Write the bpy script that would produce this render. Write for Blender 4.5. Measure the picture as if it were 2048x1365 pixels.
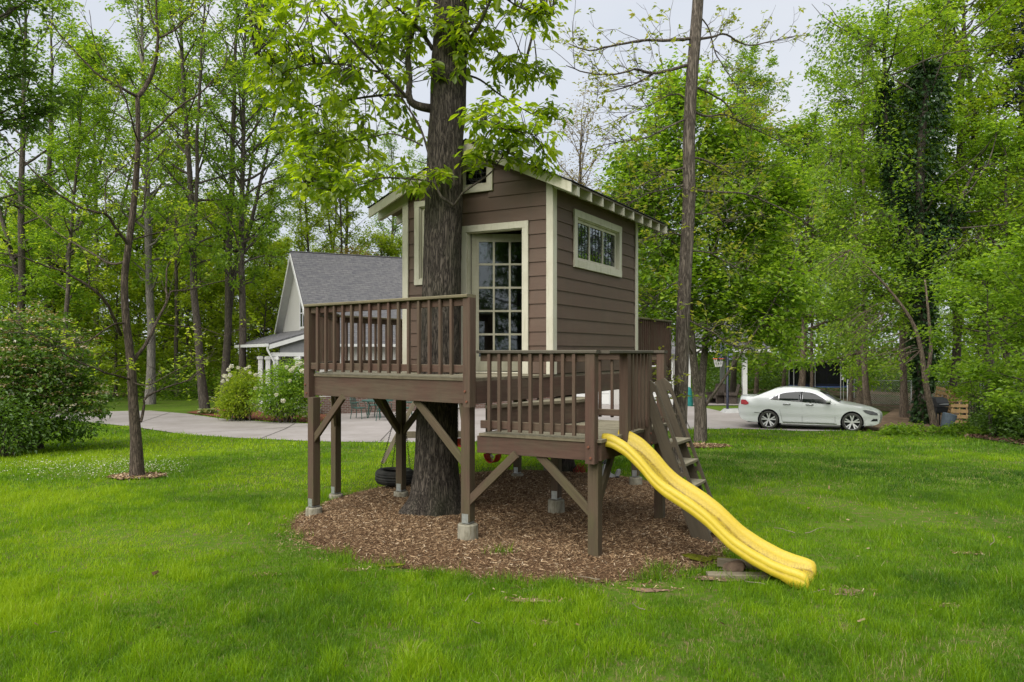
import bpy, math, random
import numpy as np
from mathutils import Vector, Matrix
from mathutils.geometry import delaunay_2d_cdt, tessellate_polygon

for _o in list(bpy.data.objects):
    bpy.data.objects.remove(_o, do_unlink=True)
random.seed(11)
rng = np.random.default_rng(11)
scene = bpy.context.scene
COL = scene.collection

# ------------------------------------------------------------------ camera, sky, sun, exposure
F, CX, HY, CH = 1567.0, 1024.0, 705.0, 2.15      # focal length and horizon of the photograph in its pixels, eye height in m
cam_d = bpy.data.cameras.new("camera")
cam_d.sensor_width = 36.0
cam_d.lens = 36.0 * F / 2048.0
cam_d.shift_y = (HY - 682.5) / 2048.0
cam_d.clip_start, cam_d.clip_end = 0.05, 2000.0
cam = bpy.data.objects.new("camera", cam_d)
COL.objects.link(cam)
cam.location = (0, 0, CH)
cam.rotation_euler = (math.radians(90), 0, 0)
scene.camera = cam

SUN_EL, SUN_AZ = math.radians(47), math.radians(212)   # azimuth clockwise from +Y: behind the camera, to the left
world = bpy.data.worlds.new("World")
scene.world = world
world.use_nodes = True
wt = world.node_tree
wt.nodes.clear()
wout = wt.nodes.new("ShaderNodeOutputWorld")
wbg = wt.nodes.new("ShaderNodeBackground")
wsky = wt.nodes.new("ShaderNodeTexSky")
wsky.sky_type = 'NISHITA'
wsky.sun_disc = False
wsky.sun_elevation = SUN_EL
wsky.sun_rotation = SUN_AZ
wsky.dust_density = 6.0
wsky.air_density = 1.0
wco = wt.nodes.new("ShaderNodeTexCoord")
wno = wt.nodes.new("ShaderNodeTexNoise")
wno.inputs['Scale'].default_value = 2.2
wno.inputs['Detail'].default_value = 5
wt.links.new(wco.outputs['Generated'], wno.inputs['Vector'])
wrp = wt.nodes.new("ShaderNodeValToRGB")
wrp.color_ramp.elements[0].position = 0.30
wrp.color_ramp.elements[1].position = 0.75
wrp.color_ramp.elements[0].color = (0.76, 0.83, 0.95, 1)
wrp.color_ramp.elements[1].color = (1.0, 1.01, 1.03, 1)
wt.links.new(wno.outputs['Fac'], wrp.inputs['Fac'])
wmu = wt.nodes.new("ShaderNodeMixRGB")
wmu.blend_type = 'MULTIPLY'
wmu.inputs['Fac'].default_value = 1.0
wmu.inputs[2].default_value = (5.2, 5.2, 5.2, 1)        # the cloud layer, on the sky texture's own scale
wt.links.new(wrp.outputs['Color'], wmu.inputs[1])
wmx = wt.nodes.new("ShaderNodeMixRGB")
wmx.inputs['Fac'].default_value = 0.9                    # overcast: cloud hides nine tenths of the clear sky
wt.links.new(wsky.outputs['Color'], wmx.inputs[1])
wt.links.new(wmu.outputs['Color'], wmx.inputs[2])
wt.links.new(wmx.outputs['Color'], wbg.inputs['Color'])
wbg.inputs['Strength'].default_value = 0.05
wt.links.new(wbg.outputs[0], wout.inputs[0])

sun_d = bpy.data.lights.new("sun", 'SUN')
sun_d.energy = 1.5
sun_d.angle = math.radians(70)
sun_d.color = (1.0, 0.97, 0.92)
sun = bpy.data.objects.new("sun", sun_d)
COL.objects.link(sun)
_sd = Vector((math.sin(SUN_AZ) * math.cos(SUN_EL), math.cos(SUN_AZ) * math.cos(SUN_EL), math.sin(SUN_EL)))
sun.rotation_euler = (-_sd).to_track_quat('-Z', 'Y').to_euler()
sun.location = _sd * 50

scene.view_settings.view_transform = 'Standard'
scene.view_settings.look = 'None'
scene.view_settings.exposure = 1.82
scene.view_settings.gamma = 1.0
scene.view_settings.use_curve_mapping = False
scene.render.engine = 'CYCLES'
scene.cycles.use_denoising = True
scene.cycles.max_bounces = 8
scene.cycles.diffuse_bounces = 4
scene.cycles.transparent_max_bounces = 12
scene.cycles.caustics_reflective = False
scene.cycles.caustics_refractive = False

# ------------------------------------------------------------------ small helpers
def V3(*a): return Vector(a)
def P(px, py, Y): return Vector(((px - CX) * Y / F, Y, CH - (py - HY) * Y / F))
def PXX(px, Y): return (px - CX) * Y / F

GB = ((10.3, 0.0), (27.0, -0.5))
def gz(x, y):
    y = np.asarray(y, float)
    return np.clip((y - GB[0][0]) / (GB[1][0] - GB[0][0]), 0, 1) * GB[1][1]
def gzf(x, y): return float(gz(x, y))
def G(px, py, Ymax=150.0):
    """the point of the ground seen at a pixel of the photograph"""
    k = (py - HY) / F
    Y = CH / k
    for _ in range(60):
        Y = 0.5 * Y + 0.5 * (CH - gzf(0, Y)) / k
    Y = min(Y, Ymax)
    return Vector((PXX(px, Y), Y, gzf(0, Y)))
def G2(px, py): g = G(px, py); return (g.x, g.y)

def vnoise(x, y, seed=0):
    """smooth 2-D value noise in 0..1"""
    r = np.random.default_rng(seed).random((64, 64))
    x = np.asarray(x, float); y = np.asarray(y, float)
    xi = np.floor(x).astype(int); yi = np.floor(y).astype(int)
    fx = x - xi; fy = y - yi
    fx = fx * fx * (3 - 2 * fx); fy = fy * fy * (3 - 2 * fy)
    a = r[xi % 64, yi % 64]; b = r[(xi + 1) % 64, yi % 64]
    c = r[xi % 64, (yi + 1) % 64]; d = r[(xi + 1) % 64, (yi + 1) % 64]
    return (a * (1 - fx) + b * fx) * (1 - fy) + (c * (1 - fx) + d * fx) * fy

def inpoly(x, y, poly):
    x = np.asarray(x); y = np.asarray(y)
    ins = np.zeros(x.shape, bool)
    n = len(poly)
    for i in range(n):
        x0, y0 = poly[i]; x1, y1 = poly[(i + 1) % n]
        c = ((y0 > y) != (y1 > y))
        with np.errstate(divide='ignore', invalid='ignore'):
            xx = (x1 - x0) * (y - y0) / ((y1 - y0) if y1 != y0 else 1e-9) + x0
        ins ^= c & (x < xx)
    return ins

class MB:
    def __init__(s):
        s.v = []; s.f = []; s.n = 0; s.a = []; s.mi = []
    def add(s, verts, faces, attr=None, mi=0):
        verts = np.asarray(verts, float).reshape(-1, 3)
        if isinstance(faces, np.ndarray):
            groups = [faces]
        else:
            by = {}
            for f in faces: by.setdefault(len(f), []).append(f)
            groups = [np.asarray(g, int) for g in by.values()]
        for g in groups:
            s.f.append(g + s.n)
            s.mi.append(np.full(len(g), mi))
            if attr is None: s.a.append(np.full(len(g), 0.5))
            elif np.isscalar(attr): s.a.append(np.full(len(g), float(attr)))
            else: s.a.append(np.asarray(attr, float))
        s.v.append(verts); s.n += len(verts)
        return s
    def arrays(s): return np.concatenate(s.v), s.f, s.a, s.mi
    def mesh(s, name, smooth=False, attr=False):
        me = bpy.data.meshes.new(name)
        v = np.concatenate(s.v)
        loops = np.concatenate([f.ravel() for f in s.f]).astype(np.int32)
        sizes = np.concatenate([np.full(len(f), f.shape[1]) for f in s.f]).astype(np.int32)
        starts = np.concatenate([[0], np.cumsum(sizes)[:-1]]).astype(np.int32)
        me.vertices.add(len(v)); me.loops.add(len(loops)); me.polygons.add(len(sizes))
        me.vertices.foreach_set("co", v.astype(np.float32).ravel())
        me.loops.foreach_set("vertex_index", loops)
        me.polygons.foreach_set("loop_start", starts)
        me.polygons.foreach_set("loop_total", sizes)
        mi = np.concatenate(s.mi).astype(np.int32)
        if mi.any(): me.polygons.foreach_set("material_index", mi)
        me.polygons.foreach_set("use_smooth", np.full(len(sizes), bool(smooth)))
        if attr:
            at = me.attributes.new("v", 'FLOAT', 'FACE')
            at.data.foreach_set("value", np.concatenate(s.a).astype(np.float32))
        me.update(calc_edges=True)
        return me
    # shapes
    def box(s, c, size, rot=None, ch=0.0):
        hx, hy, hz = [d / 2 for d in size]
        v = [(-hx,-hy,-hz),(hx,-hy,-hz),(hx,hy,-hz),(-hx,hy,-hz),(-hx,-hy,hz),(hx,-hy,hz),(hx,hy,hz),(-hx,hy,hz)]
        if rot is not None: v = [rot @ Vector(p) for p in v]
        v = [Vector(p) + Vector(c) for p in v]
        return s.add([tuple(p) for p in v], [[0,3,2,1],[4,5,6,7],[0,1,5,4],[1,2,6,5],[2,3,7,6],[3,0,4,7]])
    def beam(s, p0, p1, w, t, up=(0,0,1)):
        p0 = Vector(p0); p1 = Vector(p1)
        M = frame(p1 - p0, up)
        return s.box((p0 + p1) / 2, ((p1 - p0).length, w, t), M)
    def tube(s, pts, radii, sides=8, cap=True, mi=0, attr=None):
        pts = np.asarray([tuple(p) for p in pts], float)
        n = len(pts)
        r = np.full(n, radii) if np.isscalar(radii) else np.asarray(radii, float)
        T = np.gradient(pts, axis=0); T /= np.linalg.norm(T, axis=1)[:, None] + 1e-12
        ref = np.array([0.0, 0, 1]) if abs(T[:, 2]).mean() < 0.8 else np.array([1.0, 0.13, 0])
        A = np.cross(T, ref); A /= np.linalg.norm(A, axis=1)[:, None] + 1e-12
        B = np.cross(T, A)
        th = np.linspace(0, 2 * np.pi, sides, endpoint=False)
        ring = pts[:, None, :] + r[:, None, None] * (np.cos(th)[None, :, None] * A[:, None, :] + np.sin(th)[None, :, None] * B[:, None, :])
        i = np.arange(n - 1)[:, None] * sides; j = np.arange(sides)[None, :]; k = (j + 1) % sides
        q = np.stack([i + j, i + k, i + sides + k, i + sides + j], -1).reshape(-1, 4)
        s.add(ring.reshape(-1, 3), q, attr, mi)
        if cap:
            s.f.append(np.array([list(range(s.n - sides, s.n))])); s.mi.append(np.array([mi]))
            s.a.append(np.array([0.5 if attr is None else float(attr)]))
        return s
    def lathe(s, prof, n=24, c=(0,0,0), M=None, mi=0):
        prof = np.asarray(prof, float); th = np.linspace(0, 2*np.pi, n, endpoint=False)
        v = np.stack([prof[:,0][:,None]*np.cos(th), prof[:,0][:,None]*np.sin(th), np.repeat(prof[:,1][:,None], n, 1)], -1).reshape(-1,3)
        if M is not None: v = v @ np.array(M).T
        v = v + np.array(c)
        m = len(prof); i = np.arange(m-1)[:,None]*n; j = np.arange(n)[None,:]; k = (j+1)%n
        q = np.stack([i+j, i+k, i+n+k, i+n+j], -1).reshape(-1,4)
        return s.add(v, q, None, mi)

def frame(d, up=(0, 0, 1)):
    x = Vector(d).normalized(); u = Vector(up)
    if abs(x.dot(u.normalized())) > 0.99: u = Vector((0, 1, 0))
    y = u.cross(x).normalized(); z = x.cross(y)
    return Matrix((x, y, z)).transposed()

WM = {}          # world matrices of everything that parents something
def link(o, parent=None, M=None):
    COL.objects.link(o)
    M = M if M is not None else Matrix.Identity(4)
    if parent is not None:
        o.parent = parent
        o.matrix_parent_inverse = WM[parent.name].inverted()
    o.matrix_basis = M
    WM[o.name] = M
    return o
def ob(name, me, mats, parent=None, M=None, label=None, cat=None, group=None, kind=None):
    o = bpy.data.objects.new(name, me)
    if not me.materials:
        for m in (mats if isinstance(mats, (list, tuple)) else [mats]): me.materials.append(m)
    link(o, parent, M)
    return tag(o, label, cat, group, kind)
def tag(o, label=None, cat=None, group=None, kind=None):
    if label: o["label"] = label
    if cat: o["category"] = cat
    if group: o["group"] = group
    if kind: o["kind"] = kind
    return o
def empty(name, loc, label=None, cat=None, group=None):
    o = bpy.data.objects.new(name, None)
    o.empty_display_size = 0.2
    link(o, None, Matrix.Translation(Vector(loc)))
    return tag(o, label, cat, group)
def mat4(R, loc): return Matrix.Translation(Vector(loc)) @ R.to_4x4()
def obl(name, mb, mat, parent=None, loc=None, smooth=False, attr=False, **k):
    """a mesh built in world coordinates, with its origin moved to loc"""
    if loc is None: loc = (0, 0, 0)
    mb.v = [v - np.array(tuple(loc)) for v in mb.v]
    return ob(name, mb.mesh(name, smooth, attr), mat, parent, Matrix.Translation(Vector(loc)), **k)

_bars = {}
def bar(name, p0, p1, w, t, mat, parent, up=(0, 0, 1), ch=0.004):
    """a squared timber from p0 to p1, local X along it; alike pieces share their mesh"""
    p0 = Vector(p0); p1 = Vector(p1); L = (p1 - p0).length
    key = (round(L, 3), round(w, 4), round(t, 4), ch, mat.name)
    me = _bars.get(key)
    if me is None:
        a, b, c = w / 2, t / 2, min(ch, w / 3, t / 3)
        sec = [(-a + c, -b), (a - c, -b), (a, -b + c), (a, b - c), (a - c, b), (-a + c, b), (-a, b - c), (-a, -b + c)]
        v = [(x, y, z) for x in (-L / 2, L / 2) for y, z in sec]
        f = [[i, (i + 1) % 8, 8 + (i + 1) % 8, 8 + i] for i in range(8)] + [list(range(7, -1, -1)), list(range(8, 16))]
        mb = MB(); mb.add(v, f)
        me = mb.mesh(name); _bars[key] = me
    return ob(name, me, mat, parent, mat4(frame(p1 - p0, up), (p0 + p1) / 2))

def prism_arrays(pts, ext, holes=()):
    loops = [list(map(Vector, pts))] + [list(map(Vector, h)) for h in holes]
    allp = [p for l in loops for p in l]
    n = len(allp)
    tris = tessellate_polygon(loops) if len(pts) > 4 or holes else ([(0, 1, 2, 3)] if len(pts) == 4 else [(0, 1, 2)])
    nrm = None
    for t in tris:
        nn = (allp[t[1]] - allp[t[0]]).cross(allp[t[2]] - allp[t[0]])
        if nn.length > 1e-9: nrm = nn if nrm is None else nrm + (nn if nn.dot(nrm) > 0 else -nn)
    f = []
    for t in tris:
        nn = (allp[t[1]] - allp[t[0]]).cross(allp[t[2]] - allp[t[0]])
        s = list(t) if nn.dot(ext) < 0 else list(t)[::-1]
        f.append(s); f.append([i + n for i in s[::-1]])
    off = 0
    for l in loops:
        m = len(l)
        for i in range(m):
            a, b = off + i, off + (i + 1) % m
            f.append([a, b, b + n, a + n])
        off += m
    return [tuple(p) for p in allp] + [tuple(p + ext) for p in allp], f
def prism(name, pts, ext, mat, parent, xdir=None, holes=(), **k):
    ext = Vector(ext); pts = [Vector(p) for p in pts]
    v, f = prism_arrays(pts, ext, holes)
    c = sum((Vector(p) for p in v), Vector()) / len(v)
    xd = Vector(xdir) if xdir is not None else (pts[1] - pts[0])
    R = frame(xd, ext)
    Ri = R.transposed()
    v = [tuple(Ri @ (Vector(p) - c)) for p in v]
    mb = MB(); mb.add(v, f)
    return ob(name, mb.mesh(name), mat, parent, mat4(R, c), **k)

def clip(poly, a, b, c):
    """the part of a convex 2-D polygon where a*x+b*y+c >= 0"""
    out = []
    for i in range(len(poly)):
        p, q = poly[i], poly[(i + 1) % len(poly)]
        dp, dq = a*p[0]+b*p[1]+c, a*q[0]+b*q[1]+c
        if dp >= 0: out.append(p)
        if (dp >= 0) != (dq >= 0):
            t = dp / (dp - dq); out.append((p[0]+t*(q[0]-p[0]), p[1]+t*(q[1]-p[1])))
    return out

def sheet(name, poly, mat, dz, res, zfun=None, parent=None, **k):
    """a ground sheet filling a 2-D outline"""
    xs = [p[0] for p in poly]; ys = [p[1] for p in poly]
    pts = [Vector(p) for p in poly]; n = len(pts)
    gx, gy = np.meshgrid(np.arange(min(xs), max(xs), res), np.arange(min(ys), max(ys), res))
    gx = gx.ravel() + rng.uniform(-.15, .15, gx.size) * res; gy = gy.ravel() + rng.uniform(-.15, .15, gy.size) * res
    m = inpoly(gx, gy, poly)
    pts += [Vector((a, b)) for a, b in zip(gx[m], gy[m])]
    vo, _, fo, *_r = delaunay_2d_cdt(pts, [], [list(range(n))], 1, 1e-5)
    co = np.array([(p.x, p.y) for p in vo])
    z = (zfun(co[:, 0], co[:, 1]) if zfun else gz(co[:, 0], co[:, 1])) + dz
    fo = [list(f) for f in fo]
    fa = np.array(fo)
    a, b, c = co[fa[:, 0]], co[fa[:, 1]], co[fa[:, 2]]
    cr = (b[:, 0]-a[:, 0])*(c[:, 1]-a[:, 1])-(b[:, 1]-a[:, 1])*(c[:, 0]-a[:, 0])
    fa[cr < 0] = fa[cr < 0][:, ::-1]
    mb = MB(); mb.add(np.column_stack([co, z]), fa)
    return ob(name, mb.mesh(name, True), mat, parent, **k)

def smooth_poly(pts, it=2, closed=True):
    for _ in range(it):
        q = []; n = len(pts)
        for i in range(n if closed else n - 1):
            a, b = pts[i], pts[(i + 1) % n]
            q.append(tuple(a[k]*.75 + b[k]*.25 for k in range(len(a)))); q.append(tuple(a[k]*.25 + b[k]*.75 for k in range(len(a))))
        if not closed: q = [pts[0]] + q + [pts[-1]]
        pts = q
    return pts

# ------------------------------------------------------------------ materials
class NT:
    def __init__(s, name):
        s.m = bpy.data.materials.new(name); s.m.use_nodes = True
        s.t = s.m.node_tree; s.t.nodes.clear()
        s.out = s.t.nodes.new("ShaderNodeOutputMaterial")
    def n(s, typ, inp=None, **props):
        nd = s.t.nodes.new("ShaderNode" + typ)
        for k, v in props.items(): setattr(nd, k, v)
        for k, v in (inp or {}).items():
            so = nd.inputs[k]
            if isinstance(v, bpy.types.NodeSocket): s.t.links.new(v, so)
            elif isinstance(v, bpy.types.Node): s.t.links.new(v.outputs[0], so)
            else: so.default_value = (tuple(v) + (1,)) if isinstance(v, (tuple, list)) and len(v) == 3 and so.type == 'RGBA' else v
        return nd
    def ramp(s, fac, stops):
        nd = s.n("ValToRGB", {0: fac}); cr = nd.color_ramp
        while len(cr.elements) < len(stops): cr.elements.new(0.5)
        for e, (p, c) in zip(cr.elements, stops):
            e.position = p; e.color = tuple(c) + (1,) if len(c) == 3 else c
        return nd.outputs[0]
    def mix(s, fac, a, b, mode='MIX'):
        return s.n("MixRGB", {0: fac, 1: a, 2: b}, blend_type=mode).outputs[0]
    def math(s, op, a, b=0.0):
        return s.n("Math", {0: a, 1: b}, operation=op).outputs[0]
    def coord(s, which='Object', scale=(1, 1, 1), rnd=False):
        tc = s.n("TexCoord").outputs[which]
        mp = s.n("Mapping", {'Vector': tc, 'Scale': scale})
        if rnd:
            oi = s.n("ObjectInfo").outputs['Random']
            cb = s.n("CombineXYZ", {0: s.math('MULTIPLY', oi, 37.0), 1: s.math('MULTIPLY', oi, 91.0), 2: s.math('MULTIPLY', oi, 53.0)})
            mp = s.n("VectorMath", {0: mp.outputs[0], 1: cb.outputs[0]})
        return mp.outputs[0]
    def noise(s, vec, scale, detail=4, rough=0.55, dist=0.0):
        return s.n("TexNoise", {'Vector': vec, 'Scale': scale, 'Detail': detail, 'Roughness': rough, 'Distortion': dist}).outputs[0]
    def bump(s, h, strength=0.3, dist=0.01, prev=None):
        d = {'Height': h, 'Strength': strength, 'Distance': dist}
        if prev is not None: d['Normal'] = prev
        return s.n("Bump", d).outputs[0]
    def bsdf(s, col, rough=0.6, spec=0.3, normal=None, metal=0.0, **extra):
        d = {'Base Color': col, 'Roughness': rough, 'Specular IOR Level': spec, 'Metallic': metal}
        if normal is not None: d['Normal'] = normal
        d.update(extra)
        b = s.n("BsdfPrincipled", d)
        s.t.links.new(b.outputs[0], s.out.inputs[0]); return b
    def done(s, sh): s.t.links.new(sh if isinstance(sh, bpy.types.NodeSocket) else sh.outputs[0], s.out.inputs[0]); return s.m

def plain(name, col, rough=0.55, spec=0.3, var=0.15, scale=6.0, bump=0.0, metal=0.0):
    t = NT(name); c = t.coord('Object')
    nz = t.noise(c, scale, 5)
    lo = tuple(x * (1 - var) for x in col); hi = tuple(min(1, x * (1 + var)) for x in col)
    cc = t.ramp(nz, [(0.3, lo), (0.7, hi)])
    t.bsdf(cc, rough, spec, t.bump(t.noise(c, scale * 8, 4), bump, 0.01) if bump else None, metal)
    return t.m

def wood(name, c1, c2, top, topamt=0.6, rough=0.75, grain=1.0, stain=0.5, redamt=0.0):
    """stained timber: grain along local X, weathered patches, lichen and dirt where a face looks up"""
    t = NT(name)
    c = t.coord('Object', (1.5, 26, 26), True)
    g = t.noise(c, 1.6, 6, 0.6, 0.6)
    big = t.noise(t.coord('Object', (1.2, 3, 3), True), 1.5, 5, 0.62)
    rnd = t.n("ObjectInfo").outputs['Random']
    base = t.mix(t.math('MULTIPLY', rnd, 0.4), c1, c2)
    pat = t.ramp(big, [(0.42, (0, 0, 0)), (0.66, (1, 1, 1))])
    base = t.mix(t.math('MULTIPLY', pat, stain), base, c2)
    base = t.mix(t.math('MULTIPLY', t.ramp(g, [(0.35, (1, 1, 1)), (0.6, (0, 0, 0))]), 0.38 * grain), base, tuple(x * 0.45 for x in c1))
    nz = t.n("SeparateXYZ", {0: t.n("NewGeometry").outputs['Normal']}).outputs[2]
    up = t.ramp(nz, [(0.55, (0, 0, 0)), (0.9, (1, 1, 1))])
    pos = t.n("Mapping", {'Vector': t.n("NewGeometry").outputs['Position'], 'Scale': (11, 11, 1.3)}).outputs[0]
    stk = t.noise(pos, 1.0, 5, 0.6)
    base = t.mix(t.math('MULTIPLY', t.ramp(stk, [(0.50, (0, 0, 0)), (0.68, (1, 1, 1))]), 0.30), base, (0.070, 0.060, 0.040))
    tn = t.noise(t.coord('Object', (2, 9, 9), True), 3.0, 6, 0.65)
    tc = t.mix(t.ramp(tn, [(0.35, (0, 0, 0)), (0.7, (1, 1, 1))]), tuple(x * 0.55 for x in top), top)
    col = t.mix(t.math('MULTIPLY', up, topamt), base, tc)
    t.bsdf(col, rough, 0.25, t.bump(g, 0.35 * grain, 0.004))
    return t.m

def leafmat(name, stops, trans=0.45, gloss=0.06, tboost=1.5):
    t = NT(name)
    v = t.n("Attribute", attribute_name="v").outputs['Fac']
    col = t.ramp(v, stops)
    tcol = t.mix(1.0, col, (tboost * 1.03, tboost, tboost * 0.45), 'MULTIPLY')
    d = t.n("BsdfDiffuse", {'Color': col})
    tr = t.n("BsdfTranslucent", {'Color': tcol})
    m = t.n("MixShader", {0: trans, 1: d.outputs[0], 2: tr.outputs[0]})
    gl = t.n("BsdfGlossy", {'Color': (1, 1, 1), 'Roughness': 0.45})
    m = t.n("MixShader", {0: gloss, 1: m.outputs[0], 2: gl.outputs[0]})
    return t.done(m)

def barkmat(name, dark, light, sc=1.0, furrow=0.6, moss=None):
    t = NT(name)
    c = t.coord('Object', (10 * sc, 10 * sc, 1.15 * sc), True)
    w = t.noise(c, 2.4, 6, 0.6, 0.8)
    rd = t.math('ABSOLUTE', t.math('SUBTRACT', w, 0.5))
    rdg = t.ramp(rd, [(0.0, (0, 0, 0)), (0.10, (1, 1, 1))])
    fine = t.noise(t.coord('Object', (22 * sc, 22 * sc, 5 * sc), True), 2.0, 5, 0.7)
    h = t.math('ADD', t.math('MULTIPLY', rdg, furrow), t.math('MULTIPLY', fine, 0.6))
    col = t.ramp(h, [(0.22, dark), (0.80, light), (1.0, tuple(min(1, x * 1.4) for x in light))])
    if moss:
        mn = t.noise(t.coord('Object', (1, 1, 0.6)), 1.4, 5)
        col = t.mix(t.ramp(mn, [(0.52, (0, 0, 0)), (0.72, (0.6, 0.6, 0.6))]), col, moss)
    t.bsdf(col, 0.9, 0.15, t.bump(h, 0.8, 0.015))
    return t.m

def glassmat(name, tint=(0.75, 0.8, 0.78), refl=0.12, dark=0.0):
    t = NT(name)
    fr = t.n("LayerWeight", {'Blend': 0.35}).outputs['Fresnel']
    k = t.math('ADD', t.math('MULTIPLY', fr, 0.7), refl)
    tr = t.n("BsdfTransparent", {'Color': tint})
    gl = t.n("BsdfGlossy", {'Color': (0.9, 0.93, 0.95), 'Roughness': 0.02})
    return t.done(t.n("MixShader", {0: k, 1: tr.outputs[0], 2: gl.outputs[0]}))

BROWN, BROWN2 = (0.094, 0.051, 0.037), (0.100, 0.077, 0.050)
M_deckwood = wood("stained_deck_timber", BROWN, BROWN2, (0.30, 0.27, 0.17), 0.55, stain=0.85)
M_cap = wood("weathered_cap_timber", (0.150, 0.125, 0.075), (0.20, 0.175, 0.10), (0.30, 0.28, 0.17), 0.75)
M_cap_grey = wood("grey_cap_timber", (0.085, 0.072, 0.055), (0.12, 0.105, 0.08), (0.19, 0.18, 0.13), 0.75)
M_boards = wood("weathered_deck_boards", (0.17, 0.14, 0.095), (0.22, 0.185, 0.12), (0.36, 0.33, 0.23), 0.8)
M_postwood = wood("mossy_post_timber", (0.100, 0.062, 0.044), (0.084, 0.078, 0.036), (0.20, 0.18, 0.11), 0.5, stain=0.75)
M_dry = wood("grey_timber", (0.20, 0.165, 0.115), (0.25, 0.21, 0.15), (0.33, 0.29, 0.2), 0.6)
def siding_mat():
    t = NT("brown_lap_siding")
    c = t.coord('Object', (1.3, 20, 20), True)
    g = t.noise(c, 2.2, 6, 0.6, 0.3)
    rnd = t.n("ObjectInfo").outputs['Random']
    base = t.mix(rnd, (0.100, 0.063, 0.043), (0.114, 0.073, 0.051))
    dirt = t.noise(t.coord('Object', (0.8, 2, 2), True), 1.7, 5)
    base = t.mix(t.math('MULTIPLY', t.ramp(dirt, [(0.45, (0, 0, 0)), (0.75, (1, 1, 1))]), 0.3), base, (0.17, 0.13, 0.095))
    base = t.mix(t.math('MULTIPLY', t.ramp(g, [(0.3, (1, 1, 1)), (0.55, (0, 0, 0))]), 0.25), base, (0.07, 0.045, 0.034))
    pos = t.n("Mapping", {'Vector': t.n("NewGeometry").outputs['Position'], 'Scale': (7, 7, 0.9)}).outputs[0]
    stk = t.noise(pos, 1.0, 5, 0.6)
    base = t.mix(t.math('MULTIPLY', t.ramp(stk, [(0.46, (0, 0, 0)), (0.70, (1, 1, 1))]), 0.42), base, (0.085, 0.066, 0.047))
    t.bsdf(base, 0.6, 0.3, t.bump(g, 0.22, 0.003))
    return t.m
M_siding = siding_mat()
def trim_mat():
    t = NT("cream_trim_paint")
    c = t.coord('Object', (1, 1, 1), True)
    s = t.noise(c, 3.0, 6, 0.65)
    col = t.mix(t.math('MULTIPLY', t.ramp(s, [(0.48, (0, 0, 0)), (0.75, (1, 1, 1))]), 0.5), (0.53, 0.505, 0.40), (0.39, 0.36, 0.255))
    fine = t.noise(t.coord('Object', (2, 18, 18), True), 4, 5, 0.7)
    col = t.mix(t.math('MULTIPLY', t.ramp(fine, [(0.58, (0, 0, 0)), (0.72, (1, 1, 1))]), 0.35), col, (0.28, 0.25, 0.16))
    pg = t.n("NewGeometry").outputs['Position']
    pos = t.n("Mapping", {'Vector': pg, 'Scale': (14, 14, 2.0)}).outputs[0]
    stk = t.noise(pos, 1.0, 5, 0.65)
    col = t.mix(t.math('MULTIPLY', t.ramp(stk, [(0.52, (0, 0, 0)), (0.70, (1, 1, 1))]), 0.5), col, (0.30, 0.29, 0.17))
    t.bsdf(col, 0.55, 0.35, t.bump(fine, 0.12, 0.003))
    return t.m
M_trim = trim_mat()
M_doorpaint = wood("shaded_door_paint", (0.34, 0.325, 0.24), (0.30, 0.29, 0.20), (0.34, 0.33, 0.25), 0.3, 0.6, 0.35, 0.6)  # darker than the trim: the door's shade is put into its colour
M_shing = plain("dark_roof_shingles", (0.035, 0.034, 0.034), 0.9, 0.2, 0.5, 30, 0.5)
def footing_mat():
    t = NT("footing_concrete"); c = t.coord('Object', (1, 1, 1), True)
    a = t.noise(c, 9, 6, 0.7); b = t.noise(t.coord('Object', (7, 7, 2), True), 3, 5, 0.65, 0.5)
    col = t.ramp(a, [(0.3, (0.20, 0.185, 0.14)), (0.7, (0.31, 0.29, 0.225))])
    col = t.mix(t.ramp(b, [(0.48, (0, 0, 0)), (0.66, (0.75, 0.75, 0.75))]), col, (0.13, 0.115, 0.07))
    t.bsdf(col, 0.92, 0.12, t.bump(a, 0.6, 0.01)); return t.m
M_conc = footing_mat()
M_steel = plain("galvanised_steel", (0.42, 0.43, 0.42), 0.45, 0.5, 0.2, 20, 0.0, 0.7)
M_rustbolt = plain("rusty_bolt", (0.16, 0.06, 0.035), 0.7, 0.3, 0.3, 40)
M_black = plain("black_metal", (0.02, 0.02, 0.022), 0.5, 0.4, 0.2, 10)
M_lead = plain("lead_came", (0.04, 0.042, 0.045), 0.5, 0.4, 0.2, 10)
M_glass = glassmat("window_glass", (0.6, 0.65, 0.62), 0.06)
M_leadglass = glassmat("leaded_glass", (0.5, 0.57, 0.57), 0.12)
M_curtain = plain("dark_curtain", (0.05, 0.05, 0.06), 0.9, 0.1, 0.2, 3)
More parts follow.
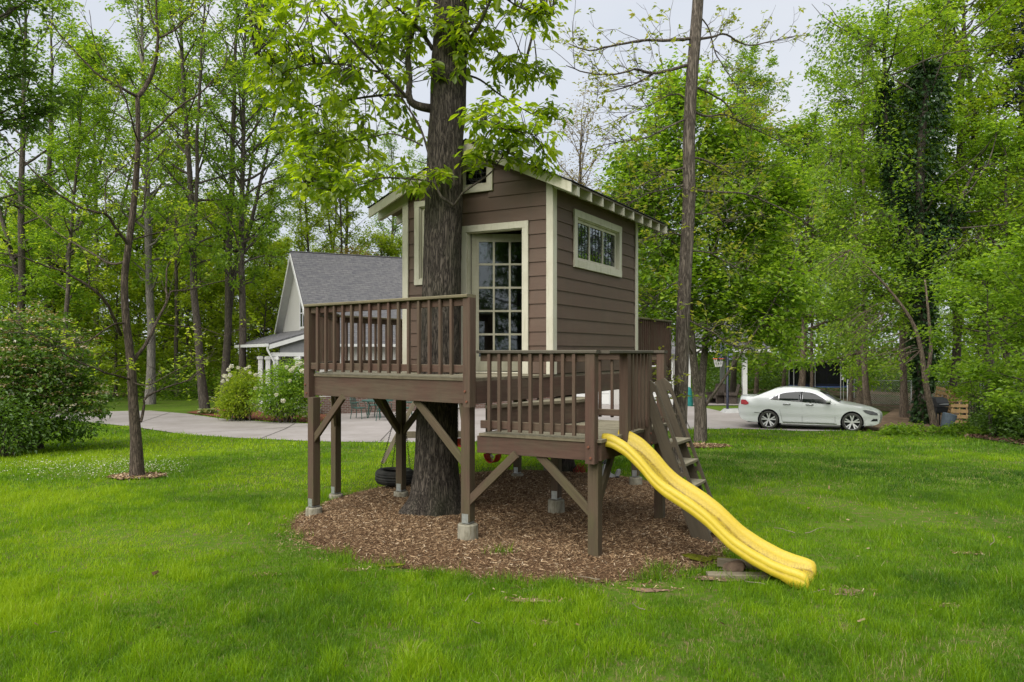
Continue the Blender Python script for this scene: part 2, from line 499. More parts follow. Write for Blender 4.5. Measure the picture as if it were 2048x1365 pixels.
# ------------------------------------------------------------------ the setting: ground, drive, beds
def lawn_mat():
    t = NT("lawn_soil_and_thatch")
    c = t.coord('Object')
    a = t.noise(c, 0.35, 4); b = t.noise(c, 9.0, 6, 0.7)
    col = t.ramp(a, [(0.35, (0.055, 0.105, 0.010)), (0.65, (0.09, 0.16, 0.012))])
    col = t.mix(t.ramp(b, [(0.5, (0, 0, 0)), (0.66, (0.9, 0.9, 0.9))]), col, (0.15, 0.115, 0.06))
    t.bsdf(col, 0.95, 0.05, t.bump(b, 0.8, 0.03))
    return t.m
M_lawn = lawn_mat()
def litter_mat():
    t = NT("woodland_leaf_litter")
    c = t.coord('Object')
    v = t.n("TexVoronoi", {'Vector': c, 'Scale': 9.0}).outputs['Color']
    b = t.noise(c, 0.5, 5)
    sp = t.n("SeparateColor", {0: v}).outputs[0]
    col = t.ramp(sp, [(0.0, (0.05, 0.03, 0.02)), (0.5, (0.12, 0.075, 0.05)), (1.0, (0.20, 0.14, 0.10))])
    col = t.mix(t.ramp(b, [(0.45, (0, 0, 0)), (0.65, (0.8, 0.8, 0.8))]), col, (0.045, 0.075, 0.018))
    t.bsdf(col, 0.95, 0.1, t.bump(sp, 0.8, 0.03))
    return t.m
M_litter = litter_mat()
def conc_mat():
    t = NT("driveway_concrete")
    c = t.coord('Object')
    a = t.noise(c, 0.6, 6, 0.65); b = t.noise(c, 40, 4)
    col = t.ramp(a, [(0.3, (0.235, 0.21, 0.19)), (0.7, (0.335, 0.305, 0.29))])
    st = t.noise(c, 2.2, 6, 0.7, 0.5)
    col = t.mix(t.ramp(st, [(0.55, (0, 0, 0)), (0.75, (0.5, 0.5, 0.5))]), col, (0.17, 0.15, 0.13))
    t.bsdf(col, 0.85, 0.2, t.bump(b, 0.2, 0.005))
    return t.m
M_drive = conc_mat()
def mulch_mat():
    t = NT("mulch_base")
    c = t.coord('Object')
    a = t.noise(c, 24, 6, 0.75, 0.6)
    col = t.ramp(a, [(0.3, (0.045, 0.027, 0.016)), (0.55, (0.13, 0.075, 0.040)), (0.8, (0.25, 0.16, 0.088))])
    t.bsdf(col, 0.95, 0.1, t.bump(a, 1.0, 0.03))
    return t.m
M_mulch = mulch_mat()
M_redmulch = plain("red_brown_bed_mulch", (0.15, 0.06, 0.035), 0.95, 0.1, 0.5, 14, 0.8)
M_dirt = plain("bare_dirt", (0.20, 0.135, 0.09), 0.95, 0.1, 0.35, 3, 0.5)

def ground_sheet():
    xs = np.unique(np.concatenate([np.linspace(-250, 250, 21), np.linspace(-40, 40, 81)]))
    ys = np.unique(np.concatenate([np.linspace(-30, 4, 8), np.linspace(4, 50, 47), np.linspace(50, 300, 15), [GB[0][0], GB[1][0]]]))
    gx, gy = np.meshgrid(xs, ys)
    v = np.column_stack([gx.ravel(), gy.ravel(), gz(gx.ravel(), gy.ravel())])
    nx = len(xs); i = np.arange(len(ys) - 1)[:, None] * nx; j = np.arange(nx - 1)[None, :]
    q = np.stack([i + j, i + j + 1, i + nx + j + 1, i + nx + j], -1).reshape(-1, 4)
    mb = MB(); mb.add(v, q)
    ob("ground", mb.mesh("ground", True), M_lawn, label="sloping lawn ground running back to the woods", kind="structure")
ground_sheet()

DRIVE = [G2(*p) for p in [(-260, 838), (0, 836), (145, 842), (263, 854), (371, 870), (480, 877), (640, 884), (800, 886), (950, 884), (1100, 878),
         (1250, 868), (1370, 860), (1480, 858), (1600, 863), (1720, 863), (1765, 850), (1800, 842)]] + \
        [(14.6, 31.5), (13, 35.0)] + [G2(*p) for p in [(1500, 822), (1440, 823), (1400, 814), (1330, 812)]] + [(7.2, 43.5), (-5.2, 37.5), (-8.0, 36.0)] + \
        [G2(*p) for p in [(660, 834), (645, 849), (540, 845), (440, 838), (370, 828), (300, 822), (145, 825), (0, 822), (-260, 822)]]
sheet("driveway", DRIVE, M_drive, 0.012, 0.9, label="pale concrete driveway curving behind the treehouse", kind="structure")
drv = bpy.data.objects["driveway"]
M_joint = plain("dark_joint", (0.10, 0.09, 0.08), 0.95, 0.1, 0.1, 10)  # dark tone of the control joint strips in the concrete
def gstrip(name, pts, w, mat, dz, parent):
    pts = [Vector(p) for p in pts]
    mb = MB(); vs = []; f = []
    for i, p in enumerate(pts):
        d = (pts[min(i + 1, len(pts) - 1)] - pts[max(i - 1, 0)]).normalized(); n = Vector((-d.y, d.x)) * w / 2
        for q in (p + n, p - n): vs.append((q.x, q.y, gzf(q.x, q.y) + dz))
        if i: f.append([2*i-2, 2*i-1, 2*i+1, 2*i])
    mb.add(vs, f)
    ob(name, mb.mesh(name), mat, parent)
def subdiv2(a, b, n=8): return [(a[0] + (b[0]-a[0])*i/n, a[1] + (b[1]-a[1])*i/n) for i in range(n + 1)]
for a, b in (((520, 879), (590, 848)), ((263, 852), (340, 826)), ((150, 841), (200, 825)), ((760, 884), (800, 834)), ((1040, 880), (1090, 828)), ((1380, 859), (1360, 815)), ((371, 868), (640, 851))):
    gstrip("control_joint", subdiv2(G2(*a), G2(*b)), 0.035, M_joint, 0.018, drv)
BED = [G2(*p) for p in [(372, 826.5), (440, 836), (540, 843.5), (640, 847), (660, 832), (560, 822), (450, 814)]]
sheet("flower_bed", BED, M_redmulch, 0.035, 0.7, label="red brown mulched flower bed in front of the house", kind="structure")
WOODS = [G2(*p) for p in [(1775, 858), (1850, 866), (1960, 878), (2048, 892), (2400, 930)]] + [(60, 14), (200, 30), (240, 290), (-240, 290), (-240, 47), (-24, 47), (-16, 50), (-4, 58), (8, 58), (15, 47), (17, 33)]
sheet("woodland_floor", WOODS, M_litter, 0.02, 5.0, label="leaf littered woodland floor behind and beside the lawn", kind="structure")
DIRT = [G2(*p) for p in [(1716, 864), (1780, 861), (1850, 858), (1930, 846), (1960, 830), (1880, 818), (1790, 820), (1760, 838)]]
sheet("dirt_patch", DIRT, M_dirt, 0.032, 0.8, label="bare dirt beyond the end of the driveway", kind="structure")

MULCH_PX = [(575, 1045), (592, 1075), (650, 1103), (740, 1128), (860, 1146), (980, 1160), (1090, 1170), (1230, 1166), (1360, 1152), (1460, 1118), (1478, 1085),
            (1440, 1040), (1400, 1000), (1335, 972), (1250, 955), (1130, 946), (1010, 943), (925, 950), (770, 973), (690, 993), (625, 1014)]
MULCH = smooth_poly([G2(*p) for p in MULCH_PX], 2)
MC = np.mean(np.array(MULCH), 0)
_mp = np.array(MULCH)
def mulch_z(x, y):
    """the mound of mulch: rises a little from its edge"""
    x = np.asarray(x, float); y = np.asarray(y, float)
    d = np.full(x.shape, 9e9)
    for i in range(len(_mp)):
        a = _mp[i]; b = _mp[(i + 1) % len(_mp)]; ab = b - a
        t = np.clip(((x - a[0]) * ab[0] + (y - a[1]) * ab[1]) / (ab @ ab), 0, 1)
        d = np.minimum(d, np.hypot(x - a[0] - t * ab[0], y - a[1] - t * ab[1]))
    h = np.where(inpoly(x, y, MULCH), np.clip(d / 0.8, 0, 1), 0)
    return gz(x, y) + 0.09 * h * (2 - h) + 0.02 * (vnoise(x * 2.2, y * 2.2, 3) - 0.5) * np.clip(d * 4, 0, 1)
sheet("mulch_bed", MULCH, M_mulch, 0.008, 0.16, mulch_z, label="brown shredded bark mulch bed under the treehouse", kind="structure")
def mz(x, y): return float(mulch_z(np.array([x]), np.array([y]))[0])

def chips(name, x, y, z, lmin, lmax, wr, mat, seed, tilt=0.5, **k):
    r = np.random.default_rng(seed); n = len(x)
    L = r.uniform(lmin, lmax, n) * r.choice([0.6, 1, 1.0, 1.6], n); W = L * r.uniform(wr[0], wr[1], n)
    th = r.uniform(0, 2*np.pi, n); el = r.normal(0, tilt, n)
    d = np.stack([np.cos(th)*np.cos(el), np.sin(th)*np.cos(el), np.sin(el)], 1)
    s = np.stack([-np.sin(th), np.cos(th), r.normal(0, .5, n)], 1); s /= np.linalg.norm(s, axis=1)[:, None]
    c = np.stack([x, y, z], 1)
    up = np.cross(d, s)
    A = c - d*L[:, None]/2 - s*W[:, None]/2; B = c + d*L[:, None]/2 - s*W[:, None]*.3; C = c + d*L[:, None]/2 + s*W[:, None]*.3; D = c - d*L[:, None]/2 + s*W[:, None]/2
    mid = up * (L * 0.12)[:, None]
    v = np.stack([A, B, C + mid, D], 1).reshape(-1, 3)
    f = np.arange(4*n).reshape(n, 4); tri = np.concatenate([f[:, [0, 1, 2]], f[:, [0, 2, 3]]])
    a = r.random(n); mb = MB(); mb.add(v, tri, np.concatenate([a, a]))
    return ob(name, mb.mesh(name, False, True), mat, kind="stuff", **k)
def attrmat(name, stops, rough=0.9):
    t = NT(name); v = t.n("Attribute", attribute_name="v").outputs['Fac']
    t.bsdf(t.ramp(v, stops), rough, 0.12); return t.m
M_chips = attrmat("bark_chips", [(0.0, (0.055, 0.032, 0.019)), (0.35, (0.185, 0.115, 0.062)), (0.7, (0.31, 0.205, 0.115)), (0.9, (0.45, 0.325, 0.19)), (1.0, (0.54, 0.44, 0.31))])
_n = 105000
_lo, _hi = _mp.min(0), _mp.max(0)
cx_ = rng.uniform(_lo[0] - .4, _hi[0] + .4, _n * 2); cy_ = rng.uniform(_lo[1] - .4, _hi[1] + .4, _n * 2)
m_ = inpoly(cx_ + rng.normal(0, .13, _n * 2)*(vnoise(cx_*1.6, cy_*1.6, 21)*2), cy_ + rng.normal(0, .13, _n * 2)*(vnoise(cx_*1.6, cy_*1.6, 21)*2), MULCH) & (rng.random(_n * 2) < np.clip(9.5 / cy_, 0, 1) ** 2)
cx_, cy_ = cx_[m_][:_n], cy_[m_][:_n]
chips("mulch_chips", cx_, cy_, mulch_z(cx_, cy_) + 0.014, 0.012, 0.040, (0.08, 0.24), M_chips, 5, 0.3, label="loose shredded bark chips covering the mulch bed")

# ------------------------------------------------------------------ treehouse
PHI = math.radians(28.79)
A_ = Vector((-math.cos(PHI), math.sin(PHI), 0)); U_ = Vector((math.sin(PHI), math.cos(PHI), 0)); Z_ = Vector((0, 0, 1))
O_ = Vector((0.499, 9.9, 0))
def HP(s, t, z=0.0): return O_ + A_ * s + U_ * t + Z_ * z
HW, HL, ZD, ZL = 2.265, 3.10, 1.87, 1.27          # cabin width and length, upper and lower deck levels
EAVE_R, EAVE_L, ROV, RREAR = 0.36, 0.48, 0.22, 0.48
ZRIDGE, PITCH = 4.93, 0.453
tree_house = empty("treehouse", HP(1.1, -0.3, 0.05), "brown cabin with cream trim on a raised timber deck around a tree", "treehouse")
TH = tree_house
def roof_z(s): return ZRIDGE - PITCH * abs(s - HW / 2)

# supporting posts with footings
def support(p, ztop, foot=True, fh=0.16, w=0.10, rot=None, fr=0.105):
    x, y = p; g = mz(x, y)
    z0 = g + (fh + 0.03 if foot else -0.05)
    R = A_ if rot is None else rot
    po = bar("support_post", (x, y, z0), (x, y, ztop), w, w, M_postwood, TH, up=tuple(R))
    if foot:
        mb = MB(); mb.lathe([(0.001, fh), (fr*.92, fh), (fr, fh - .012), (fr*1.04, 0), (fr*1.06, -.1)], 20)
        ob("concrete_footing", mb.mesh("concrete_footing", False), M_conc, po, Matrix.Translation((x, y, g)) @ Matrix.Rotation(random.uniform(-.05, .05), 4, 'X'))
        mb = MB(); c = Vector((x, y, g + fh + 0.045))
        Rm = frame(R, (0, 0, 1))
        for sgn in (-1, 1): mb.box(c + (Rm @ Vector((0, sgn * (w/2 + .003), 0.02))), (w*.7, .004, .10), Rm)
        mb.box(c + Vector((0, 0, -.03)), (w*.8, w, .012), Rm)
        mb.box(c + Vector((0, 0, -.045)), (.03, .03, .05), Rm)
        obl("post_bracket", mb, M_steel, po, c)
    return po
PA = Vector((-2.60, 10.26, 0)); PB = Vector((-0.42, 8.48, 0)); PK = Vector((-2.92, 13.1, 0))
FD = (PB - PA).normalized()                                        # run of the upper deck's front edge
FN = Vector((FD.y, -FD.x, 0))
if FN.y > 0: FN = -FN                                              # looks towards the viewer
PE = HP(-1.30, -1.57)
_pa = P(628, 1030, 10.12)
support((_pa.x, _pa.y), ZD - 0.30, True, 0.10, 0.115, FD)
_pb = P(672, 980, 11.75); support((_pb.x, _pb.y), ZD - .30, True, 0.07, 0.11, FD)
_pc = P(802, 1000, 11.35); support((_pc.x, _pc.y), ZD - .30, True, 0.08, 0.11)
_pd = Vector((-0.485, 8.62, 0)); support((_pd.x, _pd.y), ZD - .27, True, 0.17, 0.115, None, 0.112)
_pe = Vector((0.845, 7.98, 0)); support((_pe.x, _pe.y), ZL - .06, False, w=0.115)
_pf = HP(0.03, 0.2); support((_pf.x, _pf.y), ZD - .30, True, 0.17, 0.11)
_pg = HP(-1.26, 0.47); support((_pg.x, _pg.y), ZL - .02, False, w=0.11)
_ph = HP(0.0, HL); support((_ph.x, _ph.y), ZD - .30, True, 0.13, 0.11)
_pi = HP(HW - .1, HL); support((_pi.x, _pi.y), ZD - .30, True, 0.05, 0.11)
for s, t in ((0.5, 6.0), (2.5, 6.0), (4.45, 6.0), (4.45, 3.4)):
    q = HP(s, t); support((q.x, q.y), ZD - .3, True, 0.08, 0.11)

# decks: rim boards with the planks as their pieces
def deck(polys, z, rim_edges, rh, bdir, bw=0.138, gap=0.006, th=0.03, joists=()):
    mb = MB()
    for a, b in rim_edges:
        mb.beam(Vector((a.x, a.y, z - th - rh/2 - .002)), Vector((b.x, b.y, z - th - rh/2 - .002)), 0.042, rh)
    for a, b, h in joists:
        mb.beam(Vector((a.x, a.y, z - th - h/2 - .004)), Vector((b.x, b.y, z - th - h/2 - .004)), 0.04, h)
    c = (rim_edges[0][0] + rim_edges[0][1]) / 2
    # one timber per rim so grain follows it: the deck's own mesh holds the joists, the rims are pieces
    dk = None
    if joists:
        m2 = MB()
        for a, b, h in joists:
            m2.beam(Vector((a.x, a.y, z - th - h/2 - .004)), Vector((b.x, b.y, z - th - h/2 - .004)), 0.04, h)
        dk = obl("deck", m2, M_deckwood, TH, (c.x, c.y, z))
    for a, b in rim_edges:
        bar("rim_joist", (a.x, a.y, z - th - rh/2 - .002), (b.x, b.y, z - th - rh/2 - .002), 0.042, rh, M_deckwood, dk)
    d = Vector(bdir).normalized(); n = Vector((-d.y, d.x, 0))
    for poly in polys:
        p2 = [(p.x, p.y) for p in poly]
        q = [p[0]*n.x + p[1]*n.y for p in p2]
        k0, k1 = math.floor(min(q)/(bw+gap)), math.ceil(max(q)/(bw+gap))
        for k in range(k0, k1):
            lo = k*(bw+gap); hi = lo + bw
            c1 = clip(clip(p2, n.x, n.y, -lo), -n.x, -n.y, hi)
            if len(c1) < 3: continue
            ar = abs(sum(c1[i][0]*c1[(i+1)%len(c1)][1]-c1[(i+1)%len(c1)][0]*c1[i][1] for i in range(len(c1))))/2
            if ar < 0.004: continue
            dz = random.uniform(-.002, .002)
            prism("deck_board", [(x, y, z - th + dz) for x, y in c1], (0, 0, th), M_boards, dk, xdir=d)
    return dk
LC, LR = HP(HW, 0), HP(HW, HL)
C0 = HP(0, 0); K2 = HP(4.53, 6.1); R2 = HP(0.4, 6.1); R1 = HP(0.4, HL)
ov = 0.035
front_poly = [PA + FN*ov - FD*ov, PB + FN*ov + FD*0.0, HP(-0.03, -0.015), HP(HW, -0.015)]
left_poly = [PA - FD*ov, LC, LR, K2, PK]
rear_poly = [LR, R1, R2, K2]
cab_poly = [HP(0.0, 0.0), HP(HW, 0.0), HP(HW, HL), HP(0.0, HL)]
jst = [(PA.lerp(PB, k/6) - FN*0.05, PA.lerp(PB, k/6) - FN*(1.15 + .22*k), .19) for k in range(1, 6)]
jst += [(HP(s, .02), HP(s, HL - .02), .19) for s in (.35, .75, 1.15, 1.55, 1.95)]
jst += [(HP(s, HL + .03), HP(s, 6.05), .19) for s in (.9, 1.5, 2.1, 2.9, 3.6, 4.2)]
jst += [(PK.lerp(K2, k/8), PK.lerp(K2, k/8) - A_*2.0, .19) for k in range(1, 5)]
deck([front_poly], ZD, [(PA, PB), (PB + U_*.03, HP(0.015, -0.03)), (HP(-.02, 0), HP(-.02, HL)), (PA, PK), (PK, K2), (K2, R2), (R2, R1), (HP(0, HL), HP(HW, HL)), (HP(HW, 0.03), HP(HW, HL)), (HP(.04, .03), HP(HW, .03))], 0.25, FD, joists=jst)
deck([left_poly, rear_poly, cab_poly], ZD - 0.004, [(HP(.5, 1.5), HP(2.2, 1.5))], 0.18, U_, joists=[(HP(.03, 1.0), HP(HW - .03, 1.0), .14)])
LF, LB = -1.57, 0.60
low_poly = [HP(-1.30, LF - ov), HP(.12, LF - ov), HP(.06, -0.05), HP(-.03, -0.04), HP(-.03, LB), HP(-1.30 - ov, LB), HP(-1.30 - ov, LF - ov)]
lowA = [HP(-1.30 - ov, LF - ov), HP(.10, LF - ov), HP(.04, -.05), HP(-1.30 - ov, -.05)]
lowB = [HP(-1.30 - ov, -.05), HP(-.05, -.05), HP(-.05, LB), HP(-1.30 - ov, LB)]
jl = [(HP(s, LF + .03), HP(s, -.1), .14) for s in (-.95, -.6, -.25)] + [(HP(s, -.1), HP(s, LB - .03), .14) for s in (-.95, -.6, -.25)]
deck([lowA, lowB], ZL, [(HP(-1.28, LF), HP(.13, LF)), (HP(-1.30, LF), HP(-1.30, LB)), (HP(-1.28, LB), HP(-.05, LB))], 0.185, A_, joists=jl)
# steps between the decks
stp = [HP(.075, -1.45), HP(.05, -1.30), HP(-.36, .03), HP(-.36, .55), HP(-.03, .55), HP(-.03, -.03)]
st_o = prism("step", [(p.x, p.y, ZL + .012) for p in stp], (0, 0, .245), M_deckwood, TH)
stq = [HP(.085, -1.50), HP(.04, -1.36), HP(-.39, .0), HP(-.39, .57), HP(-.03, .57), HP(-.03, -.03)]
prism("step_tread", [(p.x, p.y, ZL + .26) for p in stq], (0, 0, .035), M_boards, st_o)

# railings
def railing(a, b, zd, n, cap_over=(0.03, 0.03), posts=(True, True), h=0.90, drop=0.30, side=None, cap=M_cap, pw=0.09, ends=(0, 0), capw=0.14):
    a = Vector((a.x, a.y, 0)); b = Vector((b.x, b.y, 0)); d = (b - a).normalized()
    out = Vector(side) if side is not None else Vector((d.y, -d.x, 0))
    mb = MB(); c = (a + b) / 2
    def zz(p, z): return Vector((p.x, p.y, z))
    ra = bar("railing", zz(a, zd + h - .075), zz(b, zd + h - .075), .036, .085, M_deckwood, TH)
    bar("bottom_rail", zz(a, zd + .10), zz(b, zd + .10), .036, .085, M_deckwood, ra)
    bar("cap_board", zz(a - d*cap_over[0], zd + h - .015), zz(b + d*cap_over[1], zd + h - .015), capw, .034, cap, ra, ch=.006)
    L = (b - a).length
    for i in range(n):
        k = ends[0] + (L - ends[0] - ends[1]) * (i + 1) / (n + 1)
        p = a + d*k + out*.038
        bar("baluster", zz(p, zd + .035), zz(p, zd + h - .035), .036, .036, M_deckwood, ra, up=tuple(d), ch=.003)
    for e, p, sg in ((posts[0], a, 1), (posts[1], b, -1)):
        if e:
            po = bar("railing_post", zz(p, zd - drop), zz(p, zd + h - .034), pw, pw, M_deckwood, ra, up=tuple(d), ch=.006)
            for hh in (0.06, 0.17) if drop > .2 else ():
                q = p + out*(pw/2 + .006) + d*.012*(1 if hh < .1 else -1)
                mbb = MB(); mbb.lathe([(.001, .008), (.013, .008), (.015, 0)], 8)
                ob("bolt", mbb.mesh("bolt"), M_rustbolt, po, mat4(frame(Vector((0, 0, 1)), out), zz(q, zd - drop + hh)))
    return ra
oF = FN
railing(PA + FN*.062, PB + FN*.062, ZD, 15, posts=(True, True), side=FN, drop=.31, pw=.105, ends=(.06, .06), capw=.15)
railing(PK - (PK-PA).normalized()*.05, PA + (PK-PA).normalized()*.14, ZD, 14, posts=(True, False))
railing(K2, PK + U_*.12, ZD, 30, posts=(True, False), side=A_)
bar("railing_post", PK.lerp(K2, .37) + Vector((0, 0, ZD - .1)), PK.lerp(K2, .37) + Vector((0, 0, ZD + .85)), .09, .09, M_deckwood, TH)
railing(R2, R1 + U_*.3, ZD, 22, posts=(True, True), side=-A_)
railing(K2 - A_*.1, R2 + A_*.1, ZD, 24, posts=(False, False), side=U_)
# lower deck
oL = -U_
lo_a, lo_b = HP(.06, LF), HP(-1.235, LF)
railing(lo_a - U_*.05, lo_b - U_*.05, ZL, 9, posts=(False, True), side=oL, drop=.24, pw=.105, ends=(.0, .05), cap_over=(.02, .08), cap=M_cap_grey)
sp = HP(-1.30, -.965); sq = HP(-1.30, -.27)
railing(sp - A_*.045, sq - A_*.045, ZL, 5, posts=(True, True), side=-A_, drop=.22, pw=.10, cap_over=(.62, .05), cap=M_cap_grey)
railing(HP(-1.24, LB), HP(-.06, LB), ZL, 6, posts=(True, False), side=U_, drop=.22, pw=.10, cap_over=(.06, 0), cap=M_cap_grey)

# knee braces
def brace(p, d, z0, run, rise, w=.088, t=.04, off=None):
    a = Vector((p.x, p.y, z0)); b = a + Vector(d).normalized()*run + Vector((0, 0, rise))
    if off is not None: a = a + off; b = b + off
    return bar("knee_brace", a, b, t, w, M_postwood, TH)
zb = ZD - .29
brace(_pa, FD, zb - .58, .62, .60, off=FN*.02)
brace(_pb, PK - PA, zb - .55, .5, .56)
brace(_pb, PA - PK, zb - .55, .5, .56)
brace(_pc, A_, zb - .62, .55, .62)
brace(_pc, -A_, zb - .62, .55, .62)
brace(_pc, -U_, zb - .62, .5, .62)
brace(_pd, -FD, zb - .68, .80, .70, off=FN*.02)
brace(_pd, -A_, ZL - .78, .62, .58, off=-U_*.03)
brace(_pe, A_, ZL - .78, .62, .58, off=-U_*.03)
brace(_pe, U_, ZL - .78, .50, .60)
brace(_pf, -U_, zb - .6, .5, .6)
brace(_pf, A_, zb - .6, .55, .6)
brace(_ph, -U_, zb - .6, .5, .6)

# ---- cabin walls: sheathing with openings, lap siding planks, trim
REV = 0.178
def wall(fs, n, width, ztop_fn, openings, lo=0.0, slope=False):
    """fs(s) -> point on the wall's outer face at z=0, n outward; openings (s0, s1, z0, z1)"""
    out = []
    def pt(s, z): q = fs(s); return Vector((q.x, q.y, z))
    if slope: outline = [pt(0, ZD), pt(width, ZD), pt(width, ztop_fn(width)), pt(width/2, ztop_fn(width/2)), pt(0, ztop_fn(0))]
    else: outline = [pt(0, ZD), pt(width, ZD), pt(width, ztop_fn(width)), pt(0, ztop_fn(0))]
    holes = []
    base = list(outline)
    for (s0, s1, z0, z1) in openings:
        if z0 <= ZD + .001: continue
        holes.append([pt(s0, z0), pt(s1, z0), pt(s1, z1), pt(s0, z1)])
    door = [o for o in openings if o[2] <= ZD + .001]
    if door:
        s0, s1, z0, z1 = door[0]
        outline = [outline[0], pt(s0, ZD), pt(s0, z1), pt(s1, z1), pt(s1, ZD)] + outline[1:]
    w = prism("wall", [p - n*.03 for p in outline], n*.018, M_siding, TH, xdir=fs(1)-fs(0), holes=[[p - n*.03 for p in h] for h in holes])
    z = ZD + .01
    d = (fs(1) - fs(0)).normalized()
    while z < max(ztop_fn(0), ztop_fn(width/2)):
        z1 = z + REV + .018
        zc = z + REV/2
        # free spans in s at this course
        cuts = [(0, width)]
        ys = sorted({z, z + REV})
        for (s0, s1, q0, q1) in openings:
            if q1 - z > .02 and z + REV - q0 > .02:
                cuts = [c for a, b in cuts for c in ((a, min(b, s0)), (max(a, s1), b)) if c[1] - c[0] > .02]
        for a, b in cuts:
            def lim(zz, s):          # the roof cuts the gable courses
                if not slope: return s
                half = (ZRIDGE - .06 - zz) / PITCH
                return min(max(s, width/2 - half), width/2 + half)
            zt = min(z1, ztop_fn(width/2) if slope else ztop_fn(0))
            if zt - z < .02: continue
            a0, b0, a1, b1 = lim(z, a), lim(z, b), lim(zt, a), lim(zt, b)
            if b0 - a0 < .03: continue
            vs = []
            for (s_, z_, yo) in ((a0, z, .020), (b0, z, .020), (b1, zt, .004), (a1, zt, .004), (a0, z, .004), (b0, z, .004), (b1, zt, -.010), (a1, zt, -.010)):
                vs.append(pt(s_, z_) + n*(yo - .004))
            R = frame(d, (0, 0, 1)); c = sum(vs, Vector())/8
            loc = [tuple(R.transposed() @ (v - c)) for v in vs]
            mb = MB(); mb.add(loc, [[0,1,2,3],[7,6,5,4],[0,4,5,1],[1,5,6,2],[2,6,7,3],[3,7,4,0]])
            ob("siding_plank", mb.mesh("siding_plank"), M_siding, w, mat4(R, c))
        z += REV
    return w
def trim(name, p0, p1, w, n, parent, t=.024, mat=None):
    """a trim board on a wall: p0-p1 its centre line, n the wall's outward normal"""
    return bar(name, Vector(p0) + n*(t/2 + .014), Vector(p1) + n*(t/2 + .014), w, t, mat or M_trim, parent, up=tuple(n), ch=.003)
fF = lambda s: HP(s, 0); nF = -U_
fS = lambda t: HP(0, t); nS = -A_
fL = lambda t: HP(HW, t); nL = A_
fR = lambda s: HP(s, HL); nR = U_
DO = (0.405, 1.243, ZD, 3.75)
W1 = (1.53, 2.02, 3.16, 4.16); W2 = (0.92, 1.345, 4.35, 4.66); W3 = (0.735, 2.285, 3.39, 3.965)
zg = lambda s: roof_z(s) - .075
wF = wall(fF, nF, HW, zg, [DO, W1, W2], slope=True)
wS = wall(fS, nS, HL, lambda t: 4.345, [W3])
W4 = (1.62, 2.30, 3.05, 4.05)
wL = wall(fL, nL, HL, lambda t: 4.345, [W4])
wR = wall(fR, nR, HW, zg, [(.7, 1.5, 3.3, 4.0)], slope=True)
def V(s, z, f): q = f(s); return Vector((q.x, q.y, z))
# corner boards
ct = .095
for f, n, w, s0 in ((fF, nF, wF, ct/2 - .038), (fF, nF, wF, HW - ct/2 + .038), (fS, nS, wS, ct/2 - .0135), (fS, nS, wS, HL - ct/2 + .012), (fL, nL, wL, ct/2 - .0135), (fL, nL, wL, HL - ct/2), (fR, nR, wR, ct/2), (fR, nR, wR, HW - ct/2)):
    trim("corner_trim", V(s0, ZD + .003, f), V(s0, 4.335, f), ct, n, w)
def casing(op, f, n, w, tw=.085, sill=True):
    s0, s1, z0, z1 = op
    h = tw/2
    if sill: trim("window_trim", V(s0 - tw, z0 - h, f), V(s1 + tw, z0 - h, f), tw, n, w, .026)
    trim("window_trim", V(s0 - tw, z1 + h, f), V(s1 + tw, z1 + h, f), tw, n, w, .026)
    zl = z0 if sill else ZD + .004
    trim("window_trim", V(s0 - h, zl, f), V(s0 - h, z1, f), tw, n, w, .024)
    trim("window_trim", V(s1 + h, zl, f), V(s1 + h, z1, f), tw, n, w, .024)
    # reveal lining
    for a, b in ((V(s0 + .006, zl, f), V(s0 + .006, z1, f)), (V(s1 - .006, zl, f), V(s1 - .006, z1, f))):
        bar("jamb", a - n*.028, b - n*.028, .012, .09, M_trim, w, up=tuple(n), ch=.002)
    bar("jamb", V(s0, z1 - .006, f) - n*.028, V(s1, z1 - .006, f) - n*.028, .012, .09, M_trim, w, up=tuple(n), ch=.002)
    if sill: bar("jamb", V(s0, z0 + .006, f) - n*.028, V(s1, z0 + .006, f) - n*.028, .012, .09, M_trim, w, up=tuple(n), ch=.002)
def pane(name, quad, n, mat, parent):
    return prism(name, quad, -Vector(n)*.004, mat, parent)
def leaded(quad, parent, n, rows=4, cols=4, oval=True):
    a, b, c, d = quad   # bottom-left, bottom-right, top-right, top-left
    mb = MB()
    def q(u, v): return a.lerp(b, u).lerp(d.lerp(c, u), v) + n*.004
    for i in range(1, cols): mb.tube([q(i/cols, 0), q(i/cols, 1)], .004, 4)
    for i in range(1, rows): mb.tube([q(0, i/rows), q(1, i/rows)], .004, 4)
    if oval:
        for rr in (.26, .36): mb.tube([q(.5 + rr*math.cos(k*math.pi/10), .5 + rr*1.2*math.sin(k*math.pi/10)) for k in range(21)], .005, 4, False)
        mb.tube([q(.5, .15), q(.66, .5), q(.5, .85), q(.34, .5), q(.5, .15)], .004, 4)
    else:
        mb.tube([q(0, .15), q(.5, .45), q(1, .15)], .004, 4); mb.tube([q(0, .6), q(.5, .95), q(1, .6)], .004, 4)
    c0 = (a + c)/2
    obl("lead_came", mb, M_lead, parent, c0)
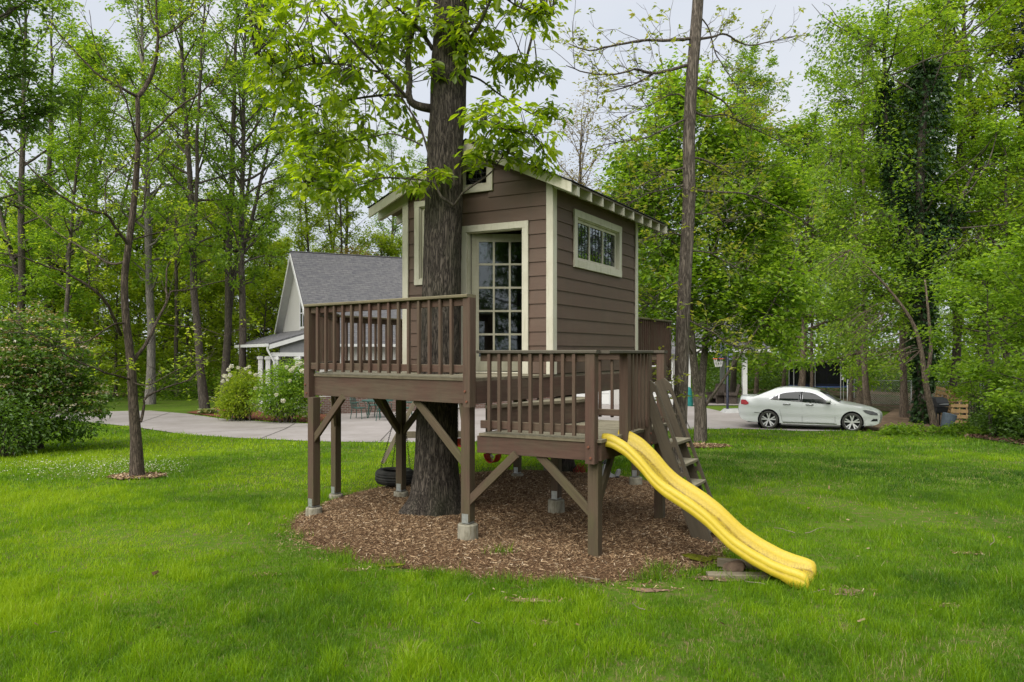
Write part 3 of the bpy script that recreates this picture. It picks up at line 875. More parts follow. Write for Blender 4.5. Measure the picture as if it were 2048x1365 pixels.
def window(op, f, n, w, cols, leadrows=0, tw=.085, fw=.035, mull=.03, sash_z=None):
    casing(op, f, n, w, tw)
    s0, s1, z0, z1 = op
    mb = MB(); inn = -n*.035
    s0 += .014; s1 -= .014; z0 += .014; z1 -= .014
    for a, b, ww in ((V(s0, z0 + fw/2, f), V(s1, z0 + fw/2, f), fw), (V(s0, z1 - fw/2, f), V(s1, z1 - fw/2, f), fw), (V(s0 + fw/2, z0 + fw, f), V(s0 + fw/2, z1 - fw, f), fw), (V(s1 - fw/2, z0 + fw, f), V(s1 - fw/2, z1 - fw, f), fw)):
        mb.beam(a + inn, b + inn, ww, .035, up=tuple(n))
    i0, i1 = s0 + fw, s1 - fw
    pw = (i1 - i0 - mull*(cols - 1))/cols
    for k in range(1, cols):
        sx = i0 + k*(pw + mull) - mull/2
        mb.beam(V(sx, z0 + fw, f) + inn, V(sx, z1 - fw, f) + inn, mull, .034, up=tuple(n))
    c = V((s0+s1)/2, (z0+z1)/2, f)
    wo = obl("window", mb, M_trim, w.parent if False else TH, c)
    for k in range(cols):
        a0 = i0 + k*(pw + mull); a1 = a0 + pw
        qd = [V(a0, z0+fw, f) + inn, V(a1, z0+fw, f) + inn, V(a1, z1-fw, f) + inn, V(a0, z1-fw, f) + inn]
        pa = pane("pane", qd, n, M_leadglass if leadrows else M_glass, wo)
        if leadrows: leaded(qd, wo, n, leadrows, 4, k % 2 == 1 or cols == 1)
    return wo
window(W3, fS, nS, wS, 3, 5, tw=.10)
window(W1, fF, nF, wF, 1, 0, tw=.08)
window(W2, fF, nF, wF, 1, 3, tw=.075)
window(W4, fL, nL, wL, 1, 6)
window((.7, 1.5, 3.3, 4.0), fR, nR, wR, 2, 0)
# door: casing, and a fifteen-light leaf standing ajar
casing((DO[0], DO[1], ZD, DO[3]), fF, nF, wF, .088, sill=False)
bar("threshold", HP(DO[0], .04, ZD + .012), HP(DO[1], .04, ZD + .012), .11, .02, M_trim, wF)
hinge = HP(1.215, .055, 0); ddir = Vector((1, -0.02, 0)).normalized(); dn = Vector((0.02, 1, 0)).normalized() * -1
dw, dz0, dz1 = .805, ZD + .03, 3.735
def DP(x, z): q = hinge + ddir*x; return Vector((q.x, q.y, z))
mb = MB()
sw, tr, br, mu = .095, .105, .19, .026
mb.beam(DP(sw/2, dz0), DP(sw/2, dz1), sw, .04, up=tuple(dn)); mb.beam(DP(dw - sw/2, dz0), DP(dw - sw/2, dz1), sw, .04, up=tuple(dn))
mb.beam(DP(sw, dz1 - tr/2), DP(dw - sw, dz1 - tr/2), tr, .039, up=tuple(dn)); mb.beam(DP(sw, dz0 + br/2), DP(dw - sw, dz0 + br/2), br, .039, up=tuple(dn))
gx0, gx1, gy0, gy1 = sw, dw - sw, dz0 + br, dz1 - tr
pw_ = (gx1 - gx0 - 2*mu)/3; ph_ = (gy1 - gy0 - 4*mu)/5
for k in (1, 2): mb.beam(DP(gx0 + k*(pw_+mu) - mu/2, gy0), DP(gx0 + k*(pw_+mu) - mu/2, gy1), mu, .030, up=tuple(dn))
for k in range(1, 5): mb.beam(DP(gx0, gy0 + k*(ph_+mu) - mu/2), DP(gx1, gy0 + k*(ph_+mu) - mu/2), mu, .028, up=tuple(dn))
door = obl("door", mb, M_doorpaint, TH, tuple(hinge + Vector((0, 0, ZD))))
door["label"] = "cream glazed door with fifteen panes standing ajar"
for i in range(3):
    for j in range(5):
        x0 = gx0 + i*(pw_+mu); z0 = gy0 + j*(ph_+mu)
        pane("pane", [DP(x0, z0), DP(x0+pw_, z0), DP(x0+pw_, z0+ph_), DP(x0, z0+ph_)], dn, M_glass, door)
mb = MB(); kp = DP(dw - .05, dz0 + .95) + dn*.03
mb.lathe([(.001, .05), (.022, .048), (.027, .035), (.02, .018), (.01, .01), (.02, 0)], 12, (0, 0, 0))
ob("door_knob", mb.mesh("door_knob", True), M_steel, door, mat4(frame(Vector((0, 0, 1)), dn), kp))
# a curtain inside
mb = MB(); nn = 40
cv = []
for i in range(nn + 1):
    p = HP(.55 - .5*i/nn, .9 + .03*math.sin(i*1.3), 0)
    cv += [(p.x, p.y, ZD + .05), (p.x, p.y, 3.9)]
mb.add(cv, [[2*i, 2*i+2, 2*i+3, 2*i+1] for i in range(nn)])
obl("curtain", mb, M_curtain, TH, tuple(HP(.3, .9, ZD)), smooth=True)

# ---- roof
def RP(s, t, dz=0.0): return HP(s, t, roof_z(s) + dz)
mb = MB()
t0, t1 = -ROV + .02, HL + RREAR - .02
for sA in (-EAVE_R, HW + EAVE_L):
    v, f = prism_arrays([RP(sA, t0, -.045), RP(HW/2, t0, -.045), RP(HW/2, t1, -.045), RP(sA, t1, -.045)], Vector((0, 0, .022)))
    mb.add(v, f)
M_soffit = wood("painted_roof_boards", (0.20, 0.16, 0.13), (0.26, 0.22, 0.17), (0.3, 0.3, 0.3), 0.1)
roof = obl("roof", mb, M_soffit, TH, HP(HW/2, HL/2, ZRIDGE))
nc = 13
for sg, sE in ((-1, -EAVE_R - .02), (1, HW + EAVE_L + .02)):
    half = abs(sE - HW/2)
    for k in range(nc):
        d0, d1 = half*k/nc, half*(k+1)/nc + .02
        d1 = min(d1, half)
        sa, sb = HW/2 + sg*d0, HW/2 + sg*d1
        lift = .010
        pts = [RP(sa, t0 - .035, -.020), RP(sb, t0 - .035, -.020 + lift), RP(sb, t1 + .035, -.020 + lift), RP(sa, t1 + .035, -.020)]
        prism("shingle_course", pts, Vector((0, 0, .012)), M_shing, roof, xdir=U_)
for sg in (-1, 1):
    pts = [RP(HW/2, t0 - .035, .006), RP(HW/2 + sg*.13, t0 - .035, .006), RP(HW/2 + sg*.13, t1 + .035, .006), RP(HW/2, t1 + .035, .006)]
    prism("ridge_cap", pts, Vector((0, 0, .012)), M_shing, roof, xdir=U_)
for tt, nn_ in ((-ROV, -1), (HL + RREAR, 1)):
    for sE in (-EAVE_R - .01, HW + EAVE_L + .01):
        pts = [RP(HW/2, tt, -.024), RP(sE, tt, -.024), RP(sE, tt, -.150), RP(HW/2, tt, -.150)]
        prism("barge_board", pts, U_*.03*(-nn_), M_trim, roof, xdir=RP(sE, 0) - RP(HW/2, 0))
tails = [(-ROV + .20), 0.02] + [0.02 + .395*k for k in range(1, 9)] + [HL + RREAR - .07]
for tt in tails:
    for s_in, s_out in ((.06, -EAVE_R), (HW - .06, HW + EAVE_L)):
        dh = .145
        pts = [RP(s_in, tt, -.047), RP(s_out, tt, -.047), RP(s_out, tt, -.047 - .115), RP(s_in, tt, -.047 - .135)]
        prism("rafter_tail", pts, U_*.042, M_trim, roof, xdir=RP(s_out, 0) - RP(s_in, 0))
# ------------------------------------------------------------------ slide
def slide_mat():
    t = NT("weathered_yellow_plastic")
    c = t.coord('Object')
    big = t.noise(c, 3.2, 5, 0.65, 0.4)
    fine = t.noise(t.coord('Object', (1, 1, 1)), 60, 5, 0.75)
    col = t.ramp(big, [(0.3, (0.53, 0.39, 0.020)), (0.7, (0.60, 0.455, 0.04))])
    grime = t.math('MULTIPLY', t.ramp(fine, [(0.36, (0, 0, 0)), (0.58, (1, 1, 1))]), t.ramp(big, [(0.28, (0.35, 0.35, 0.35)), (0.55, (1, 1, 1))]))
    nz = t.n("SeparateXYZ", {0: t.n("NewGeometry").outputs['Normal']}).outputs[2]
    grime = t.math('MULTIPLY', grime, t.ramp(nz, [(0.15, (0.15, 0.15, 0.15)), (0.7, (1, 1, 1))]))
    lat = t.n("Attribute", attribute_name="v").outputs['Fac']
    long_ = t.noise(t.coord('Object', (1, 1, 1)), 14, 5, 0.7)
    corner = t.math('MULTIPLY', t.ramp(lat, [(0.62, (0, 0, 0)), (0.9, (1, 1, 1))]), t.ramp(long_, [(0.35, (0.2, 0.2, 0.2)), (0.65, (1, 1, 1))]))
    grime = t.math('MAXIMUM', t.math('MULTIPLY', grime, t.math('ADD', 0.15, t.math('MULTIPLY', lat, 1.1))), t.math('MULTIPLY', corner, 0.9))
    col = t.mix(grime, col, (0.19, 0.125, 0.018))
    t.bsdf(col, 0.42, 0.4, t.bump(fine, 0.08, 0.002))
    return t.m
M_slide = slide_mat()
near_px = [(1205, 869), (1214, 868), (1226, 871), (1253, 887), (1283, 917), (1306, 946), (1326.5, 965), (1356, 984), (1385, 1003), (1414.5, 1026), (1438, 1049), (1461, 1072), (1502, 1100), (1546, 1124), (1580, 1137), (1600, 1142), (1606, 1148)]
prof = []
ts_ = -1.43
for px, py in near_px:
    k = (px - CX)/F
    ox = O_.x + U_.x*ts_; oy = O_.y + U_.y*ts_
    s = (ox - k*oy)/(k*A_.y - A_.x)
    Y = oy + A_.y*s
    prof.append((-s, CH - (py - HY)*Y/F))
pr = np.array(prof)
xs = np.linspace(pr[0, 0], pr[-1, 0], 90)
zs = np.interp(xs, pr[:, 0], pr[:, 1])
ker = np.exp(-np.linspace(-2, 2, 9)**2); ker /= ker.sum()
zs = np.convolve(np.pad(zs, 4, mode='edge'), ker, 'valid')
wid = 0.49
# across: near rim skirt -> bed -> far rim skirt; offsets (y from near edge 0..wid, z below the rim crest)
sec = [(-.030, -.125), (-.028, -.075), (-.020, -.064), (-.022, -.052), (-.020, -.030), (-.006, -.006), (.014, 0), (.040, -.010), (.058, -.06), (.070, -.12), (.10, -.142), (.175, -.148), (.245, -.149)]
sec = sec + [(wid - y, z) for y, z in sec[-2::-1]]
rows = []
n = len(xs)
for i, (x, z) in enumerate(zip(xs, zs)):
    u = i/(n - 1)
    row = []
    deep = 1.0 if u < .90 else max(.62, 1 - (u - .90)/.10*.38)          # the trough runs out at the lip
    for (y, dz) in sec:
        outer = y < -.015 or y > wid + .015
        zz = z + (dz if outer else dz*deep)
        if outer and dz < -.1: zz = max(z - .125 - (.06 if u > .9 else 0)*(u-.9)*10, 0.012)
        p = HP(-x, ts_ + y, zz)
        row.append((p.x, p.y, p.z))
    rows.append(row)
# rounded lip: turn down at the end
for k, (dx, dzz) in enumerate(((.025, -.012), (.04, -.04), (.045, -.09), (.045, -.14))):
    row = []
    for (y, dz) in sec:
        zz = zs[-1] + (dz if (y < -.015 or y > wid + .015) else dz*.62) + dzz
        p = HP(-(xs[-1] + dx), ts_ + y, max(zz, .01)); row.append((p.x, p.y, p.z))
    rows.append(row)
vv = np.array(rows); nr, ns = vv.shape[:2]
i = np.arange(nr - 1)[:, None]*ns; j = np.arange(ns - 1)[None, :]
q = np.stack([i + j, i + j + 1, i + ns + j + 1, i + ns + j], -1).reshape(-1, 4)
_lw = [.25, .75, .8, .35, .1, .05, .05, .25, .7, 1.0, .75, .55]
mb = MB(); mb.add(vv.reshape(-1, 3), q, np.tile(np.array(_lw + _lw[::-1]), nr - 1))
slide = obl("slide", mb, M_slide, None, tuple(HP(-2.2, -1.2, 0)), smooth=True, attr=True, label="grimy yellow plastic wavy slide coming down from the lower deck", cat="slide")
so = slide.modifiers.new("thickness", 'SOLIDIFY'); so.thickness = .007; so.offset = -1

# ------------------------------------------------------------------ ladder
ladder = empty("ladder", HP(-2.0, 0.1, 0), "steep brown timber ladder with slotted sides behind the yellow slide", "ladder")
M_ladder = wood("weathered_ladder_timber", (0.078, 0.062, 0.042), (0.10, 0.082, 0.055), (0.22, 0.19, 0.13), 0.7)
def lad(tt):
    b = (-2.03, -.02); tp = (-1.345, 1.79)
    dx, dz = tp[0]-b[0], tp[1]-b[1]; L = math.hypot(dx, dz); ex, ez = dx/L, dz/L; nx, nz = -ez, ex      # n points outward and up
    w = .105
    def q(l, o): return HP(b[0] + ex*l + nx*o, tt, b[1] + ez*l + nz*o)
    out = [q(-.02, w), q(L*.97, w), q(L + .03, w*.55), q(L + .03, -w*.7), q(L*.55, -w), q(.16, -w), q(.0, -w*.75)]
    holes = []
    for c0 in (.34, .52, .70, .86):
        l0, l1 = L*c0 - .13, L*c0 + .13
        h = []
        for k in range(7): a = -math.pi/2 + math.pi*k/6; h.append(q(l1 + .022*math.cos(a), .05 + .022*math.sin(a)))
        for k in range(7): a = math.pi/2 + math.pi*k/6; h.append(q(l0 + .022*math.cos(a), .05 + .022*math.sin(a)))
        holes.append(h)
    prism("side_board", out, U_*.036, M_ladder, ladder, xdir=q(1, 0) - q(0, 0), holes=holes if False else holes)
lad(-.30); lad(.24)
for z in (.16, .40, .64, .88, 1.12):
    s = -2.03 + (.685)*(z + .02)/1.81
    bar("tread", HP(s - .02, -.262, z), HP(s - .02, .238, z), .19, .034, M_boards, ladder)

# ------------------------------------------------------------------ tyre swing
def rubber():
    t = NT("tyre_rubber"); c = t.coord('Object')
    nz = t.noise(c, 7, 5)
    t.bsdf(t.ramp(nz, [(0.3, (0.022, 0.022, 0.02)), (0.75, (0.06, 0.058, 0.05))]), 0.8, 0.3, t.bump(t.noise(c, 60, 3), 0.2, 0.004)); return t.m
M_rubber = rubber()
def tyre_mesh(R=.31, r=.18, h=.20, grooves=True):
    p = [(r, h*.5 - .03), (r + .012, h*.5), (R - .05, h*.5 + .012), (R - .014, h*.5 - .012), (R, h*.5 - .045)]
    if grooves:
        for g in (.045, 0.0, -.045):
            p += [(R + .004, g + .012), (R - .010, g + .010), (R - .010, g - .004), (R + .004, g - .006)]
    p += [(R, -h*.5 + .045), (R - .014, -h*.5 + .012), (R - .05, -h*.5 - .012), (r + .012, -h*.5), (r, -h*.5 + .03), (r + .03, -h*.5 + .035), (R - .03, -h*.25), (R - .03, h*.25), (r + .03, h*.5 - .035), (r, h*.5 - .03)]
    return p
TYC = P(790, 953, 12.45)
tyre = empty("tyre_swing", TYC, "black car tyre hung flat on chains beside the big trunk", "tyre swing")
mb = MB(); mb.lathe(tyre_mesh(), 40)
ob("tyre", mb.mesh("tyre", True), M_rubber, tyre, Matrix.Translation(TYC) @ Matrix.Rotation(.03, 4, 'Y'))
def chain_mesh(p0, p1, link_l=.045, wr=.0035):
    p0 = Vector(p0); p1 = Vector(p1); d = p1 - p0; n = max(2, int(d.length/(link_l*.72))); mb = MB()
    R = frame(d)
    for k in range(n):
        c = p0.lerp(p1, (k + .5)/n); rot = R @ Matrix.Rotation(math.pi/2*(k % 2) + .3, 3, 'X')
        lp = [c + rot @ Vector((link_l*.5*math.cos(a), link_l*.24*math.sin(a), 0)) for a in [2*math.pi*i/8 for i in range(9)]]
        mb.tube(lp, wr, 4, False)
    return mb
hub = TYC + Vector((.10, .05, 1.35))
for a in (2.95, .35, 1.9):
    e = TYC + Vector((.245*math.cos(a), .245*math.sin(a), .10))
    obl("chain", chain_mesh(e, hub), M_steel_dark if 'M_steel_dark' in globals() else M_black, tyre, tuple(e))
obl("chain", chain_mesh(hub, hub + Vector((0, 0, .18))), M_black, tyre, tuple(hub))

# ------------------------------------------------------------------ swing set behind (frame and two belt swings)
sset = empty("swing_frame", G(850, 925), "weathered timber swing frame legs standing behind the big trunk", "swing frame")
g1 = G(762, 927); g2 = G(938, 925)
ap = P(868, 695, g1.y); apz = 2.45
apex = Vector((PXX(900, g1.y), (g1.y + g2.y)/2, apz))
bar("frame_leg", g1 + Vector((0, 0, -.05)), apex + Vector((-.04, .0, 0)), .09, .09, M_dry, sset)
bar("frame_leg", g2 + Vector((0, 0, -.05)), apex + Vector((.04, .0, 0)), .09, .09, M_dry, sset)
za = .42; f1 = (za - g1.z)/(apz - g1.z)
bar("spreader", g1.lerp(apex, f1) + Vector((0, -.07, 0)), g2.lerp(apex, f1) + Vector((.1, -.07, 0)), .04, .14, M_dry, sset)
_be = HP(1.6, 6.3, 2.38)
bar("swing_beam", apex + (apex - _be).normalized()*.25, _be, .09, .14, M_dry, sset)
M_redbelt = plain("faded_red_rubber", (0.42, 0.045, 0.018), 0.6, 0.3, 0.2, 12)
def belt_swing(c, label):
    e = empty("belt_swing", c, label, "swing", "red belt swings")
    mb = MB(); v = []; n_ = 12; ax = Vector((.80, -.6, 0)).normalized(); sd = Vector((.6, .8, 0))
    for i in range(n_ + 1):
        a = math.pi*(i/n_); p = c + ax*(-.13*math.cos(a)) + Vector((0, 0, -.15*math.sin(a)))
        v += [tuple(p + sd*.085), tuple(p - sd*.085)]
    mb.add(v, [[2*i, 2*i+1, 2*i+3, 2*i+2] for i in range(n_)])
    s_ = obl("seat", mb, M_redbelt, e, tuple(c), smooth=True); s_.modifiers.new("thickness", 'SOLIDIFY').thickness = .012
    for sg in (-1, 1):
        p = c + ax*(.13*sg)
        obl("chain", chain_mesh(p, Vector((p.x*.98 + apex.x*.02, p.y*.98 + apex.y*.02, 2.3))), M_black, e, tuple(p))
belt_swing(P(985, 908, 14.3), "red belt swing seat hanging right of the front middle post")
belt_swing(P(926, 878, 15.4), "faded red belt swing seat partly hidden behind the front middle post")

# ------------------------------------------------------------------ things lying under the deck
M_greypl = plain("grey_plastic", (0.34, 0.34, 0.33), 0.5, 0.35, 0.12, 5)
tc = G(1216, 966); tc = Vector((tc.x, tc.y, 0.0)); tc.z = gzf(tc.x, tc.y) + .01
toy = empty("ride_on_toy", tc, "small grey plastic ride-on toy with black handlebar under the deck", "toy")
def T(x, y, z): return tc + Vector((x, y, z))
bodyp = [(-.13, .06), (-.12, .16), (-.07, .31), (-.03, .32), (.02, .25), (.05, .15), (.12, .12), (.16, .21), (.21, .22), (.20, .15), (.14, .05)]
hole = [(-.07, .12), (-.045, .22), (-.02, .22), (-.005, .12)]
prism("body", [T(x, -.07, z) for x, z in bodyp], Vector((0, .14, 0)), M_greypl, toy, holes=[[T(x, -.07, z) for x, z in hole]])
mb = MB(); mb.tube([T(-.12, -.15, .345), T(-.06, -.05, .365), T(-.05, 0, .35), T(-.05, .05, .365), T(0.0, .15, .35)], .016, 6); mb.tube([T(-.05, 0, .30), T(-.05, 0, .36)], .02, 6)
obl("handlebar", mb, M_black, toy, tuple(T(-.05, 0, .35)), smooth=True)
for x, y in ((-.09, -.09), (-.09, .09), (.15, -.09), (.15, .09)):
    mb = MB(); mb.lathe([(.001, .016), (.05, .016), (.06, .008), (.06, -.008), (.05, -.016), (.001, -.016)], 14)
    ob("wheel", mb.mesh("wheel", False), M_black, toy, Matrix.Translation(T(x, y, .06)) @ Matrix.Rotation(math.pi/2, 4, 'X'))
# tangle of red cord
cc = G(1163, 955); mb = MB(); r_ = random.Random(4)
for k in range(16):
    a = r_.uniform(0, 6.28); L = r_.uniform(.12, .30)
    pts = [cc + Vector((L*.7*math.cos(a + j*.5)*(j/5), .14*math.sin(a + j*.7), .02 + .24*math.sin(math.pi*j/5)*r_.uniform(.4, 1.0))) for j in range(6)]
    mb.tube(pts, .006, 4)
M_redcord = plain("red_cord", (0.30, 0.05, 0.03), 0.7, 0.2, 0.2, 12)
obl("tangled_cord", mb, M_redcord, None, tuple(cc), smooth=True, label="tangle of dull red cord on the mulch behind the near brace", cat="cord")
# dark stump with roots
M_bark_dark = barkmat("dark_bark", (0.012, 0.010, 0.008), (0.06, 0.048, 0.038), 1.2, 0.6, (0.03, 0.045, 0.015))
sc_ = G(1128, 952); mb = MB(); n_ = 24
for zz_, rr_ in ((-.05, .30), (.03, .24), (.12, .19), (.3, .17), (.55, .165), (1.0, .16), (1.56, .155)): pass
prof_ = [(-.05, .33), (.02, .26), (.10, .20), (.3, .175), (.7, .165), (1.2, .16), (1.56, .155)]
v = []
for z_, r2 in prof_:
    for k in range(n_):
        a = 2*math.pi*k/n_; fl = 1 + (.28*math.cos(4*a + .6) if z_ < .11 else .05*math.cos(7*a))
        v.append((sc_.x + r2*fl*math.cos(a), sc_.y + r2*fl*math.sin(a), sc_.z + z_))
i = np.arange(len(prof_) - 1)[:, None]*n_; j = np.arange(n_)[None, :]
mb.add(v, np.stack([i + j, i + (j+1) % n_, i + n_ + (j+1) % n_, i + n_ + j], -1).reshape(-1, 4))
mb.f.append(np.array([list(range(mb.n - n_, mb.n))])); mb.a.append(np.array([.5])); mb.mi.append(np.array([0]))
obl("tree_stump", mb, M_bark_dark, None, tuple(sc_), smooth=True, label="dark tree stump under the cabin floor in shade", cat="stump")

# rock and old timbers by the foot of the slide
def rock(name, c, size, seed, mat, **k):
    import bmesh
    bm = bmesh.new(); bmesh.ops.create_icosphere(bm, subdivisions=3, radius=1)
    r = np.random.default_rng(seed)
    cut = [(r.normal(size=3), r.uniform(.55, .9)) for _ in range(10)]
    for vtx in bm.verts:
        p = np.array(vtx.co)
        for nn, dd in cut:
            nn = nn/np.linalg.norm(nn); e = p @ nn - dd
            if e > 0: p = p - nn*e
        p = p + .04*np.sin(p*9 + seed)
        vtx.co = Vector((p[0]*size[0], p[1]*size[1], p[2]*size[2]))
    me = bpy.data.meshes.new(name); bm.to_mesh(me); bm.free()
    return ob(name, me, mat, None, Matrix.Translation(Vector(c)) @ Matrix.Rotation(seed, 4, 'Z'), **k)
M_rock = plain("brown_rock", (0.15, 0.105, 0.075), 0.9, 0.15, 0.4, 7, 0.6)
g = G(1468, 1150); rock("rock", (g.x, g.y, .075), (.12, .09, .075), 3, M_rock, label="brown angular rock on old boards left of the slide foot", cat="rock")
g = G(1455, 1157); h_ = G(1560, 1160)
o_ = bar("timber", (g.x - .19, g.y + .02, .025), (h_.x - .12, h_.y + .02, .03), .13, .04, M_dry, None); tag(o_, "flat weathered board under the brown rock by the slide", "board", "old boards beside the slide")
g = G(1438, 1138); h_ = G(1575, 1150)
o_ = bar("timber", (g.x, g.y + .06, .05), (h_.x, h_.y + .06, .055), .075, .075, M_dry, None); tag(o_, "squared grey timber lying behind the brown rock by the slide", "timber", "old boards beside the slide")
g = G(1100, 962); g3 = G(785, 980)
rock("stepping_stone", (g3.x, g3.y, gzf(g3.x, g3.y) + .04), (.20, .15, .06), 8, M_conc, label="pale flat stone on the mulch edge below the tyre swing", cat="stone")
g = G(1245, 948)
mb = MB(); mb.lathe([(.001, .16), (.05, .16), (.055, .14), (.055, 0)], 12)
ob("marker_post", mb.mesh("marker_post"), M_conc, None, Matrix.Translation(P(1093, 938, 14.6)) @ Matrix.Translation((0, 0, -.08)), label="short pale concrete stub at the far edge of the mulch", cat="post")
# ------------------------------------------------------------------ trees: foliage and limb builders
def unit(a): return a/(np.linalg.norm(a, axis=-1, keepdims=True) + 1e-12)
def leaves(mb, pos, size, seed, droop=0.2, wr=(0.45, 0.62), out=None, vmean=None, vsd=0.18, fold=0.16, detail=False, flat=0.6):
    """leaf-shaped faces: pos (n,3), size (n,); flat = how far blades lie level"""
    r = np.random.default_rng(seed); n = len(pos)
    th = r.uniform(0, 2*np.pi, n)
    d = np.stack([np.cos(th), np.sin(th), r.normal(-droop, .35, n)], 1)
    if out is not None: d = d*.6 + out
    d = unit(d)
    up = unit(np.stack([r.normal(0, 1 - flat, n), r.normal(0, 1 - flat, n), np.ones(n)*.9], 1) + 1e-6)
    s = unit(np.cross(d, up)); nn = np.cross(s, d)
    L = size[:, None]; W = L*r.uniform(wr[0], wr[1], n)[:, None]/2
    v = np.clip(r.normal(0.5 if vmean is None else vmean, vsd, n), 0, 1)
    if not detail:
        a = pos; b = pos + d*L*.45 + s*W + nn*L*fold; c = pos + d*L - np.array([0, 0, 1])*L*.10; e = pos + d*L*.45 - s*W + nn*L*fold
        V_ = np.stack([a, b, c, e], 1).reshape(-1, 3); q = np.arange(4*n).reshape(n, 4)
        mb.add(V_, np.concatenate([q[:, [0, 1, 2]], q[:, [0, 2, 3]]]), np.concatenate([v, v]))
    else:
        z = np.array([0, 0, 1.0])
        m0 = pos; m1 = pos + d*L*.35 - z*L*.02; m2 = pos + d*L*.7 - z*L*.07; tip = pos + d*L - z*L*.17
        l1 = m1 + s*W*.85 + nn*L*fold*.5; r1 = m1 - s*W*.85 + nn*L*fold*.5; l2 = m2 + s*W + nn*L*fold*.4; r2 = m2 - s*W + nn*L*fold*.4
        V_ = np.stack([m0, l1, l2, tip, r2, r1, m1, m2], 1).reshape(-1, 3); o = 8*np.arange(n)[:, None]
        fs = [[0, 6, 1], [1, 6, 7], [1, 7, 2], [2, 7, 3], [0, 5, 6], [5, 4, 7], [5, 7, 6], [4, 3, 7]]
        F_ = np.concatenate([o + np.array(f)[None, :] for f in fs]); mb.add(V_, F_, np.concatenate([v]*len(fs)))

def limb(p0, d0, L, nseg, r, bend=0.15, lift=0.1):
    """a wandering limb as an array of points"""
    pts = [np.array(p0, float)]; d = unit(np.array(d0, float))
    for _ in range(nseg):
        d = unit(d + r.normal(0, bend, 3) + np.array([0, 0, lift])); pts.append(pts[-1] + d*L/nseg)
    return np.array(pts)

def gen_tree(seed, H, r0, lo, R, nb, nleaf, ls, droop=0.25, up=(0.15, 0.9), shape='round', lean=0.02, sub=4, scatter=0.28, vg=0.22, twigs=False, sides=8, fork=None, lowleaf=0.25, flat=0.6, wr=(.45, .62)):
    """returns (wood MB, leaf MB) of a tree standing at the origin"""
    r = np.random.default_rng(seed); wd, lf = MB(), MB()
    nseg = 12; hs = np.linspace(0, 1, nseg + 1)
    ln = r.normal(0, lean, 2)
    wob = np.cumsum(r.normal(0, .028*H/12, (nseg + 1, 2)), 0); wob[0] = 0
    tr = np.column_stack([ln[0]*hs*H + wob[:, 0], ln[1]*hs*H + wob[:, 1], hs*H])
    rad = r0*(1 - hs*.93)**.75; rad[0] *= 1.35
    tr[0, 2] = -.15
    wd.tube(tr, rad, sides)
    stems = [(tr, rad, 0.0)]
    for k in range(fork or 0):                                     # further leaders parting from the trunk
        h0 = r.uniform(.16, .45); i0 = int(h0*nseg); az = r.uniform(0, 6.28) + k*2.6; st = [tr[i0]]; d = np.array([math.cos(az)*.42, math.sin(az)*.42, 1.0])
        m = nseg - i0
        for _ in range(m): d = unit(d*np.array([.93, .93, 1]) + r.normal(0, .035, 3)); st.append(st[-1] + d*H/nseg*.97)
        st = np.array(st); sr = rad[i0]*.72*(1 - np.linspace(0, .95, m + 1))**.8; wd.tube(st, sr, sides)
        full = np.concatenate([tr[:i0], st]); stems.append((full, np.concatenate([rad[:i0], sr]), h0))
    sites, outs = [], []
    starts = []
    nbr = nb
    for k in range(nbr):
        h = lo + (1 - lo)*((k + r.random())/nbr)**.9*.97
        az = k*2.39996 + r.normal(0, .4)
        tr_, rad_, hm = stems[k % len(stems)]; h = max(h, hm + .04)
        i = min(int(h*nseg), nseg - 1); f = h*nseg - i; p = tr_[i]*(1-f) + tr_[i+1]*f; rr = np.interp(h, hs, rad_)
        u = (h - lo)/(1 - lo)
        if shape == 'round': env = math.sqrt(max(.05, 1 - (2*u - .85)**2*.75)) if u > .42 else .75 + .25*u/.42
        elif shape == 'cone': env = 1.05 - u
        elif shape == 'column': env = .7 + .3*math.sin(math.pi*u)
        else: env = .35 + .65*math.sin(math.pi*min(1, u + .15))
        L = R*env*r.uniform(.75, 1.15); el = up[0] + (up[1] - up[0])*u + r.normal(0, .12)
        d = np.array([math.cos(az)*math.cos(el), math.sin(az)*math.cos(el), math.sin(el)])
        b = limb(p, d, L, 6, r, .13, .05)
        br = np.linspace(min(rr*.55, .02 + L*.016), .006, 7); wd.tube(b, br, 5, False)
        starts.append(b)
        for s_ in range(sub):
            t = r.uniform(.25, .95); i2 = min(int(t*6), 5); q = b[i2] + (b[i2+1] - b[i2])*(t*6 - i2)
            dd = unit(b[min(i2+1, 6)] - b[i2])*.6 + r.normal(0, .55, 3); L2 = L*r.uniform(.22, .45)*(1.1 - t*.5)
            b2 = limb(q, dd, L2, 4, r, .2, .03); wd.tube(b2, np.linspace(br[i2]*.5, .004, 5), 4, False)
            m = 6; tt = r.uniform(.2, 1.05, m)*4
            for x in tt:
                j = min(int(x), 3); sites.append(b2[j] + (b2[j+1] - b2[j])*(x - j)); outs.append(unit(dd)*.3)
        for x in r.uniform(3.0, 6.1, 5):
            j = min(int(x), 5); sites.append(b[j] + (b[j+1] - b[j])*(x - j)); outs.append(unit(b[6] - b[4])*.3)
    sites = np.array(sites); outs = np.array(outs)
    k = r.integers(0, len(sites), nleaf)
    cl = np.clip(r.normal(0, 1, len(sites)), -2, 2)*vg*.6
    pos = sites[k] + r.normal(0, scatter, (nleaf, 3))*np.array([1, 1, .7])
    sz = ls*r.uniform(.6, 1.25, nleaf)
    leaves(lf, pos, sz, seed + 1, droop, wr, outs[k], np.clip(.5 + cl[k], .05, .95), .12, flat=flat)
    return wd, lf

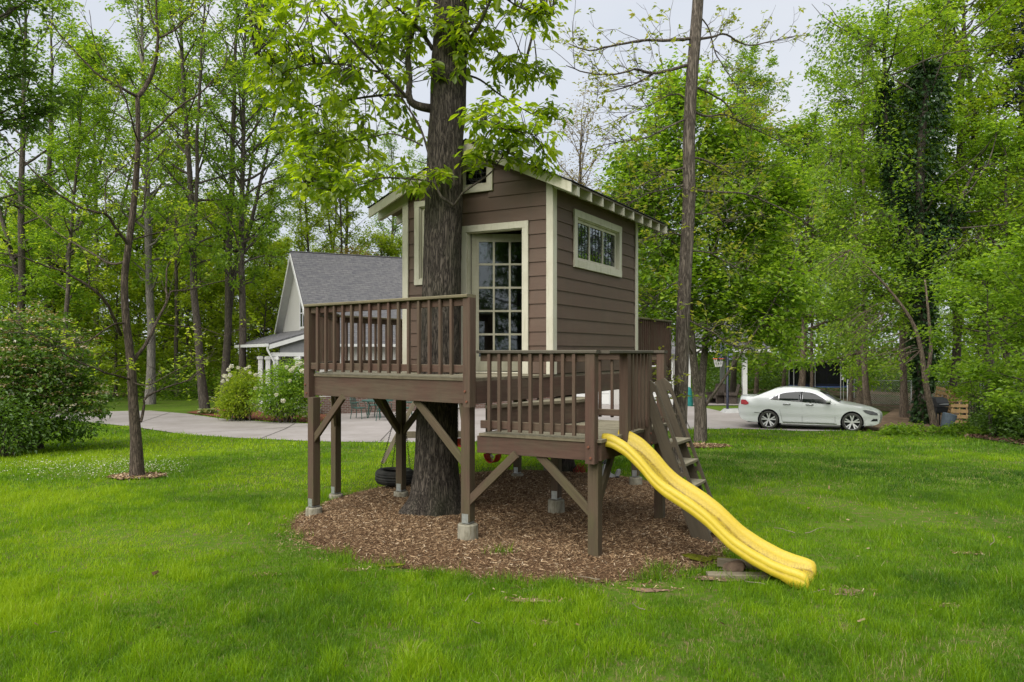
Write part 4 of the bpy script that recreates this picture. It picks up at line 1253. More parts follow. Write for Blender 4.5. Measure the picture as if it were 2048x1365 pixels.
G_FRESH = [(0.0, (0.052, 0.110, 0.011)), (0.35, (0.120, 0.212, 0.018)), (0.65, (0.198, 0.308, 0.027)), (1.0, (0.295, 0.395, 0.055))]
G_YEL = [(0.0, (0.095, 0.145, 0.011)), (0.4, (0.205, 0.285, 0.018)), (0.75, (0.30, 0.375, 0.03)), (1.0, (0.39, 0.43, 0.07))]
G_DEEP = [(0.0, (0.034, 0.075, 0.010)), (0.4, (0.072, 0.145, 0.015)), (0.75, (0.12, 0.215, 0.022)), (1.0, (0.18, 0.29, 0.04))]
M_lf_fresh = leafmat("fresh_green_leaves", G_FRESH, 0.55, 0.02, 2.0)
M_lf_yel = leafmat("yellow_green_leaves", G_YEL, 0.56, 0.02, 1.9)
M_lf_deep = leafmat("deep_green_leaves", G_DEEP, 0.4, 0.03)
M_lf_hick = leafmat("broad_spring_leaves", [(0.0, (0.072, 0.125, 0.007)), (0.4, (0.14, 0.212, 0.009)), (0.75, (0.22, 0.29, 0.012)), (1.0, (0.32, 0.385, 0.025))], 0.68, 0.03, 2.3)
M_lf_ivy = leafmat("dark_ivy_leaves", [(0.0, (0.008, 0.022, 0.008)), (0.5, (0.024, 0.06, 0.014)), (1.0, (0.065, 0.12, 0.025))], 0.25, 0.02)
M_lf_tan = leafmat("tan_buds", [(0.0, (0.16, 0.12, 0.04)), (0.5, (0.26, 0.21, 0.07)), (1.0, (0.36, 0.32, 0.11))], 0.4)
M_lf_gold = leafmat("golden_young_leaves", [(0.0, (0.14, 0.20, 0.02)), (0.5, (0.28, 0.33, 0.04)), (0.85, (0.36, 0.38, 0.05)), (1.0, (0.44, 0.40, 0.08))], 0.5, 0.02)
M_lf_pine = leafmat("pine_needles", [(0.0, (0.010, 0.028, 0.012)), (0.5, (0.022, 0.055, 0.022)), (1.0, (0.045, 0.09, 0.035))], 0.2, 0.05)
M_bk_grey = barkmat("grey_brown_bark", (0.035, 0.028, 0.022), (0.15, 0.125, 0.10), 1.0)
M_bk_pale = barkmat("pale_grey_bark", (0.09, 0.08, 0.07), (0.26, 0.235, 0.21), 1.0)
M_bk_dark = barkmat("dark_forest_bark", (0.03, 0.025, 0.02), (0.125, 0.105, 0.085), 1.0, 0.5, (0.04, 0.055, 0.02))
M_bk_brown = barkmat("brown_bark", (0.045, 0.032, 0.024), (0.18, 0.14, 0.105), 1.0)
M_bk_young = barkmat("young_brown_bark", (0.028, 0.021, 0.016), (0.115, 0.090, 0.068), 1.6)
M_bk_main = barkmat("furrowed_bark", (0.009, 0.0075, 0.0065), (0.074, 0.062, 0.050), 1.7, 0.8, (0.030, 0.038, 0.016))

def thing_tree(name, loc, wd, lf, mw, ml, label, cat="tree", group=None, crown="crown", extra=()):
    t = empty(name, loc, label, cat, group)
    obl("trunk", wd, mw, t, tuple(loc), smooth=True)
    if lf is not None and lf.n: obl(crown, lf, ml, t, tuple(loc), attr=True)
    return t
def px_path(pts, Y):
    return [P(a, b, Y + (c[0] if c else 0)) for a, b, *c in pts]
def dens(pts, m=4):
    """resample a polyline smoothly"""
    a = np.array([tuple(p) for p in pts]); n = len(a)
    t = np.linspace(0, n - 1, (n - 1)*m + 1); out = []
    for x in t:
        i = min(int(x), n - 2); f = x - i
        p0, p1, p2, p3 = a[max(i-1, 0)], a[i], a[i+1], a[min(i+2, n-1)]
        out.append(.5*((2*p1) + (-p0 + p2)*f + (2*p0 - 5*p1 + 4*p2 - p3)*f*f + (-p0 + 3*p1 - 3*p2 + p3)*f**3))
    return np.array(out)

def twig_fill(wd, lf, anchors, lobes, seed, nl, ls, detail, bend=.12, tw=(.007, .0025), droop=.45, vsd=.16, tips=2, cluster=.05, flat=.55, wr=(.42, .56), maxlen=None):
    """grow twigs from the nearest limb point to points spread through each lobe, with leaves at their ends"""
    r = np.random.default_rng(seed); A = np.asarray(anchors)
    for (c, rad, n) in lobes:
        c = np.array(tuple(c)); rad = np.array(rad)
        for _ in range(n):
            p = r.normal(0, 1, 3); p = p/np.linalg.norm(p)*r.random()**(1/2.6)
            e = c + p*rad
            dist = np.linalg.norm(A - e, axis=1) + r.uniform(0, .25, len(A))
            a = A[np.argmin(dist)]
            L = np.linalg.norm(e - a)
            if maxlen and L > maxlen: a = e + (a - e)*maxlen/L; L = maxlen
            mid = (a + e)/2 + r.normal(0, bend*L, 3) + np.array([0, 0, .10*L])
            t = np.linspace(0, 1, 6)[:, None]; path = (1-t)**2*a + 2*t*(1-t)*mid + t**2*e
            wd.tube(path, np.linspace(tw[0]*(.6 + L), tw[1], 6), 4, False)
            vm = np.clip(r.normal(.5, .2), .1, .9)
            for s_ in range(tips):
                q = path[-1] if s_ == 0 else path[r.integers(3, 5)] + r.normal(0, .04, 3)
                m = int(r.integers(nl[0], nl[1] + 1)); th = r.uniform(0, 2*np.pi) + np.arange(m)*2*np.pi/m
                o = np.stack([np.cos(th), np.sin(th), np.full(m, -.05)], 1)*.9 + unit(path[-1] - path[-2])[None]*.35
                pos = q + r.normal(0, cluster, (m, 3)) + o*.02
                leaves(lf, pos, ls*r.uniform(.5, 1.3, m), int(r.integers(1e9)), droop, wr, o*1.4, vm, vsd, .10, detail, flat)

# ------------------------------------------------------------------ the big tree the deck is built around
TY = 10.18
def big_trunk():
    ys = [(1034, 800, 930), (1018, 806, 926), (995, 818, 922), (975, 824, 919), (933, 829, 915), (880, 833, 914), (820, 836, 914), (740, 842, 917), (580, 846, 919), (400, 852, 924), (280, 857, 925), (217, 861, 930), (100, 866, 934), (0, 870, 938), (-200, 880, 938), (-500, 895, 938)]
    zc = np.array([CH - (y - HY)*TY/F for y, a, b in ys]); xc = np.array([PXX((a + b)/2, TY) for y, a, b in ys]); rr = np.array([(b - a)/2*TY/F for y, a, b in ys])
    n, m = 144, 420
    z = np.concatenate([np.linspace(zc[0] - .08, 5.2, 320), np.linspace(5.22, zc[-1], m - 320)])
    x0 = np.interp(z, zc, xc); r0 = np.interp(z, zc, rr)
    th = np.linspace(0, 2*np.pi, n, endpoint=False)
    TH_, ZZ = np.meshgrid(th, z)
    ridge = np.zeros_like(TH_)
    for k, (fa, fz, amp) in enumerate(((22, 1.9, 1.0), (37, 3.6, .7), (61, 7.0, .45))):
        w = vnoise((TH_/(2*np.pi))*fa + 20, ZZ*fz + 9*k, 40 + k); w2 = vnoise((TH_/(2*np.pi))*fa + 20 - fa, ZZ*fz + 9*k, 40 + k)
        bl = np.clip((TH_/(2*np.pi) - .94)/.06, 0, 1); w = w*(1 - bl) + w2*bl
        ridge += amp*(1 - np.abs(2*w - 1)*1.6)
    flare = np.clip((.42 - ZZ)/.42, 0, 1)**1.6
    butt = 1 + flare*(.16*np.cos(TH_*3 + 1.2) + .12*np.cos(TH_*5 + .4) + .05*np.cos(TH_*9))
    R_ = r0[:, None]*butt + .0075*ridge
    v = np.stack([x0[:, None] + R_*np.cos(TH_), TY + R_*np.sin(TH_), ZZ], -1).reshape(-1, 3)
    i = np.arange(len(z) - 1)[:, None]*n; j = np.arange(n)[None, :]; k = (j + 1) % n
    mb = MB(); mb.add(v, np.stack([i + j, i + k, i + n + k, i + n + j], -1).reshape(-1, 4))
    return mb
big = empty("shade_tree", (PXX(866, TY), TY, 0), "big furrowed trunk growing up through the deck in front of the cabin", "tree")
obl("trunk", big_trunk(), M_bk_main, big, (PXX(866, TY), TY, 0), smooth=True)
lw, ll = MB(), MB()
limbs = [
 ([(862, 218), (842, 214, -.1), (826, 207, -.15), (818, 193, -.2), (819, 155, -.2), (816, 110, -.1), (826, 60, 0), (838, 0, .1), (850, -80, .2)], .060, .02),
 ([(822, 203, -.15), (801, 181, -.3), (765, 145, -.5), (722, 101, -.7), (657, 36, -.9), (610, -20, -1.0)], .026, .008),
 ([(765, 145, -.5), (735, 140, -.4), (690, 130, -.2), (630, 128, 0), (560, 140, .2), (510, 110, .3)], .015, .005),
 ([(816, 195, -.2), (780, 190, .1), (730, 195, .4), (670, 205, .6), (610, 215, .7), (560, 210, .9)], .022, .006),
 ([(908, 412, -.26), (893, 402, -.34), (880, 390, -.38), (867, 354, -.38), (856, 304, -.38), (839, 253, -.4), (812, 210, -.45), (787, 170, -.5), (765, 137, -.6), (740, 90, -.7)], .021, .007),
 ([(908, 411, -.26), (918, 398, -.36), (926, 386, -.42), (945, 372, -.48), (966, 358, -.5), (985, 342, -.5), (997, 325, -.55), (1015, 300, -.6)], .018, .006),
 ([(873, 367, -.38), (845, 361, -.45), (819, 358, -.5), (765, 356, -.55), (735, 366, -.55), (711, 372, -.5), (660, 380, -.4), (610, 372, -.3)], .013, .004),
 ([(845, 292, -.38), (812, 276, -.3), (775, 268, -.2), (720, 280, 0), (660, 272, .2), (600, 262, .3)], .012, .004),
 ([(936, 84, -.1), (952, 60, -.2), (968, 30, -.3), (990, -20, -.4)], .030, .014),
 ([(938, 82, .0), (965, 84, .1), (985, 95, .2), (1012, 118, .3), (1050, 130, .5), (1090, 150, .6)], .018, .005),
 ([(930, 150, .1), (960, 160, .3), (1000, 190, .5), (1040, 215, .7), (1085, 235, .8), (1120, 210, .9)], .016, .005),
 ([(990, -20, -.4), (1030, 10, -.3), (1070, 25, -.2), (1105, 30, -.1)], .014, .005),
 ([(925, 230, -.25), (950, 245, -.5), (985, 255, -.7), (1030, 262, -.8), (1070, 270, -.8)], .012, .004),
 ([(866, 100, 0), (840, 60, -.1), (800, 20, -.3), (740, -20, -.5)], .03, .01),
]
anchors = []
for pts, ra, rb in limbs:
    d = dens(px_path(pts, TY), 4); lw.tube(d, np.linspace(ra, rb, len(d)), 7); anchors.append(d[len(d)//4:])
anchors = np.concatenate(anchors)
def lobe(px, py, dY, rx, ry, rd, n): c = P(px, py, TY + dY); k = TY/F; return (c, (rx*k, rd, ry*k), n)
twig_fill(lw, ll, anchors, [
 lobe(690, 40, -.5, 200, 55, .9, 52), lobe(560, 60, .1, 85, 60, .8, 22), lobe(540, 150, .3, 50, 70, .7, 16), lobe(640, 130, .1, 130, 60, .9, 38), lobe(620, 200, .4, 100, 70, .8, 30),
 lobe(740, 170, -.2, 100, 90, .9, 34), lobe(690, 270, .1, 110, 55, .7, 30), lobe(600, 255, .4, 50, 60, .6, 14), lobe(620, 345, -.2, 55, 48, .5, 24), lobe(680, 365, -.4, 80, 48, .5, 26), lobe(760, 350, -.4, 70, 50, .5, 14), lobe(650, 300, .1, 90, 40, .6, 20), lobe(580, 120, .1, 60, 60, .7, 14),
 lobe(760, 60, -.4, 90, 60, .7, 26), lobe(835, 60, .2, 40, 60, .6, 12), lobe(800, 120, .1, 50, 60, .6, 14), lobe(815, 250, .2, 45, 40, .5, 8),
 lobe(1000, 20, .0, 110, 34, .8, 30), lobe(1085, 25, 0, 40, 35, .6, 12), lobe(970, 90, .1, 50, 34, .5, 12), lobe(1010, 125, .3, 60, 30, .5, 14), lobe(1075, 145, .5, 45, 28, .5, 14), lobe(1020, 165, .3, 60, 25, .5, 9),
 lobe(905, 55, -.35, 36, 36, .15, 7), lobe(900, 125, -.36, 40, 30, .15, 9), lobe(905, 35, -.3, 40, 30, .2, 5),
 lobe(1000, 250, -.65, 85, 45, .45, 32), lobe(950, 305, -.6, 40, 42, .25, 15), lobe(1060, 285, -.7, 55, 45, .4, 20), lobe(1100, 325, -.7, 18, 25, .3, 5), lobe(1100, 220, .6, 50, 22, .5, 10), lobe(985, 215, -.4, 40, 24, .4, 9),
 lobe(880, 350, -.45, 36, 16, .1, 5), lobe(835, 365, -.5, 25, 20, .12, 4),
 lobe(700, -80, 0, 260, 70, 1.6, 60), lobe(1000, -90, 0, 160, 70, 1.6, 40), lobe(860, -160, .5, 300, 90, 2.2, 60)],
 21, (5, 8), .124, True, droop=.75, tips=2, cluster=.03, flat=.45, wr=(.32, .47))
obl("limbs", lw, M_bk_dark, big, (PXX(866, TY), TY, 0), smooth=True)
obl("crown", ll, M_lf_hick, big, (PXX(866, TY), TY, 0), attr=True)

# ------------------------------------------------------------------ young tree on the left, mostly bare
def handmade(name, Y, trunk, limbs_, lobes_, seed, nl, ls, mw, ml, label, side_twigs=0, detail=False, tips=2, twl=(.25, .7), flat=.5, spur=0.0, gz0=None, maxlen=None, twup=.25, lr=1.0):
    wd, lf = MB(), MB(); r = np.random.default_rng(seed)
    d = dens([P(a, b, Y) for a, b, w in trunk], 4); w = np.interp(np.linspace(0, len(trunk) - 1, len(d)), range(len(trunk)), [w*Y/F/2 for a, b, w in trunk])
    wd.tube(d, w, 14); base = Vector(d[0]); anc = []
    ends = []
    for pts, ra, rb in limbs_:
        q = dens(px_path(pts, Y), 4); q = q + np.cumsum(r.normal(0, .006, q.shape), 0); wd.tube(q, np.linspace(ra*lr, rb*lr, len(q)), 6); anc.append(q[len(q)//4:])
        for _ in range(side_twigs):
            i = int(r.integers(len(q)//5, len(q) - 1)); dd = unit(q[min(i+1, len(q)-1)] - q[i-1])*.7 + r.normal(0, .5, 3) + np.array([0, 0, twup]); L = r.uniform(*twl)
            t_ = limb(q[i], dd, L, 5, r, .2, .06); wd.tube(t_, np.linspace(.0065, .0022, 6), 4, False)
            ends += [t_[-1], t_[3]]
            for _2 in range(2):
                j = int(r.integers(1, 5)); t2 = limb(t_[j], unit(dd) + r.normal(0, .6, 3), L*.4, 3, r, .2, .08); wd.tube(t2, np.linspace(.004, .0018, 4), 3, False); ends.append(t2[-1])
    anc = np.concatenate(anc)
    if lobes_: twig_fill(wd, lf, anc, [(P(a, b, Y + c), (rx*Y/F, rd, ry*Y/F), n) for a, b, c, rx, ry, rd, n in lobes_], seed, nl, ls, detail, tips=tips, flat=flat, cluster=.05, maxlen=maxlen)
    if ends and spur > 0:
        for e in ends:
            if r.random() > spur: continue
            m = int(r.integers(3, 7)); th = r.uniform(0, 6.28, m); o = np.stack([np.cos(th), np.sin(th), r.uniform(-.3, .5, m)], 1)
            leaves(lf, np.array(e) + r.normal(0, .025, (m, 3)), ls*r.uniform(.6, 1.2, m), int(r.integers(1e9)), .15, (.4, .55), o, float(np.clip(r.normal(.5, .2), 0, 1)), .15, .1, detail, .4)
    return thing_tree(name, tuple(base), wd, lf, mw, ml, label)
LY = 14.2
handmade("young_tree", LY,
 [(275, 962, 40), (274, 945, 29), (272, 880, 22), (266, 800, 18.5), (263, 740, 17), (258, 690, 15.5), (252, 640, 14.5), (249, 560, 13.5), (256, 500, 13), (265, 430, 12.5), (272, 360, 11.5), (276, 280, 9.5), (275, 195, 8.5)],
 [([(275, 195), (290, 178, .1), (305, 150, .2), (315, 115, .2), (320, 78, .2), (318, 30, .2), (316, -40, .2)], .035, .012),
  ([(275, 195), (250, 180, -.2), (205, 155, -.4), (170, 125, -.5), (130, 85, -.6), (100, 40, -.7)], .024, .006),
  ([(320, 76, .2), (350, 60, .3), (380, 35, .4), (415, 0, .5)], .016, .006), ([(320, 76, .2), (305, 40, .1), (298, 0, 0)], .014, .006),
  ([(277, 285), (265, 255, -.3), (255, 210, -.5), (247, 185, -.6), (235, 165, -.6), (215, 140, -.7), (190, 90, -.8), (180, 20, -.8)], .013, .004),
  ([(279, 283), (310, 260, .2), (360, 215, .5), (400, 190, .6), (430, 160, .8), (455, 120, .9), (467, 80, 1.0)], .020, .005),
  ([(258, 492), (240, 465, -.2), (215, 428, -.5), (195, 424, -.7), (150, 410, -.9), (110, 380, -1.1), (60, 335, -1.3), (0, 265, -1.5)], .024, .007),
  ([(212, 426, -.5), (210, 385, -.4), (222, 350, -.4), (245, 335, -.3), (275, 315, 0)], .011, .004),
  ([(268, 445), (285, 430, .2), (292, 390, .3), (300, 340, .4), (330, 300, .6), (350, 275, .7)], .012, .004),
  ([(262, 730), (275, 712, .1), (295, 680, .3), (312, 640, .5), (333, 600, .7), (340, 585, .8), (375, 582, 1.0), (420, 570, 1.3), (470, 560, 1.6)], .028, .006),
  ([(333, 600, .7), (331, 560, .8), (335, 530, .9), (355, 500, 1.0), (345, 470, 1.0), (350, 440, 1.0)], .015, .004),
  ([(312, 645, .5), (350, 652, .8), (400, 655, 1.1), (450, 670, 1.3), (490, 650, 1.5)], .012, .004),
  ([(243, 670), (230, 635, -.3), (205, 595, -.6), (178, 572, -.8), (140, 550, -1.0), (80, 528, -1.2), (30, 512, -1.4), (-30, 505, -1.5)], .026, .007),
  ([(178, 572, -.8), (177, 545, -.8), (170, 500, -.8)], .010, .004),
  ([(280, 845), (288, 810, .1), (290, 800, .1), (310, 787, .3), (345, 772, .5), (380, 760, .8), (405, 740, 1.0), (420, 715, 1.1)], .022, .005),
  ([(262, 760), (240, 755, -.3), (200, 740, -.7), (150, 720, -1.0), (90, 690, -1.3), (40, 650, -1.5)], .016, .004),
  ([(250, 645), (225, 650, -.4), (180, 680, -.8), (120, 682, -1.1), (50, 665, -1.4), (-10, 670, -1.5)], .013, .004),
  ([(256, 520), (225, 530, .4), (170, 500, .9), (120, 470, 1.3), (60, 420, 1.6), (0, 385, 1.8)], .018, .005),
  ([(262, 480), (300, 470, .4), (350, 455, .7), (400, 440, 1.0), (440, 420, 1.3)], .013, .004),
  ([(265, 765), (300, 770, -.3), (350, 745, -.6), (390, 720, -.9)], .012, .004)],
 [], 31, (3, 6), .085, M_bk_young, M_lf_yel, "young bare limbed tree with small yellow green buds left of the driveway", side_twigs=10, spur=.6, lr=1.3, twl=(.25, .75))

# ------------------------------------------------------------------ tall straight tree right of the cabin
RY = 14.6
handmade("oak_tree", RY,
 [(1352, 950, 52), (1354, 925, 37), (1357, 880, 31), (1362, 780, 28), (1366, 640, 27), (1372, 520, 26), (1378, 400, 25), (1378, 280, 24), (1383, 170, 23.5), (1390, 80, 23), (1396, 0, 22), (1402, -120, 24), (1410, -400, 16)],
 [([(1384, 78), (1340, 82, -.3), (1280, 82, -.6), (1220, 92, -.9), (1180, 100, -1.2), (1140, 85, -1.4)], .030, .006),
  ([(1378, 132), (1330, 143, -.2), (1305, 148, -.3), (1270, 140, -.5), (1230, 148, -.8), (1170, 145, -1.1), (1130, 130, -1.3)], .030, .006),
  ([(1305, 148, -.3), (1275, 165, .1), (1230, 178, .4), (1190, 182, .7)], .018, .005),
  ([(1395, 78), (1425, 72, .3), (1450, 65, .6), (1490, 85, .9), (1540, 80, 1.2), (1590, 70, 1.4)], .024, .006),
  ([(1398, 30), (1420, 60, .2), (1435, 110, .3), (1460, 150, .4), (1480, 180, .5)], .014, .005),
  ([(1388, 172), (1420, 185, .3), (1450, 205, .6), (1480, 240, .9), (1520, 255, 1.1)], .022, .005),
  ([(1385, 222), (1415, 232, .3), (1455, 232, .6), (1490, 250, .8), (1540, 275, 1.0), (1590, 300, 1.2)], .022, .005),
  ([(1370, 240), (1330, 258, -.3), (1290, 275, -.6), (1230, 285, -.9), (1180, 300, -1.1)], .018, .005),
  ([(1368, 196), (1350, 190, -.1), (1320, 200, -.4), (1280, 220, -.7), (1230, 240, -1.0)], .015, .004),
  ([(1375, 335), (1330, 345, -.3), (1290, 365, -.6), (1240, 392, -.8), (1200, 400, -1.0)], .015, .004),
  ([(1385, 315), (1420, 325, .3), (1455, 345, .6), (1490, 360, .9)], .020, .005),
  ([(1372, 370), (1330, 378, -.2), (1290, 390, -.5), (1250, 408, -.7)], .016, .004),
  ([(1385, 380), (1430, 385, .3), (1490, 390, .7), (1540, 410, 1.0), (1600, 440, 1.3), (1640, 470, 1.5)], .022, .005),
  ([(1366, 472), (1340, 466, -.2), (1300, 475, -.5), (1270, 480, -.7)], .016, .004),
  ([(1384, 430), (1420, 425, .3), (1450, 440, .6), (1480, 430, .9)], .012, .004),
  ([(1374, 640), (1400, 655, -.2), (1430, 672, -.4), (1450, 690, -.5), (1470, 695, -.6)], .016, .004),
  ([(1362, 560), (1330, 575, -.3), (1300, 600, -.5), (1285, 610, -.6)], .010, .003),
  ([(1372, 500), (1420, 505, .3), (1470, 530, .5), (1510, 540, .8)], .014, .004),
  ([(1360, 790), (1348, 792, -.12), (1342, 786, -.16)], .035, .02)],
 [], 41, (4, 7), .105, M_bk_grey, M_lf_gold, "tall straight trunk with thin level limbs and golden buds right of the cabin", side_twigs=20, spur=.5, lr=1.15, twl=(.35, .95))

# forked maple further back on the right
MY = 21.7
wd, lf = MB(), MB()
def mp(pts, ra, rb, sides=8):
    d = dens([P(a, b, MY + (c[0] if c else 0)) for a, b, *c in pts], 4); wd.tube(d, np.linspace(ra, rb, len(d)), sides); return d
mp([(1400, 892), (1401, 870), (1401, 820), (1398, 785)], .20, .15, 12)
anc = [mp([(1397, 790), (1388, 730, -.3), (1382, 650, -.5), (1378, 560, -.6), (1370, 450, -.7), (1360, 330, -.6), (1355, 220, -.4)], .13, .02),
       mp([(1401, 790), (1408, 720, .4), (1415, 640, .7), (1425, 540, .8), (1440, 430, .9), (1450, 330, .8), (1455, 200, .6)], .12, .02),
       mp([(1408, 815), (1440, 770, -.4), (1480, 710, -.7), (1520, 650, -.9), (1570, 560, -1.0), (1600, 480, -1.0)], .045, .012)]
r_ = np.random.default_rng(77)
more = []
for A0 in anc[:2]:
    for k in range(22):
        i = int(r_.integers(5, len(A0) - 1)); az = k*2.4; d = np.array([math.cos(az), math.sin(az), r_.uniform(.25, .8)])
        L = r_.uniform(1.2, 2.9)*(1 - .4*i/len(A0)); b = limb(A0[i], d, L, 6, r_, .12, .04); wd.tube(b, np.linspace(.028, .007, 7), 5, False); more.append(b[2:])
allanc = np.concatenate([a[6:] for a in anc] + more)
k_ = MY/F
def ML(px, py, dY, rx, ry, rd, n): return (P(px, py, MY + dY), (rx*k_, rd, ry*k_), n)
twig_fill(wd, lf, allanc, [ML(1385, 260, 0, 120, 110, 1.8, 130), ML(1300, 350, -.3, 100, 110, 1.8, 140), ML(1480, 330, .3, 100, 120, 1.8, 140), ML(1400, 430, 0, 170, 110, 2.2, 190), ML(1255, 400, 0, 60, 90, 1.4, 60), ML(1525, 450, .2, 70, 110, 1.5, 80),
  ML(1330, 540, -.2, 110, 90, 1.8, 120), ML(1470, 560, 0, 130, 90, 1.8, 130), ML(1560, 610, -.4, 90, 70, 1.5, 70), ML(1420, 640, .2, 90, 55, 1.4, 45), ML(1520, 690, -.3, 90, 45, 1.2, 40), ML(1310, 640, -.1, 50, 60, 1.2, 30), ML(1350, 190, 0, 80, 70, 1.4, 60), ML(1230, 470, 0, 60, 80, 1.2, 50), ML(1560, 380, .2, 70, 80, 1.4, 50)],
  55, (10, 14), .14, False, tips=3, cluster=.16, droop=.35, flat=.62, wr=(.6, .85), tw=(.006, .003), maxlen=1.6)
thing_tree("maple_tree", tuple(G(1401, 888)), wd, lf, M_bk_grey, M_lf_fresh, "leafy forked maple standing on the lawn edge left of the white car")
# ------------------------------------------------------------------ mulch rings round two trunks
def ring(c, rx, ry, mat, name, label, n=22, seed=1):
    r = random.Random(seed)
    poly = [(c.x + rx*r.uniform(.85, 1.12)*math.cos(2*math.pi*k/n), c.y + ry*r.uniform(.85, 1.12)*math.sin(2*math.pi*k/n)) for k in range(n)]
    sheet(name, poly, mat, .02, .2, label=label, kind="structure")
    return poly
RING1 = ring(G(273, 955), .50, .42, M_mulch, "mulch_ring", "ring of bark mulch round the young left tree", seed=2)
RING2 = ring(G(1405, 893), .75, .6, M_mulch, "mulch_ring", "ring of bark mulch round the forked maple", seed=3)
for pl, nm, lb in ((RING1, "ring_chips", "pale bark chips round the young left tree"), (RING2, "ring_chips", "bark chips round the forked maple")):
    q = np.array(pl); x = rng.uniform(q[:, 0].min(), q[:, 0].max(), 1800); y = rng.uniform(q[:, 1].min(), q[:, 1].max(), 1800); m = inpoly(x, y, pl); x, y = x[m], y[m]
    chips(nm, x, y, gz(x, y) + .035, .03, .08, (.15, .35), M_chips, 9, .3, label=lb)

# ------------------------------------------------------------------ woodland
PROTO = {
 'airy':   [gen_tree(111 + k, 21, .21, .24, 3.7, 46, 11500, .19, up=(.3, 1.05), shape='column', scatter=.18, sub=6, lean=.02, fork=k) for k in range(3)],
 'tall':   [gen_tree(101 + k, 21, .20, .26, 3.6, 44, 14000, .22, up=(.25, 1.0), shape='column', scatter=.19, sub=6, lean=.02, fork=(k + 1) % 2) for k in range(3)],
 'slim':   [gen_tree(131 + k, 17, .12, .26, 2.4, 30, 7000, .20, up=(.4, 1.05), shape='column', scatter=.19, sub=5, lean=.03) for k in range(2)],
 'broad':  [gen_tree(151 + k, 12, .17, .14, 3.7, 36, 14500, .20, up=(.1, .95), shape='round', scatter=.20, sub=7, lean=.02) for k in range(2)],
 'under':  [gen_tree(171 + k, 6.5, .07, .10, 2.4, 24, 6500, .17, up=(.05, .8), shape='round', scatter=.19, sub=5, lean=.05) for k in range(3)],
 'bud':    [gen_tree(191, 15, .17, .28, 3.0, 34, 2400, .15, up=(.5, 1.15), shape='column', scatter=.22, sub=6, lean=.02)],
 'pine':   [gen_tree(201, 20, .26, .22, 3.2, 44, 9000, .30, up=(-.12, .35), shape='cone', scatter=.26, sub=5, lean=.01, droop=.05, wr=(.10, .16), flat=.2)],
}
_pm = {}
def proto_mesh(kind, i):
    if (kind, i) not in _pm:
        wd, lf = PROTO[kind][i]
        _pm[(kind, i)] = (wd.mesh("trunk", True), lf.mesh("crown", False, True))
    return _pm[(kind, i)]
_matcopies = {}
def with_mat(me, mat):
    key = (me.name, mat.name)
    if key not in _matcopies:
        m = me if not me.materials and not any(k[0] == me.name for k in _matcopies) else me.copy()
        m.materials.clear(); m.materials.append(mat); _matcopies[key] = m
    return _matcopies[key]
def forest_tree(kind, i, px, Y, s, ml, mw, label, name="woodland_tree", rot=None, wid=1.0, X=None, tilt=0.0):
    x = PXX(px, Y) if X is None else X
    loc = Vector((x, Y, gzf(x, Y)))
    t = empty(name, loc, label, "tree", "trees along the woodland edge")
    a, b = proto_mesh(kind, i % len(PROTO[kind]))
    M = Matrix.Translation(loc) @ Matrix.Rotation(tilt, 4, 'Y') @ Matrix.Rotation(rot if rot is not None else random.uniform(0, 6.28), 4, 'Z') @ Matrix.Diagonal((s*wid, s*wid, s, 1))
    for nm, me, mm in (("trunk", a, mw), ("crown", b, ml)):
        ob(nm, with_mat(me, mm), mm, t, M)
    return t
